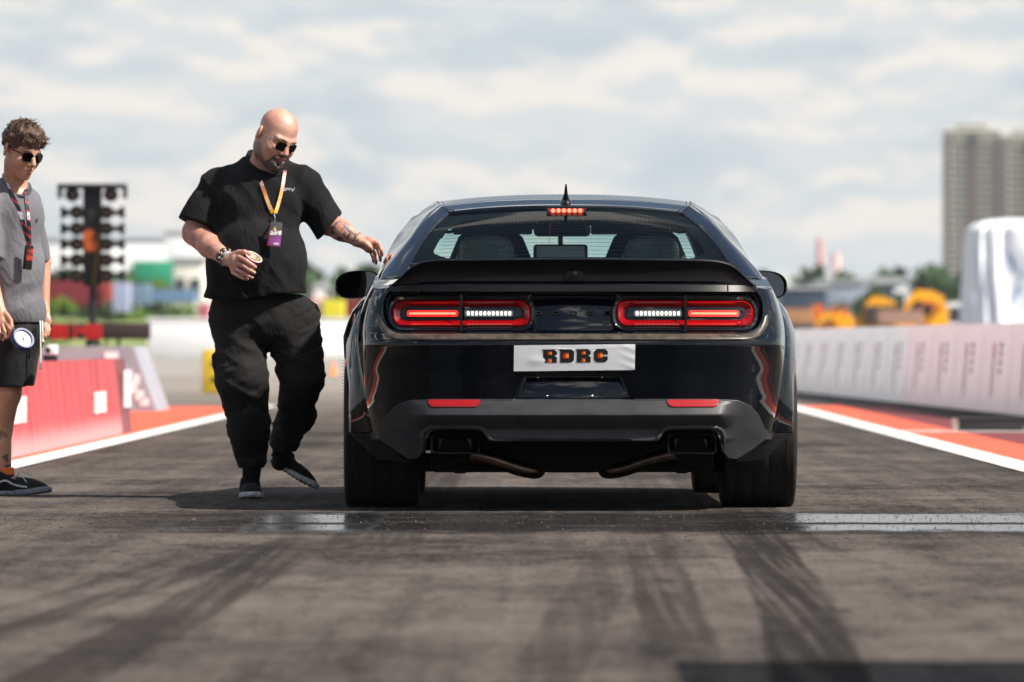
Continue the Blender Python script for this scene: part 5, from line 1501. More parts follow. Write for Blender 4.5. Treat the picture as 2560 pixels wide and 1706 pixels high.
def sdf_mesh(f, lo, hi, h, B=11):
    lo = np.array(lo, float); hi = np.array(hi, float)
    N = np.ceil((hi - lo) / h).astype(int) + 1; nb = np.ceil(N / B).astype(int)
    I = np.stack(np.meshgrid(*[np.arange(k) for k in nb], indexing='ij'), -1).reshape(-1, 3)
    cen = lo + (I * B + B / 2) * h; keep = np.abs(f(cen)) < B * h * 0.95 + 0.012; I = I[keep]
    S = (N + 2 * B + 5); S = S.astype(np.int64)
    g = np.stack(np.meshgrid(*[np.arange(B + 1)] * 3, indexing='ij'), -1).reshape(-1, 3)
    VK = []; VP = []; QK = []
    def key(i): return (i[:, 0] * S[1] + i[:, 1]) * S[2] + i[:, 2]
    C = [(a, b, c) for a in (0, 1) for b in (0, 1) for c in (0, 1)]
    EDG = [(i, j) for i in range(8) for j in range(i + 1, 8) if sum(abs(C[i][k] - C[j][k]) for k in range(3)) == 1]
    for st in range(0, len(I), 120):
        blk = I[st:st + 120]; base = blk * B
        pts = (base[:, None, :] + g[None]).reshape(-1, 3)
        d = f(lo + pts * h).reshape(len(blk), B + 1, B + 1, B + 1)
        cs = np.stack([d[:, a:B + a, b:B + b, c:B + c] for a, b, c in C], -1)
        sg = cs < 0; act = sg.any(-1) & ~sg.all(-1)
        w = np.argwhere(act)
        if len(w):
            v = cs[act]; acc = np.zeros((len(w), 3)); cnt = np.zeros(len(w))
            for i, j in EDG:
                cr_ = (v[:, i] < 0) != (v[:, j] < 0); t = np.where(cr_, v[:, i] / np.where(cr_, v[:, i] - v[:, j], 1), 0)
                pp = np.array(C[i], float) + t[:, None] * (np.array(C[j], float) - np.array(C[i], float))
                acc += pp * cr_[:, None]; cnt += cr_
            cell = base[w[:, 0]] + w[:, 1:]
            VK.append(key(cell + 1)); VP.append(lo + (cell + acc / cnt[:, None]) * h)
        for ax in range(3):
            o = [0, 0, 0]; o[ax] = 1
            s0 = d[:, :B, :B, :B] < 0; s1 = d[:, o[0]:B + o[0], o[1]:B + o[1], o[2]:B + o[2]] < 0
            w = np.argwhere(s0 != s1)
            if not len(w): continue
            inn = s0[tuple(w.T)]; cell = base[w[:, 0]] + w[:, 1:] + 1
            b_, c_ = (ax + 1) % 3, (ax + 2) % 3; e1 = np.zeros(3, int); e1[b_] = 1; e2 = np.zeros(3, int); e2[c_] = 1
            q = np.stack([key(cell - e1 - e2), key(cell - e2), key(cell), key(cell - e1)], -1)
            q[~inn] = q[~inn][:, ::-1]; QK.append(q)
    VK = np.concatenate(VK); VP = np.concatenate(VP); QK = np.concatenate(QK)
    o = np.argsort(VK); VK = VK[o]; VP = VP[o]
    ix = np.searchsorted(VK, QK); ok = (ix < len(VK)).all(1); ix = ix[ok]; QK = QK[ok]
    ok = (VK[ix] == QK).all(1)
    return VP, ix[ok]
def grow(name, f, lo, hi, h, m, parent, org, ang=None):
    V, Q = sdf_mesh(f, lo, hi, h)
    return np_mesh(name, V - np.array(org), Q, m, parent, ang)
def A3(v): return np.array([v[0], v[1], v[2]], float)

def rot(ax, a):
    return np.array(Matrix.Rotation(R(a), 3, ax))

# ---- skin and cloth
def skin(name, c1, c2, tat=None, stub=()):
    def fn(t, b, oc):
        x, y, z = sepxyz(t, oc)
        n = noise(t, oc, 14.0, 4, 0.55); n2 = noise(t, oc, 60.0, 3); n3 = noise(t, oc, 5.0, 2)
        c = cmix(t, (n * 0.6 + n3 * 0.4).ss(0.38, 0.62), c1, c2)
        c = cmix(t, n2.ss(0.50, 0.75) * 0.45, c, (c2[0] * 0.8, c2[1] * 0.55, c2[2] * 0.5))
        for (cx, cy, cz, r, sc, seed, stg) in (tat or []):
            d = ((x - cx).pow(2) + (y - cy).pow(2) + (z - cz).pow(2)).pow(0.5)
            nn = noise(t, comb(t, x + seed, y, z), sc, 3, 0.5, 1.2)
            mm = d.ss(r, r * 0.75) * nn.ss(0.50, 0.56) * stg
            c = cmix(t, mm, c, (0.055, 0.06, 0.065))
        for (cx, cy, cz, r, stg) in stub:                          # shaved stubble
            d = ((x - cx).pow(2) + (y - cy).pow(2) + (z - cz).pow(2)).pow(0.5)
            mm = (d + (n - 0.5) * 0.03).ss(r, r * 0.62) * (noise(t, oc, 420.0, 2, 0.6).ss(0.35, 0.6) * 0.5 + 0.5) * stg
            c = cmix(t, mm, c, (0.085, 0.062, 0.05))
        t.links.new(c, b.inputs['Base Color'])
        bump(t, b, noise(t, oc, 170.0, 3, 0.7) + noise(t, oc, 30.0, 3) * 1.5, 0.25, 0.004)
    m = mat(name, c1, 0.42, fn=fn); b = m.node_tree.nodes['Principled BSDF']
    b.inputs['Subsurface Weight'].default_value = 0.12; b.inputs['Subsurface Radius'].default_value = (0.012, 0.005, 0.003)
    b.inputs['Subsurface Scale'].default_value = 0.6
    return m
def cloth(name, c1, c2, sc=220.0, r=0.85, sheen=0.15, bs=0.25):
    def fn(t, b, oc):
        n = noise(t, oc, 5.0, 4); t.links.new(cmix(t, n.ss(0.35, 0.65), c1, c2), b.inputs['Base Color'])
        x, y, z = sepxyz(t, oc); wr = noise(t, comb(t, x * 1.6 + z * 0.5, y, z * 0.7), 17.0, 3, 0.5, 0.8)
        bump(t, b, noise(t, oc, sc, 2) * 0.12 + noise(t, oc, 40.0, 4) * 0.25 + wr * 1.3, bs * 1.6, 0.012)
    return mat(name, c1, r, spec=0.10, fn=fn, Sheen_Weight=sheen * 0.4, Sheen_Roughness=0.5)
M['tee_black'] = cloth('black_cotton', (0.0085, 0.0085, 0.0095), (0.012, 0.012, 0.013), sheen=0.06)
M['trouser'] = cloth('black_twill', (0.013, 0.0127, 0.013), (0.021, 0.020, 0.020), sheen=0.08)
M['tee_grey'] = cloth('grey_cotton', (0.125, 0.125, 0.14), (0.15, 0.15, 0.165))
M['short'] = cloth('black_nylon', (0.010, 0.010, 0.011), (0.014, 0.014, 0.015), r=0.6)
M['shoe'] = cloth('black_knit', (0.008, 0.008, 0.009), (0.014, 0.014, 0.015), sc=400)
M['sole'] = mat('white_rubber', (0.55, 0.57, 0.60), 0.6, fn=vary((0.55, 0.57, 0.60), (0.38, 0.39, 0.41), 30))
M['lips'] = mat('lips', (0.40, 0.13, 0.11), 0.4)
M['gold'] = mat('gold_wire', (0.55, 0.42, 0.22), 0.25, 1.0)
def hairm(name, c1, c2):
    def fn(t, b, oc):
        n = noise(t, oc, 90.0, 4, 0.6, 0.4); t.links.new(cmix(t, n.ss(0.35, 0.68), c1, c2), b.inputs['Base Color']); bump(t, b, n, 0.8, 0.006)
    return mat(name, c1, 0.55, fn=fn)

# ---- a head in its own frame: x to the viewer's right, -y the way the face looks, z up, origin at the ears' height
def head_sdf(q, wide=1.0, jaw=1.0, fat=0.0):
    s = np.array([wide, 1, 1]); p = q / s
    d = EL(p, (0, .008, .050), (.0775, .098, .088))
    d = smin(d, EL(p, (0, -.022, -.020), (.068 + fat, .080, .075)), .035)
    d = smin(d, EL(p, (0, -.035, -.072), (.054 * jaw + fat, .058, .048)), .035)
    d = smin(d, EL(p, (0, -.078, -.098), (.026, .022, .022)), .025)                 # chin
    for sx in (-1, 1):
        d = smin(d, EL(p, (sx * .042, -.068, -.030), (.026, .024, .026)), .025)     # cheek
        d = smin(d, RC(p, (sx * .012, -.093, .028), (sx * .048, -.078, .030), .010, .009), .016)   # brow
        d = smax(d, -EL(p, (sx * .032, -.100, .004), (.019, .016, .013)), .014)     # socket
        d = smin(d, EL(p, (sx * .032, -.081, .003), (.0135, .0125, .0125)), .004)   # eyeball under lid
        d = smin(d, EL(p, (sx * .0125, -.103, -.034), (.0085, .010, .0075)), .006)  # nostril wing
        # ear
        e = (p - np.array([sx * .083, .018, .002])) @ rot('Z', sx * 30)
        ear = EL(e, (0, 0, 0), (.009, .022, .034)); ear = smax(ear, -EL(e, (sx * .009, -.002, .004), (.007, .011, .019)), .004)
        ear = smin(ear, EL(e, (0, -.004, -.026), (.007, .009, .009)), .006)
        d = smin(d, ear, .008)
    d = smin(d, RC(p, (0, -.096, .016), (0, -.118, -.026), .0085, .0125), .012)     # nose
    # mouth
    d = smin(d, EL(p, (0, -.093, -.062), (.024, .014, .016)), .014)
    d = smin(d, EL(p, (0, -.1065, -.0565), (.021, .007, .0052)), .004)
    d = smin(d, EL(p, (0, -.1050, -.0690), (.018, .0075, .0062)), .004)
    d = smax(d, -EL(p, (0, -.1135, -.0625), (.019, .011, .0018)), .003)
    return d
class Frame:
    def __init__(s, c, Rm, k=1.0): s.c = A3(c); s.R = Rm; s.k = k
    def inv(s, p): return (p - s.c) @ s.R / s.k
    def fw(s, q): return s.c + s.R @ (np.asarray(q, float) * s.k)
def finger(p, j, r0, r1, k=.004):
    j = [A3(x) for x in j]; n = len(j) - 1; rs = np.linspace(r0, r1, n + 1)
    d = RC(p, j[0], j[1], rs[0], rs[1])
    for i in range(1, n): d = smin(d, RC(p, j[i], j[i + 1], rs[i], rs[i + 1]), k * .5)
    return d

# ------------------------------------------------------------------ the bald man
YM = 32.72
def m_(x, y, d=0.0): return A3(P(x, y, YM + d))
org = A3((P(600, 787, YM).x, YM, 0.0))
MAN = thing('person', 'bald bearded man in black t-shirt and cargo trousers walking beside the car holding a cup', 'person', tuple(org))
hc = m_(633, 316, -.10)
Rh = rot('Z', 38) @ rot('X', 30) @ rot('Y', 10)
HF = Frame(hc, Rh, 1.0)
# arms
AL = dict(sh=m_(503, 424, .05), el=m_(448, 535, .02), wr=m_(525, 596, -.27))
AR = dict(sh=m_(694, 424, -.02), el=m_(752, 512, .00), wr=m_(822, 552, -.08))
# cup
cup_c = m_(583.5, 590.5, -.34)
cup_ax = np.array([.46, -.42, .78]); cup_ax /= np.linalg.norm(cup_ax)
def man_hand_L(p):
    wr = AL['wr']; dz = -.335
    d = RCF(p, m_(527, 598, -.275), m_(546, 603, -.315), .030, .036, (0, 1, 0), .72)
    d = smin(d, RCF(p, m_(543, 596, -.315), m_(540, 622, -.305), .021, .021, (0, 1, 0), .9), .02)
    fs = [([(549, 591, -.340), (566, 600, -.385), (579, 609, -.392), (586, 614, -.375)], .0112, .0092),
          ([(546, 605, -.335), (560, 612, -.382), (575, 622, -.390), (584, 627, -.372)], .0112, .0092),
          ([(542, 617, -.325), (556, 626, -.372), (570, 634, -.380), (579, 638, -.362)], .0108, .0088),
          ([(536, 627, -.312), (548, 634, -.352), (560, 640, -.358), (568, 642, -.345)], .0098, .0078)]
    for j, a, b in fs:
        fd = finger(p, [m_(*q) for q in j], a, b); d = smin(d, fd, .0045)
    th = finger(p, [m_(532, 588, -.290), m_(548, 581, -.320), (m_(562, 580, -.345)), m_(573, 584, -.350)], .0165, .0105)
    return smin(d, th, .010)
def man_hand_R(p):
    d = RCF(p, m_(822, 552, -.08), m_(846, 562, -.095), .029, .033, (0.2, 1, 0), .72)
    d = smin(d, RCF(p, m_(852, 555, -.10), m_(848, 573, -.075), .018, .018, (0, 1, 0), .9), .018)
    fs = [([(855, 554, -.105), (871, 562, -.125), (876, 575, -.130), (877.5, 587, -.120)], .0110, .0078),
          ([(857, 561, -.095), (868, 572, -.105), (873, 587, -.100), (874, 599, -.085)], .0110, .0078),
          ([(853, 569, -.080), (861, 583, -.085), (864, 596, -.070), (864, 605, -.050)], .0105, .0078),
          ([(849, 575, -.062), (855, 586, -.060), (858, 595, -.045), (858, 602, -.030)], .0095, .0070)]
    for j, a, b in fs: d = smin(d, finger(p, [m_(*q) for q in j], a, b), .0045)
    th = finger(p, [m_(828, 556, -.115), m_(841, 560, -.135), m_(850, 568, -.142), m_(853, 573, -.135)], .0175, .0100)
    return smin(d, th, .010)
neck0 = HF.fw((0, .020, -.060)); neck1 = m_(622, 385, .06)
def man_skin(p):
    d = head_sdf(HF.inv(p), 1.11, 1.12, .008) * HF.k
    d = smin(d, RC(p, neck0, neck1, .070, .088), .03)
    d = smin(d, RC(p, m_(606, 366, .07), m_(612, 400, .06), .062, .085), .03)      # thick nape
    tor = U(.08, EL(p, m_(598, 465, .02), (.185, .125, .20)), EL(p, m_(590, 600, -.0), (.20, .15, .2)))
    d = smin(d, tor, .04)
    for A_, s in ((AL, -1), (AR, 1)):
        d = smin(d, RC(p, A_['sh'], A_['el'], .070, .058 if s < 0 else .055), .03)
        if s < 0:
            d = smin(d, RC(p, A_['el'], m_(482, 566, -.12), .060, .055), .02)
            d = smin(d, RC(p, m_(482, 566, -.12), A_['wr'], .053, .030), .02)
        else:
            d = smin(d, RC(p, A_['el'], m_(785, 530, -.04), .056, .048), .02)
            d = smin(d, RC(p, m_(785, 530, -.04), A_['wr'], .048, .030), .02)
    d = smin(d, man_hand_L(p), .014); d = smin(d, man_hand_R(p), .014)
    return d
tl = AR['el'] - org
skm = skin('skin_fair', (0.50, 0.305, 0.225), (0.45, 0.205, 0.15), stub=[tuple(HF.fw((s_ * .055, -.005, -.082)) - org) + (.066, .95) for s_ in (-1, 1)] + [tuple(HF.fw((0, -.085, -.075)) - org) + (.055, .85)],
           tat=[tuple(m_(781, 534, -.09) - org) + (.062, 26.0, 3.1, .92), tuple(m_(803, 545, -.1) - org) + (.040, 34.0, 7.7, .8), tuple(m_(465, 545, -.1) - org) + (.07, 14.0, 1.9, .35), tuple(m_(495, 572, -.2) - org) + (.05, 18.0, 5.2, .35)])
grow('body', man_skin, m_(405, 700, -.5), m_(890, 240, .35), .0034, skm, MAN, org)
# beard and shadowed scalp are hair: a thin layer over the jaw
def beard(p):
    q = HF.inv(p); d = head_sdf(q, 1.11, 1.12, .008)
    n = vn(q, 95.0) * .0022 + vn(q * np.array([1, 1, .35]), 190.0) * .0020
    side = np.abs(q[:, 0])
    thick = -.0012 + .0030 * sstep(.060, .035, side) + .0125 * sstep(-.060, -.100, q[:, 2]) * sstep(.055, .02, side) * sstep(.02, -.04, q[:, 1])
    s = d - thick - n
    s = smin(s, EL(q, (0, -.092, -.110), (.024, .022, .024)) - n * 1.5, .018)
    upper = q[:, 2] + .038 - 1.6 * np.maximum(side - .058, 0) + 1.2 * np.maximum(np.minimum(side, .058) - .026, 0)       # below the cheek line
    s = smax(s, upper, .004); s = smax(s, q[:, 1] + .022 + 0 * side, .006); s = smax(s, side - .050, .004)
    s = smax(s, -(q[:, 2] + .150), .01)
    s = smax(s, -EL(q, (0, -.112, -.063), (.0235, .024, .0135)), .003)             # mouth stays bare
    s = smax(s, -EL(q, (0, -.120, -.030), (.020, .03, .0145)), .003)               # nose stays bare
    for sx in (-1, 1): s = smax(s, -EL(q, (sx * .046, -.085, -.038), (.026, .03, .020)), .005)
    # keep it a shell
    return smax(s, -(d + .006), .002)
M['beard'] = hairm('beard_hair', (0.022, 0.015, 0.011), (0.15, 0.115, 0.085))
c0 = HF.fw((0, -.05, -.07))
grow('beard', beard, c0 - .13, c0 + .13, .0026, M['beard'], MAN, org)
def lips(p):
    q = HF.inv(p); d = head_sdf(q, 1.11, 1.12, .008)
    return smax(d - .0007, EL(q, (0, -.108, -.063), (.0205, .02, .0115)), .001)
grow('lips', lips, HF.fw((0, -.1, -.063)) - .05, HF.fw((0, -.1, -.063)) + .05, .0022, M['lips'], MAN, org)

# shirt
hemL = m_(467, 519, .03); nL = np.array([-.33, -.20, -.92])
hemR = m_(759, 516, .0); nR = np.array([.74, 0, -.68])
def shirt(p):
    d = U(.07, EL(p, m_(600, 462, .01), (.195, .150, .20)), EL(p, m_(590, 585, -.05), (.222, .215, .20)), RCF(p, m_(587, 640, -.03), m_(583, 760, -.01), .232, .245, (0, 1, 0), .80))
    d = smin(d, RC(p, m_(604, 394, .07), AL['sh'] + [0, 0, -.008], .078, .080), .04)
    d = smin(d, RC(p, m_(628, 402, .05), AR['sh'] + [0, 0, .004], .076, .080), .04)
    d = smin(d, RC(p, m_(600, 374, .085), m_(612, 400, .05), .080, .10), .03)
    d = smin(d, EL(p, m_(640, 470, -.05), (.11, .12, .12)), .06); d = smin(d, EL(p, m_(560, 470, -.04), (.11, .12, .12)), .06)
    # sleeves
    aL = RC(p, AL['sh'] + [0, 0, -.008], m_(464, 522, .03), .080, .116); aL = smax(aL, half(p, hemL, nL), .004)
    aR = RC(p, AR['sh'], m_(760, 524, .0), .080, .080); aR = smax(aR, half(p, hemR, nR), .004)
    w = p * 1.0
    d = smin(d, aL, .030); d = smin(d, aR, .030)
    # drape: folds run down from the shoulders and gather at armpits and hem
    q = (p - A3(m_(600, 500)))
    up = sstep(.25, -.15, q[:, 2] + 0.05)
    f1 = ridge(q @ rot('Y', 14), np.array([15., 6., 3.2]), 3.3) * .0065
    f2 = ridge(q @ rot('Y', -38), np.array([16., 6., 5.0]), 9.1) * .0060
    f3 = ridge(q, np.array([4., 4., 17.]), 5.7) * .0075 * sstep(-.18, -.34, q[:, 2])
    f4 = vn(q, 9.0, 2.2) * .006
    pitL = np.exp(-((p - A3(m_(522, 515))) ** 2 * [1, .3, 1]).sum(1) / .012); pitR = np.exp(-((p - A3(m_(706, 512))) ** 2 * [1, .3, 1]).sum(1) / .012)
    f5 = (ridge(q @ rot('Y', 35), np.array([5., 4., 30.]), 1.0) * pitR + ridge(q @ rot('Y', -40), np.array([5., 4., 30.]), 1.0) * pitL) * .008
    d = d - (f1 + f2 + f4) * .9 - f3 - f5
    d = smax(d, -(p[:, 2] - (m_(0, 684)[2] + .020 * np.sin((p[:, 0] - m_(600, 0)[0]) * 9.0) - .10 * np.maximum(0, m_(520, 0)[0] - p[:, 0]) * -1.2)), .004)
    # neck opening
    d = smax(d, -RC(p, m_(612, 376, -.06), m_(606, 330, .04), .075, .115), .006)
    return d
grow('t_shirt', shirt, m_(395, 705, -.45), m_(805, 320, .35), .0050, M['tee_black'], MAN, org)
# collar rib
cp = [m_(*q) for q in ((574, 350, .10), (568, 368, .02), (584, 388, -.07), (612, 400, -.105), (634, 404, -.11), (654, 392, -.07), (662, 376, .0), (650, 356, .08), (615, 345, .14), (574, 350, .10))]
cc = cr(cp, 60); MB().tube([tuple(a - org) for a in cc], .0115, 8, caps=False).build('collar', M['tee_black'], MAN)

# trousers
def wr_(p, q, rotd, fr, seed, amp, w): return ridge(q @ rot('Y', rotd), np.array(fr), seed) * amp * w
def trousers(p):
    q = p - A3(m_(610, 850))
    hips = U(.06, EL(p, m_(590, 700, -.0), (.205, .160, .12)), EL(p, m_(607, 742, .02), (.225, .165, .13)))
    L = U(.05, RC(p, m_(548, 742, .0), m_(557, 880, -.06), .128, .105), RC(p, m_(557, 880, -.06), m_(571, 985, .0), .108, .086))
    L = smin(L, RC(p, m_(571, 985, .0), m_(577, 1046, .03), .086, .072), .03)
    Rg = U(.05, RC(p, m_(672, 742, .02), m_(693, 862, -.0), .132, .094), RC(p, m_(693, 862, -.0), m_(679, 955, .20), .096, .083))
    Rg = smin(Rg, RC(p, m_(678, 955, .20), m_(655, 1012, .36), .080, .064), .03)
    # side pockets
    L = smin(L, RB((p - A3(m_(512, 850, -.01))) @ rot('Y', -8), (0, 0, 0), (.028, .075, .085), .02), .015)
    Rg = smin(Rg, RB((p - A3(m_(729, 842, .03))) @ rot('Y', 2), (0, 0, 0), (.016, .080, .080), .015), .012)
    L = smin(L, EL(p, m_(702, 690, .02), (.07, .1, .06)), .05) if False else L
    lw = sstep(m_(622, 0)[0] + .05, m_(622, 0)[0] - .02, p[:, 0])
    legs = smin(L, Rg, .022); d = smin(hips, legs, .04)
    zc = sstep(m_(0, 900)[2], m_(0, 1000)[2], p[:, 2])
    f = wr_(p, q, 16, [5., 4., 14.], 4.4, .0050, sstep(.35, .1, q[:, 2])) + wr_(p, q, -20, [5., 4., 13.], 8.8, .0060, 1.0)
    f = f + vn(q, 8.0, 1.1) * .004 + ridge(q, np.array([12., 9., 3.]), 6.6) * .0030 + ridge(q @ rot('Y', 28) + .02 * vn(q, 7.)[:, None], np.array([7., 6., 30.]), 3.1) * .0038 + ridge(q @ rot('Y', -24) + .02 * vn(q, 6.)[:, None], np.array([7., 6., 34.]), 7.1) * .0032
    f = f + ridge(q + 0.01 * vn(q, 9.0)[:, None], np.array([4.0, 4.0, 26.]), 2.0) * .0085 * zc
    d = d - f
    d = smax(d, p[:, 2] - m_(0, 676)[2], .01)
    # gathered cuffs
    cl = RC(p, m_(578, 1046, .03), m_(577, 1080, .035), .066, .056); cr2 = RC(p, m_(654, 1016, .37), m_(648, 1044, .43), .060, .047)
    d = smin(d, cl, .02); d = smin(d, cr2, .02)
    d = smax(d, -(p[:, 2] - m_(0, 1076)[2] - .072 * sstep(m_(612, 0)[0], m_(626, 0)[0], p[:, 0])), .004)
    return d
grow('trousers', trousers, m_(465, 1105, -.35), m_(770, 668, .62), .0052, M['trouser'], MAN, org)

def shoe(toe, heel, up, parent, org, style, m_up, m_sole):
    """toe, heel: ends of the sole's underside; up: sole normal"""
    toe, heel, up = A3(toe), A3(heel), A3(up); x = toe - heel; L = np.linalg.norm(x); x /= L
    up = up - x * (up @ x); up /= np.linalg.norm(up); y = np.cross(up, x); Rm = np.stack([x, y, up], 1); c = heel
    k = L / .30
    wide = 1.22 if style == 'run' else 1.0
    def loc(p): return (p - c) @ Rm / k / np.array([1, wide, 1])
    def outl(q, grow_=0.0):
        hw = np.interp(q[:, 0], [0.0, .05, .12, .20, .25, .285, .30], [.030, .037, .036, .049, .048, .034, .012]) + grow_
        mid = np.interp(q[:, 0], [0, .3], [0.0, .004])
        return np.abs(q[:, 1] - mid) - hw
    def sole(p):
        q = loc(p); t_ = .026 if style == 'run' else .024
        toe_up = np.interp(q[:, 0], [0, .02, .2, .30], [.004, 0, .002, .016])
        d = smax(outl(q, .003), np.abs(q[:, 2] - toe_up - t_ / 2) - t_ / 2, .006); d = smax(d, -q[:, 0] - .002, .015); d = smax(d, q[:, 0] - .302, .015)
        if style == 'run': d = d + .0028 * np.sin(q[:, 0] * 2 * math.pi / .0245) * sstep(.030, .010, q[:, 2])
        return d * k * .9
    def upper(p):
        q = loc(p)
        top = np.interp(q[:, 0], [0, .03, .08, .11, .17, .23, .28, .30], [.090, .092, .086, .084, .070, .054, .040, .030])
        e = RCF(q, (.05, 0, .040), (.24, .003, .030), .046, .038, (0, 0, 1), .9)
        a = U(.03, EL(q, (.055, 0, .045), (.062, .040, .058)), EL(q, (.15, .002, .028), (.10, .043, .050)), EL(q, (.225, .003, .020), (.072, .046, .038)))
        a = smin(a, RC(q, (.062, 0, .05), (.055, 0, .100), .042, .040), .02)
        a = smax(a, .016 - q[:, 2], .004)
        a = smax(a, q[:, 2] - .104, .006)
        a = smax(a, -EL(q, (.05, 0, .118), (.035, .027, .03)), .004)
        return a * k
    lo = np.minimum(toe, heel) - .13; hi = np.maximum(toe, heel) + .15
    g = tag(bpy.data.objects.new('shoe', None)); COL.objects.link(g); g.parent = parent
    grow('upper', upper, lo, hi, .0034, m_up, g, org); grow('sole', sole, lo, hi, .0032, m_sole, g, org)
    mb = MB()
    for i in range(5):
        x0 = .115 + .020 * i; zt = np.interp(x0, [.11, .22], [.078, .054])
        for s in (-1, 1):
            a_ = [c + Rm @ (np.array(v) * k) for v in ((x0, s * .022, zt - .004), (x0 + .004, 0, zt + .003), (x0 + .012, -s * .022, zt - .006))]
            mb.tube([tuple(v - org) for v in a_], .0024, 6)
    if style == 'skate':
        for s in (-1, 1):
            a_ = [c + Rm @ (np.array(v) * k) for v in ((.13, .0, .080), (.15, s * .02, .100), (.175, s * .035, .085), (.20, s * .030, .055))]
            mb.tube([tuple(v - org) for v in a_], .0022, 6)
    mb.build('laces', M['sole'] if style == 'skate' else m_up, g)
    return g, (c, Rm, k)
shoe(m_(577, 1148, -.15), (m_(574, 1139, .12)[0], YM + .12, .004), (0, 0, 1), MAN, org, 'run', M['shoe'], M['sole'])
shoe(m_(724, 1129, .48), m_(617, 1060, .56), (.45, .12, .88), MAN, org, 'run', M['shoe'], M['sole'])
# ankle bits
MB().tube([tuple(m_(579, 1070, .05) - org), tuple(m_(577, 1100, .06) - org)], [.046, .042], 16).build('sock', M['shoe'], MAN)
MB().tube([tuple(m_(650, 1036, .42) - org), tuple(m_(642, 1066, .52) - org)], [.046, .040], 16).build('sock', M['shoe'], MAN)

# sunglasses, in head frame
def glasses(F, parent, org, lens_w, lens_h, y0, z0, rimm, lensm, rr, sep=.034, thick=False, round_=.6):
    g = tag(bpy.data.objects.new('sunglasses', None)); COL.objects.link(g); g.parent = parent
    for s in (-1, 1):
        pts = []; n = 36
        for i in range(n):
            a = 2 * math.pi * i / n; ca, sa = math.cos(a), math.sin(a)
            x = s * sep + lens_w * np.sign(ca) * abs(ca) ** round_; z = z0 + lens_h * np.sign(sa) * abs(sa) ** (round_ + .1) * (1.0 if sa > 0 else 1.12)
            x *= 1 - .10 * (1 if sa < 0 else 0) * abs(sa) * .5
            y = y0 + (abs(x) / .07) ** 2 * .018
            pts.append(F.fw((x, y, z)))
        MB().tube([tuple(v - org) for v in pts + pts[:1]], rr, 6, caps=False).build('rim', rimm, g)
        c = sum(pts) / n
        MB().add([tuple(v - org) for v in pts] + [tuple(c + (F.R @ np.array([0, -.002, 0])) - org)], [(i, (i + 1) % n, n) for i in range(n)]).build('lens', lensm, g)
        xe = sep + lens_w
        arm = [F.fw(v) for v in ((s * xe, y0 + (xe / .07) ** 2 * .018, z0 + lens_h * .45), (s * (xe + .010), y0 + .038, z0 + lens_h * .5 + .002), (s * .081, -.02, z0 + .012), (s * .083, .012, z0 + .014), (s * .082, .030, z0 - .004))]
        MB().tube([tuple(v - org) for v in arm], [rr * 1.6 if thick else rr] * 5, 6).build('temple', rimm, g)
    br = [F.fw((x, y0 - .001, z0 + lens_h * .35 + .004 * math.cos(x * 120))) for x in (-(sep - lens_w), 0, sep - lens_w)]
    MB().tube([tuple(v - org) for v in br], rr, 6).build('bridge', rimm, g)
    return g
glasses(HF, MAN, org, .0275, .0225, -.1085, .001, M['gold'], mat('dark_lens', (0.006, 0.005, 0.005), 0.08), .0011)
# eyebrows
for s in (-1, 1):
    MB().tube([tuple(HF.fw(v) - org) for v in ((s * .014, -.104, .027), (s * .032, -.101, .034), (s * .052, -.084, .030))], [.003, .0035, .0015], 6).build('eyebrow', M['beard'], MAN)

# lanyard with badge
def ribbon(name, pts, w, m, parent, org, th=.0012, face=(0, -1, 0), n=30):
    c = cr([A3(p) for p in pts], n); f = A3(face); f /= np.linalg.norm(f); G = []
    for i in range(n):
        t = c[min(i + 1, n - 1)] - c[max(i - 1, 0)]; t /= np.linalg.norm(t); s = np.cross(t, f); s /= np.linalg.norm(s)
        G.append([c[i] - s * w / 2 - org, c[i] - s * w / 2 + f * th - org, c[i] + s * w / 2 + f * th - org, c[i] + s * w / 2 - org])
    return grid_mesh(name, np.array(G), m, parent, closed=True, ang=30)
zt, zb_ = m_(0, 400)[2], m_(0, 490)[2]
def lany(t, b, oc):
    x, y, z = sepxyz(t, oc)
    g = z.ss(float(zb_), float(zt) + .02)
    c = cmix(t, g.ss(0.1, 0.75), (0.85, 0.40, 0.01), (0.42, 0.16, 0.12)); c = cmix(t, z.ss(float(zt) - .01, float(zt) + .04), c, (0.02, 0.02, 0.05))
    n = noise(t, comb(t, x * 6.0, 0.0, z), 95.0, 2, 0.5)
    seg = ((z * 9.0).frac() - 0.5).abs().ss(0.32, 0.25)
    c = cmix(t, n.ss(0.48, 0.56) * seg * 0.75, c, (0.8, 0.75, 0.68))
    t.links.new(c, b.inputs['Base Color'])
M['lany'] = mat('orange_lanyard', rough=0.5, fn=lany)
def on_front(f, x, y, d0=-.6, off=.004):
    """first point on surface f seen along the depth axis"""
    ds = np.arange(d0, .2, .003); pts = np.array([m_(x, y, d) for d in ds]); v = f(pts); i = np.argmax(v < off)
    return pts[i] + np.array([0, -.002, 0])
sl = [m_(584, 350, .11), m_(583, 366, .02)] + [on_front(shirt, x, y) for x, y in ((590, 392), (600, 420), (609, 445), (617, 468), (627, 490))]
ribbon('lanyard', sl, .017, M['lany'], MAN, org, face=(-.2, -1, 0))
sr = [m_(659, 372, .04)] + [on_front(shirt, x, y) for x, y in ((655, 392), (651, 420), (646, 445), (640, 468), (633, 490))]
ribbon('lanyard', sr, .016, M['lany'], MAN, org, face=(.2, -1, 0))
k0 = on_front(shirt, 630, 492, off=.012)
bt = on_front(shirt, 633, 513, off=.022); bb_ = on_front(shirt, 640, 566, off=.034); yb = min(bt[1], bb_[1]) - .004
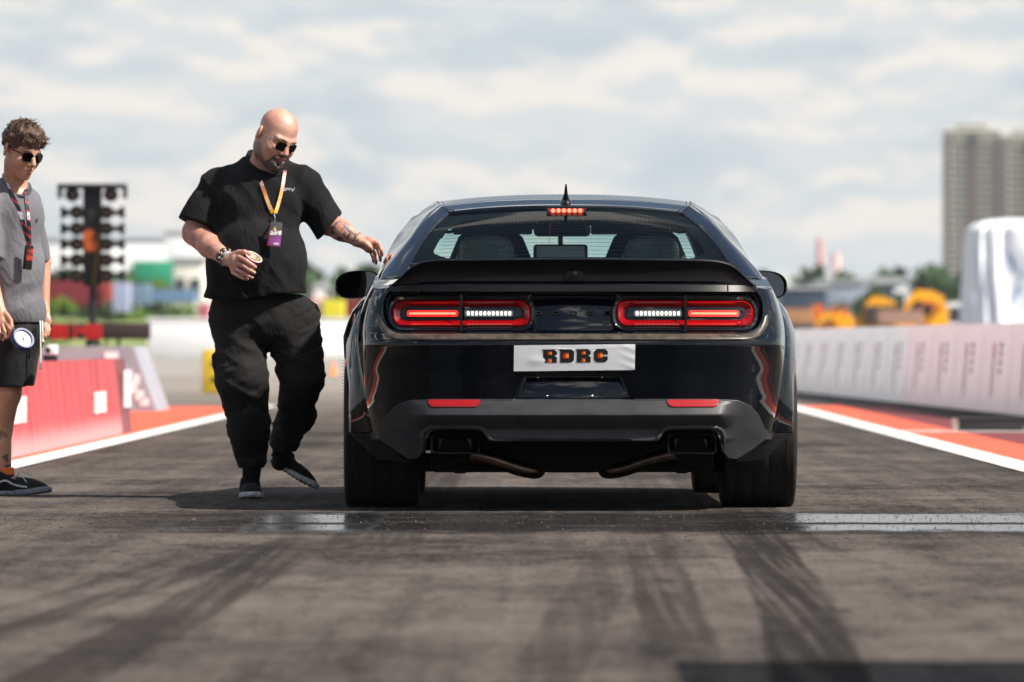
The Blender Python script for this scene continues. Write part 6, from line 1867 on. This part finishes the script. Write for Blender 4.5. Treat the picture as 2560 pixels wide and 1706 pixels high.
MB().tube([tuple(k0 - org), tuple(A3((bt[0], (k0[1] + bt[1]) / 2, (k0[2] + bt[2]) / 2)) - org), tuple(A3((bt[0], yb, bt[2])) - org)], [.005, .0035, .0045], 8).build('clip', M['chrome'], MAN)
def badgef(t, b, oc):
    x, y, z = sepxyz(t, oc); zr = float(m_(0, 566)[2]); c = cmix(t, z.ss(zr + .015, zr + .065), (0.38, 0.10, 0.42), (0.07, 0.07, 0.08))
    n = noise(t, comb(t, x * 2.0, 0.0, z * 1.5), 60.0, 3, 0.6)
    xm = float(m_(637, 0)[0] - org[0])
    w = (z - zr - .058).abs().ss(.012, .007) * n.ss(0.42, 0.5); c = cmix(t, w, c, (0.85, 0.83, 0.85))
    o = (z - zr - .077).abs().ss(.012, .008) * (x - xm).abs().ss(.008, .005) * n.ss(0.4, 0.5); c = cmix(t, o, c, (0.75, 0.45, 0.12))
    o2 = (z - zr - .007).abs().ss(.006, .003) * (x - xm - .006).abs().ss(.014, .010); c = cmix(t, o2, c, (0.8, 0.8, 0.82))
    t.links.new(c, b.inputs['Base Color'])
Mb = Matrix.Rotation(R(-7), 3, 'Y')
cb = (bt + A3(m_(640, 566))) / 2; cb[1] = yb - .004
bdg = MB().box(tuple(cb - org), (.0275, .0018, .056), Matrix.Rotation(R(6), 3, 'Y') , bev=.0015).build('badge', mat('badge_print', rough=0.25, fn=badgef), MAN)
MB().box(tuple(cb - org + np.array([-.0055, .006, -.004])), (.0275, .0015, .055), Matrix.Rotation(R(9), 3, 'Y'), bev=.001).build('badge_card', mat('red_card', (0.65, 0.04, 0.03), 0.4), MAN)
# small white logo on the chest: letters run in a slightly wavy line
mb = MB()
lx = [(655, 436), (661, 435), (667, 436.5), (673, 438.5)]
for i, (x, y) in enumerate(lx):
    c = on_front(shirt, x, y, off=.003) - org; r = .0052 if i in (0, 2) else .0042
    pts = [(c[0] + r * math.cos(a) * (1 if i != 3 else .8), c[1], c[2] + r * 1.15 * math.sin(a)) for a in np.linspace(0, (2 if i in (0,) else 1.3) * math.pi, 12)]
    mb.tube(pts, .0014, 5)
c = on_front(shirt, 676.5, 433.5, off=.003) - org; mb.box(tuple(c), (.002, .001, .002))
mb.build('logo', M['white'], MAN)
# bracelets
def band(c, ax, r, w, m, parent, org, beads=0, cols=None, flat=1.0):
    ax = A3(ax); ax /= np.linalg.norm(ax); u = np.cross(ax, [0, 0, 1.]); u /= np.linalg.norm(u); v = np.cross(ax, u)
    g = None
    if beads:
        mbs = {}
        for i in range(beads):
            a = 2 * math.pi * i / beads; q = c + (u * math.cos(a) + v * math.sin(a)) * r - org
            mm = cols[i % len(cols)]; mbs.setdefault(mm.name, (mm, MB()))[1].lathe([(w * .2, -w), (w * .8, -w * .7), (w, 0), (w * .8, w * .7), (w * .2, w)], 8, None, tuple(q))
        for mm, b in mbs.values():
            o = b.build('bracelet', mm, parent)
    else:
        G = []
        for i in range(40):
            a = 2 * math.pi * i / 40; d = u * math.cos(a) + v * math.sin(a)
            G.append([c + d * r - ax * w - org, c + d * (r + .0025) - ax * w * .8 - org, c + d * (r + .0025) + ax * w * .8 - org, c + d * r + ax * w - org])
        G = np.array(G + G[:1]); grid_mesh('bracelet', G, m, parent, ang=40)
axL = AL['wr'] - m_(482, 566, -.12)
def at_arm(A_, a, t): return A_['wr'] + (a - A_['wr']) * t
fa = m_(482, 566, -.12)
M['bead_t'] = mat('tan_bead', (0.45, 0.32, 0.2), 0.4); M['bead_k'] = mat('black_bead', (0.01, 0.01, 0.01), 0.3); M['bead_w'] = mat('pale_bead', (0.6, 0.62, 0.66), 0.3)
def wb(t, b, oc):
    x, y, z = sepxyz(t, oc); n = noise(t, oc, 120.0, 2); t.links.new(cmix(t, n.ss(0.5, 0.56), (0.012, 0.014, 0.03), (0.55, 0.6, 0.75)), b.inputs['Base Color'])
M['wband'] = mat('printed_wristband', rough=0.5, fn=wb)
band(at_arm(AL, fa, .02), axL, .034, .0065, M['wband'], MAN, org)
band(at_arm(AL, fa, .13), axL, .0375, .0060, None, MAN, org, 20, [M['bead_w'], M['bead_k'], M['bead_t'], M['bead_k']])
band(at_arm(AL, fa, .22), axL, .040, .0052, None, MAN, org, 22, [M['bead_k'], M['bead_k'], M['bead_t']])
fb = m_(785, 530, -.04)
band(at_arm(AR, fb, .04), AR['wr'] - fb, .0335, .0026, None, MAN, org, 30, [M['chrome'], M['bead_k'], M['bead_k']])

# paper cup
CUP = thing('paper_cup', 'small pink paper cup with a white rim held by the bald man', 'cup', tuple(cup_c))
zax = Vector(cup_ax); xax = zax.orthogonal().normalized(); yax = zax.cross(xax)
Mc = Matrix((xax, yax, zax)).transposed()
Hc = .088
o = MB().lathe([(.027, -Hc), (.040, -.004), (.0415, -.002)], 40, Mc).build('cup_wall', mat('pink_paper', (0.44, 0.12, 0.19), 0.5, fn=vary((0.42, 0.12, 0.19), (0.52, 0.17, 0.22), 20)), CUP)
bm = bmesh.new(); bm.from_mesh(o.data); bmesh.ops.delete(bm, geom=[f for f in bm.faces if len(f.verts) > 4 and (Mc.inverted() @ f.calc_center_median()).z > -.01], context='FACES'); bm.to_mesh(o.data); bm.free()
M['paperin'] = mat('cream_paper', (0.82, 0.74, 0.58), 0.6)
G = [[tuple(Mc @ Vector((r * math.cos(a), r * math.sin(a), z))) for a in np.linspace(0, 2 * math.pi, 41)[:-1]] for r, z in ((.0415, -.001), (.0395, -.004), (.034, -.045), (.030, -.062), (.001, -.062))]
grid_mesh('cup_lining', np.array(G), M['paperin'], CUP, closed=True)
MB().tube([tuple(Mc @ Vector((.0415 * math.cos(a), .0415 * math.sin(a), 0))) for a in np.linspace(0, 2 * math.pi, 41)], .0018, 8, caps=False).build('rim', M['white'], CUP)
# ------------------------------------------------------------------ the young man in grey at the left edge
YB = 33.25
def b_(x, y, d=0.0): return A3(P(x, y, YB + d))
og2 = A3((P(30, 787, YB).x, YB, 0.0))
BOY = thing('person', 'young man in grey t-shirt and black shorts at the left edge of the frame', 'person', tuple(og2))
HB = Frame(b_(48, 349, -.06), rot('Z', 42) @ rot('X', 20) @ rot('Y', 4), 0.985)
BR = dict(sh=b_(-22, 470, -.06), el=b_(-28, 620, -.10), wr=b_(2, 722, -.20))
BL_ = dict(sh=b_(66, 465, .10), el=b_(98, 600, .16), wr=b_(101, 712, .10))
def boy_skin(p):
    d = head_sdf(HB.inv(p), .97, .92, -.003) * HB.k
    d = smin(d, RC(p, HB.fw((0, .02, -.06)), b_(36, 440, .03), .054, .060), .02)
    d = smin(d, U(.06, EL(p, b_(28, 520, 0), (.14, .10, .2)), EL(p, b_(35, 700, 0), (.13, .10, .2))), .03)
    for A_ in (BR, BL_):
        d = smin(d, RC(p, A_['sh'], A_['el'], .047, .038), .02)
        d = smin(d, RC(p, A_['el'], A_['wr'], .040, .0265), .015)
    # near hand round the gauge hose
    d = smin(d, RCF(p, b_(2, 722, -.20), b_(4, 742, -.22), .028, .034, (0, 1, 0), .7), .015)
    for j in ([(14, 742, -.235), (21, 755, -.255), (22, 768, -.245), (17, 777, -.235)], [(6, 748, -.235), (11, 762, -.26), (11, 775, -.25), (7, 782, -.235)], [(-3, 750, -.23), (0, 764, -.25), (0, 776, -.24), (-3, 781, -.23)], [(-10, 748, -.22), (-9, 760, -.24), (-9, 770, -.235), (-10, 775, -.225)]):
        d = smin(d, finger(p, [b_(*q) for q in j], .0092, .0072), .004)
    d = smin(d, finger(p, [b_(14, 722, -.22), b_(24, 736, -.24), b_(27, 750, -.25), b_(28, 760, -.25)], .013, .0085), .008)
    # far hand hanging at the hip
    d = smin(d, RCF(p, b_(101, 712, .10), b_(104, 738, .08), .024, .032, (.3, 1, 0), .65), .015)
    for j in ([(109, 742, .07), (113, 758, .06), (110, 770, .05), (104, 778, .05)], [(104, 745, .06), (108, 762, .04), (104, 773, .03), (99, 778, .03)], [(99, 745, .06), (102, 760, .04), (98, 771, .03), (95, 775, .03)], [(95, 742, .07), (96, 755, .05), (94, 764, .04), (92, 768, .04)]):
        d = smin(d, finger(p, [b_(*q) for q in j], .0090, .0070), .004)
    d = smin(d, finger(p, [b_(96, 722, .06), b_(92, 738, .04), b_(93, 752, .03), b_(96, 760, .025)], .0125, .0085), .008)
    # legs
    d = smin(d, RC(p, b_(28, 800, .02), b_(18, 905, -.02), .085, .062), .02)
    d = smin(d, RC(p, b_(18, 905, -.02), b_(2, 985, .03), .058, .056), .025)
    d = smin(d, EL(p, b_(-6, 970, .06), (.050, .055, .095)), .03)
    d = smin(d, RC(p, b_(2, 985, .03), b_(10, 1085, .03), .052, .034), .02)
    d = smin(d, RC(p, b_(-20, 800, .08), b_(-50, 910, .10), .085, .058), .02)
    d = smin(d, RC(p, b_(-50, 910, .10), b_(-60, 1090, .16), .056, .036), .02)
    return d
sk2 = skin('skin_tanned', (0.50, 0.285, 0.19), (0.43, 0.205, 0.135), tat=[tuple(b_(20, 1065, -.02) - og2) + (.055, 17.0, 2.0, .9), tuple(b_(-2, 1010, -.02) - og2) + (.05, 22.0, 6.0, .7)])
grow('body', boy_skin, b_(-95, 1125, -.45), b_(135, 270, .40), .0036, sk2, BOY, og2)
def lips2(p):
    q = HB.inv(p); d = head_sdf(q, .97, .92, -.003)
    return smax(d - .0007, EL(q, (0, -.108, -.063), (.0195, .02, .0105)), .001)
grow('lips', lips2, HB.fw((0, -.1, -.063)) - .05, HB.fw((0, -.1, -.063)) + .05, .0022, M['lips'], BOY, og2)
M['hair'] = hairm('brown_hair', (0.024, 0.012, 0.007), (0.12, 0.060, 0.033))
def hair(p):
    q = HB.inv(p)
    d = EL(q, (0, .014, .062), (.088, .108, .088))
    d = smin(d, EL(q, (.0, -.055, .105), (.066, .050, .036)), .03)
    n = vn(q, 40.0, 5.0) * .009 + ridge(q + .012 * vn(q, 30.)[:, None], np.array([52., 70., 30.]), 1.0) * .0065
    d = d - n
    face = q[:, 1] + .060 + .25 * (.10 - q[:, 2]); 
    d = smax(d, -(q[:, 2] - np.interp(q[:, 1], [-.13, -.085, -.05, .0, .06, .12], [.052, .050, .030, .018, -.030, -.045]) + vn(q, 55.0, 9.0) * .008), .006)
    return d
grow('hair', hair, HB.c - .17, HB.c + np.array([.17, .17, .20]), .0032, M['hair'], BOY, og2)
# loose locks over cap and fringe
mb = MB()
for i in range(460):
    if i < 320:
        a = rng.uniform(0, 2 * math.pi); e = rng.uniform(.15, 1.45); d = np.array([math.cos(a) * math.cos(e), math.sin(a) * math.cos(e), math.sin(e)])
        s0 = np.array([0, .012, .062]) + d * np.array([.086, .106, .088]); fl = np.array([rng.normal(.2, .6), -abs(rng.normal(.8, .4)), rng.normal(-.15, .4)])
        Lh = rng.uniform(.020, .042); cu = rng.uniform(-.016, .016)
    else:
        x = rng.uniform(-.068, .072); s0 = np.array([x, -.090 + x * x * 5, .092 + rng.uniform(-.012, .016)]); fl = np.array([rng.normal(.25, .35), -.35, -1.0]); Lh = rng.uniform(.022, .050); cu = rng.uniform(-.012, .012)
        d = np.array([0, -1., 0])
    fl /= np.linalg.norm(fl); t1 = s0 + fl * Lh * .5 + d * .008 + np.array([cu, 0, 0]); t2 = s0 + fl * Lh + d * .002 + np.array([cu * .2, 0, cu])
    mb.tube([tuple(HB.fw(v) - og2) for v in cr([s0 - d * .006, s0 + fl * Lh * .2 + d * .007, t1, t2], 6)], [.0020, .0023, .0021, .0017, .0011, .0005], 5)
mb.build('hair_locks', M['hair'], BOY)
tag([o for o in bpy.data.objects if o.name == 'hair_locks'][0], kind='stuff')
glasses(HB, BOY, og2, .0285, .0225, -.1075, .003, mat('tortoise_frame', (0.012, 0.009, 0.008), 0.25), M['glass_dark'], .0022, thick=True, round_=.75)
for s in (-1, 1):
    MB().tube([tuple(HB.fw(v) - og2) for v in ((s * .014, -.103, .026), (s * .032, -.100, .032), (s * .052, -.083, .028))], [.002, .003, .0015], 6).build('eyebrow', M['hair'], BOY)
# t-shirt
def tee(p):
    d = U(.06, EL(p, b_(20, 500, .0), (.175, .125, .17)), EL(p, b_(30, 620, -.01), (.150, .125, .24)), EL(p, b_(34, 720, -.0), (.148, .125, .12)))
    d = smin(d, RC(p, b_(22, 432, .06), BR['sh'], .062, .064), .03); d = smin(d, RC(p, b_(40, 436, .04), BL_['sh'], .055, .050), .03)
    sl = RC(p, BR['sh'], b_(-30, 590, -.10), .070, .084); sl = smax(sl, b_(0, 592)[2] - p[:, 2], .004)
    s2 = RC(p, BL_['sh'], b_(84, 590, .14), .056, .060); s2 = smax(s2, b_(0, 600)[2] - p[:, 2], .004)
    d = smin(d, sl, .02); d = smin(d, s2, .02)
    q = p - A3(b_(30, 580)); f = ridge(q @ rot('Y', 10), np.array([12., 7., 3.0]), 2.7) * .0055 + ridge(q @ rot('Y', -30), np.array([6., 5., 15.]), 6.2) * .0055 * sstep(-.02, -.2, q[:, 2]) + vn(q, 9.0, 4.4) * .005
    d = d - f
    d = smax(d, b_(0, 742)[2] - p[:, 2], .004)
    return smax(d, -RC(p, b_(44, 424, -.06), b_(30, 385, .04), .052, .080), .006)
grow('t_shirt', tee, b_(-100, 755, -.40), b_(125, 400, .40), .0050, M['tee_grey'], BOY, og2)
cc = cr([b_(*q) for q in ((6, 412, .09), (8, 432, .02), (28, 446, -.06), (52, 452, -.09), (68, 440, -.04), (66, 424, .06))], 40)
MB().tube([tuple(a - og2) for a in cc], .010, 8).build('collar', cloth('charcoal_rib', (0.05, 0.055, 0.065), (0.06, 0.065, 0.075)), BOY)
# shorts
def shorts(p):
    d = EL(p, b_(34, 770, .0), (.145, .125, .10))
    d = smin(d, RC(p, b_(38, 770, .0), b_(30, 885, -.03), .110, .094), .04)
    d = smin(d, RC(p, b_(64, 770, .04), b_(50, 885, .03), .070, .052), .03)
    d = smin(d, RC(p, b_(-10, 770, .05), b_(-40, 880, .10), .115, .105), .03)
    q = p - A3(b_(30, 820)); d = d - ridge(q @ rot('Y', 8), np.array([13., 8., 3.]), 1.7) * .006 - vn(q, 9., 3.) * .005
    hem = b_(0, 890)[2] + .00 * p[:, 0] + np.where(p[:, 0] > b_(56, 0)[0], .006, .0)
    d = smax(d, hem - p[:, 2], .003); d = smax(d, p[:, 2] - b_(0, 730)[2], .01)
    return d
grow('shorts', shorts, b_(-130, 900, -.35), b_(110, 722, .35), .0046, M['short'], BOY, og2)
for (x0, y1, d) in ((93, 845, -.13), (98, 783, -.12)):
    mb = MB(); pts = cr([b_(x0 - 1, 738, d + .03), b_(x0, 760, d), b_(x0 + .5, y1, d)], 12); mb.tube([tuple(v - og2) for v in pts], .0036, 6); e = pts[-1] - og2
    mb.lathe([(.002, -.010), (.0068, -.006), (.0068, .002), (.003, .007)], 8, None, tuple(e)); mb.build('drawstring', mat('cream_cord', (0.72, 0.68, 0.58), 0.7), BOY)
# sock and shoe
sk_ = RC
grow('sock', lambda p: smax(smax(RC(p, b_(10, 1060, .03), b_(14, 1110, .03), .042, .047), p[:, 2] - (b_(0, 1076)[2] + .10 * (p[:, 0] - b_(10, 0)[0])), .003), b_(0, 1118)[2] - p[:, 2], .003), b_(-40, 1130, -.2), b_(60, 1060, .3), .0034, mat('orange_sock', (0.62, 0.14, 0.02), 0.8), BOY, og2)
M['canvas'] = cloth('black_canvas', (0.012, 0.012, 0.013), (0.018, 0.018, 0.019), sc=300)
M['greysole'] = mat('grey_rubber', (0.22, 0.24, 0.27), 0.6, fn=vary((0.24, 0.26, 0.29), (0.15, 0.16, 0.18), 25))
g, (c, Rm, k) = shoe((b_(118, 0)[0], YB - .10, .003), (b_(-20, 0)[0], YB + .06, .003), (0, 0, 1), BOY, og2, 'skate', M['canvas'], M['greysole'])
# pale side stripe
pts = [c + Rm @ (np.array(v) * k) for v in ((.035, -.0445, .034), (.075, -.0450, .058), (.105, -.0455, .062), (.135, -.048, .050), (.165, -.050, .042), (.215, -.0505, .036))]
ribbon('side_stripe', pts, .008, M['sole'], g, og2, th=.002, face=-Rm[:, 1])
g2, _ = shoe((b_(-30, 0)[0], YB + .06, .003), (b_(-85, 0)[0], YB + .28, .003), (0, 0, 1), BOY, og2, 'skate', M['canvas'], M['greysole'])
# lanyard
def lany2(t, b, oc):
    x, y, z = sepxyz(t, oc); w = (z * 26.0 + x * 20.0).frac()
    c = cmix(t, (w - 0.5).abs().ss(0.36, 0.42), (0.012, 0.013, 0.025), (0.50, 0.02, 0.035))
    n = noise(t, comb(t, x * 3.0, 0.0, z), 110.0, 2); z1 = float(b_(0, 425)[2]); z2 = float(b_(0, 497)[2])
    m = (z - z1).abs().ss(.022, .016).max((z - z2).abs().ss(.022, .016)) * n.ss(0.42, 0.5)
    c = cmix(t, m, c, (0.75, 0.77, 0.85)); t.links.new(c, b.inputs['Base Color'])
M['lany2'] = mat('navy_lanyard', rough=0.5, fn=lany2)
def onb(x, y, off=.004):
    ds = np.arange(-.6, .2, .003); pts = np.array([b_(x, y, d) for d in ds]); v = tee(pts); i = np.argmax(v < off); return pts[i] + np.array([0, -.002, 0])
ribbon('lanyard', [b_(8, 398, .08), b_(10, 412, .0)] + [onb(x, y) for x, y in ((24, 440), (36, 465), (50, 500), (60, 540), (67, 568))], .019, M['lany2'], BOY, og2, face=(-.2, -1, 0))
ribbon('lanyard', [b_(64, 430, .04)] + [onb(x, y) for x, y in ((60, 442), (62, 470), (66, 500), (68, 535), (69, 568))], .015, M['lany2'], BOY, og2, face=(.3, -1, 0))
a_ = onb(68, 572, .02) - og2
MB().tube([tuple(a_), tuple(a_ + [0, -.004, -.012])], .004, 8).build('clip', M['chrome'], BOY)
cb = onb(67, 592, .03) - og2; cb[1] -= .006
def bf2(t, b, oc):
    x, y, z = sepxyz(t, oc); zc = float(b_(0, 588)[2]); n = noise(t, oc, 45.0, 3)
    c = cmix(t, (z - zc - .004).abs().ss(.034, .022) * n.ss(0.35, 0.6), (0.015, 0.012, 0.012), (0.55, 0.06, 0.02)); t.links.new(c, b.inputs['Base Color'])
MB().box(tuple(cb + [-.004, -.008, .0]), (.021, .002, .058), Matrix.Rotation(R(6), 3, 'Y'), bev=.001).build('badge', M['blk'], BOY)
MB().box(tuple(cb + [.003, -.016, .0]), (.0155, .002, .054), Matrix.Rotation(R(5), 3, 'Y'), bev=.001).build('badge_card', mat('badge_red', rough=0.3, fn=bf2), BOY)
# small dark print on the chest
c = onb(80, 507, .002) - og2
mb = MB()
for i in range(4): mb.box((c[0] - .012 + i * .008, c[1] - .001 + i * .004, c[2] + (.003 if i % 2 else -.002)), (.003, .001, .0075), Matrix.Rotation(R(35), 3, 'Z'))
mb.build('chest_print', mat('dark_grey_print', (0.05, 0.05, 0.055), 0.7), BOY)
# tyre pressure gauge
GA = thing('pressure_gauge', 'round blue rimmed pressure gauge held by the young man in grey', 'gauge', tuple(b_(52, 780, -.27)))
nz = Vector((.50, -.72, .50)).normalized(); xx = Vector((0, 0, 1)).cross(nz).normalized(); yy = nz.cross(xx); Mg = Matrix((xx, yy, nz)).transposed()
M['blue'] = mat('blue_rubber', (0.010, 0.028, 0.13), 0.4)
MB().lathe([(.030, -.022), (.050, -.020), (.057, -.014), (.058, .008), (.054, .015), (.044, .015), (.0405, .007), (.0405, .004)], 48, Mg).build('case', M['blue'], GA)
MB().lathe([(.0405, .0045), (.0404, .006), (.002, .0062)], 48, Mg).build('dial', mat('dial_white', (0.78, 0.79, 0.78), 0.4), GA)
mb = MB()
for i in range(31):
    a = R(-135 + 270 * i / 30); r0 = .031 if i % 5 == 0 else .034
    mb.tube([tuple(Mg @ Vector((math.sin(a) * r0, math.cos(a) * r0, .0068))), tuple(Mg @ Vector((math.sin(a) * .036, math.cos(a) * .036, .0068)))], .0004, 4)
mb.build('scale', M['blk'], GA)
mb = MB(); mb.prism([(-.0030, 0), (0, .036), (.0030, 0), (.0022, -.010), (-.0022, -.010)], .001, Mg @ Matrix(((1, 0, 0), (0, 0, 1), (0, 1, 0))) @ Matrix.Rotation(R(-8), 3, 'Y'), tuple(Mg @ Vector((0, -.004, .008)))); mb.lathe([(.005, 0.007), (.005, .009), (.001, .010)], 16, Mg, tuple(Mg @ Vector((0, -.004, 0)))); mb.build('needle', M['blk'], GA)
MB().tube([tuple(Vector(b_(34, 760, -.26)) - GA.location), tuple(Vector(b_(28, 752, -.25)) - GA.location), tuple(Vector(b_(18, 758, -.245)) - GA.location), tuple(Vector(b_(6, 766, -.24)) - GA.location), tuple(Vector(b_(-12, 768, -.23)) - GA.location)], [.007, .006, .0055, .0055, .0055], 10).build('hose', M['chrome'], GA)
MB().tube([tuple(Vector(b_(30, 745, -.25)) - GA.location), tuple(Vector(b_(30, 757, -.25)) - GA.location)], .0035, 8).build('valve', M['chrome'], GA)

# ------------------------------------------------------------------ air
hz = MB().box((0, 2400, 69), (2600, 2600, 70)).build('haze', bpy.data.materials.new('haze_air'))
tag(hz, kind='stuff'); hm = hz.data.materials[0]; hm.use_nodes = True; ht = hm.node_tree
for n in list(ht.nodes): ht.nodes.remove(n)
ho = ht.nodes.new('ShaderNodeOutputMaterial'); hv = ht.nodes.new('ShaderNodeVolumePrincipled')
hv.inputs['Color'].default_value = (0.85, 0.92, 0.96, 1); hv.inputs['Density'].default_value = 0.00006; hv.inputs['Anisotropy'].default_value = 0.2
ht.links.new(hv.outputs[0], ho.inputs['Volume'])
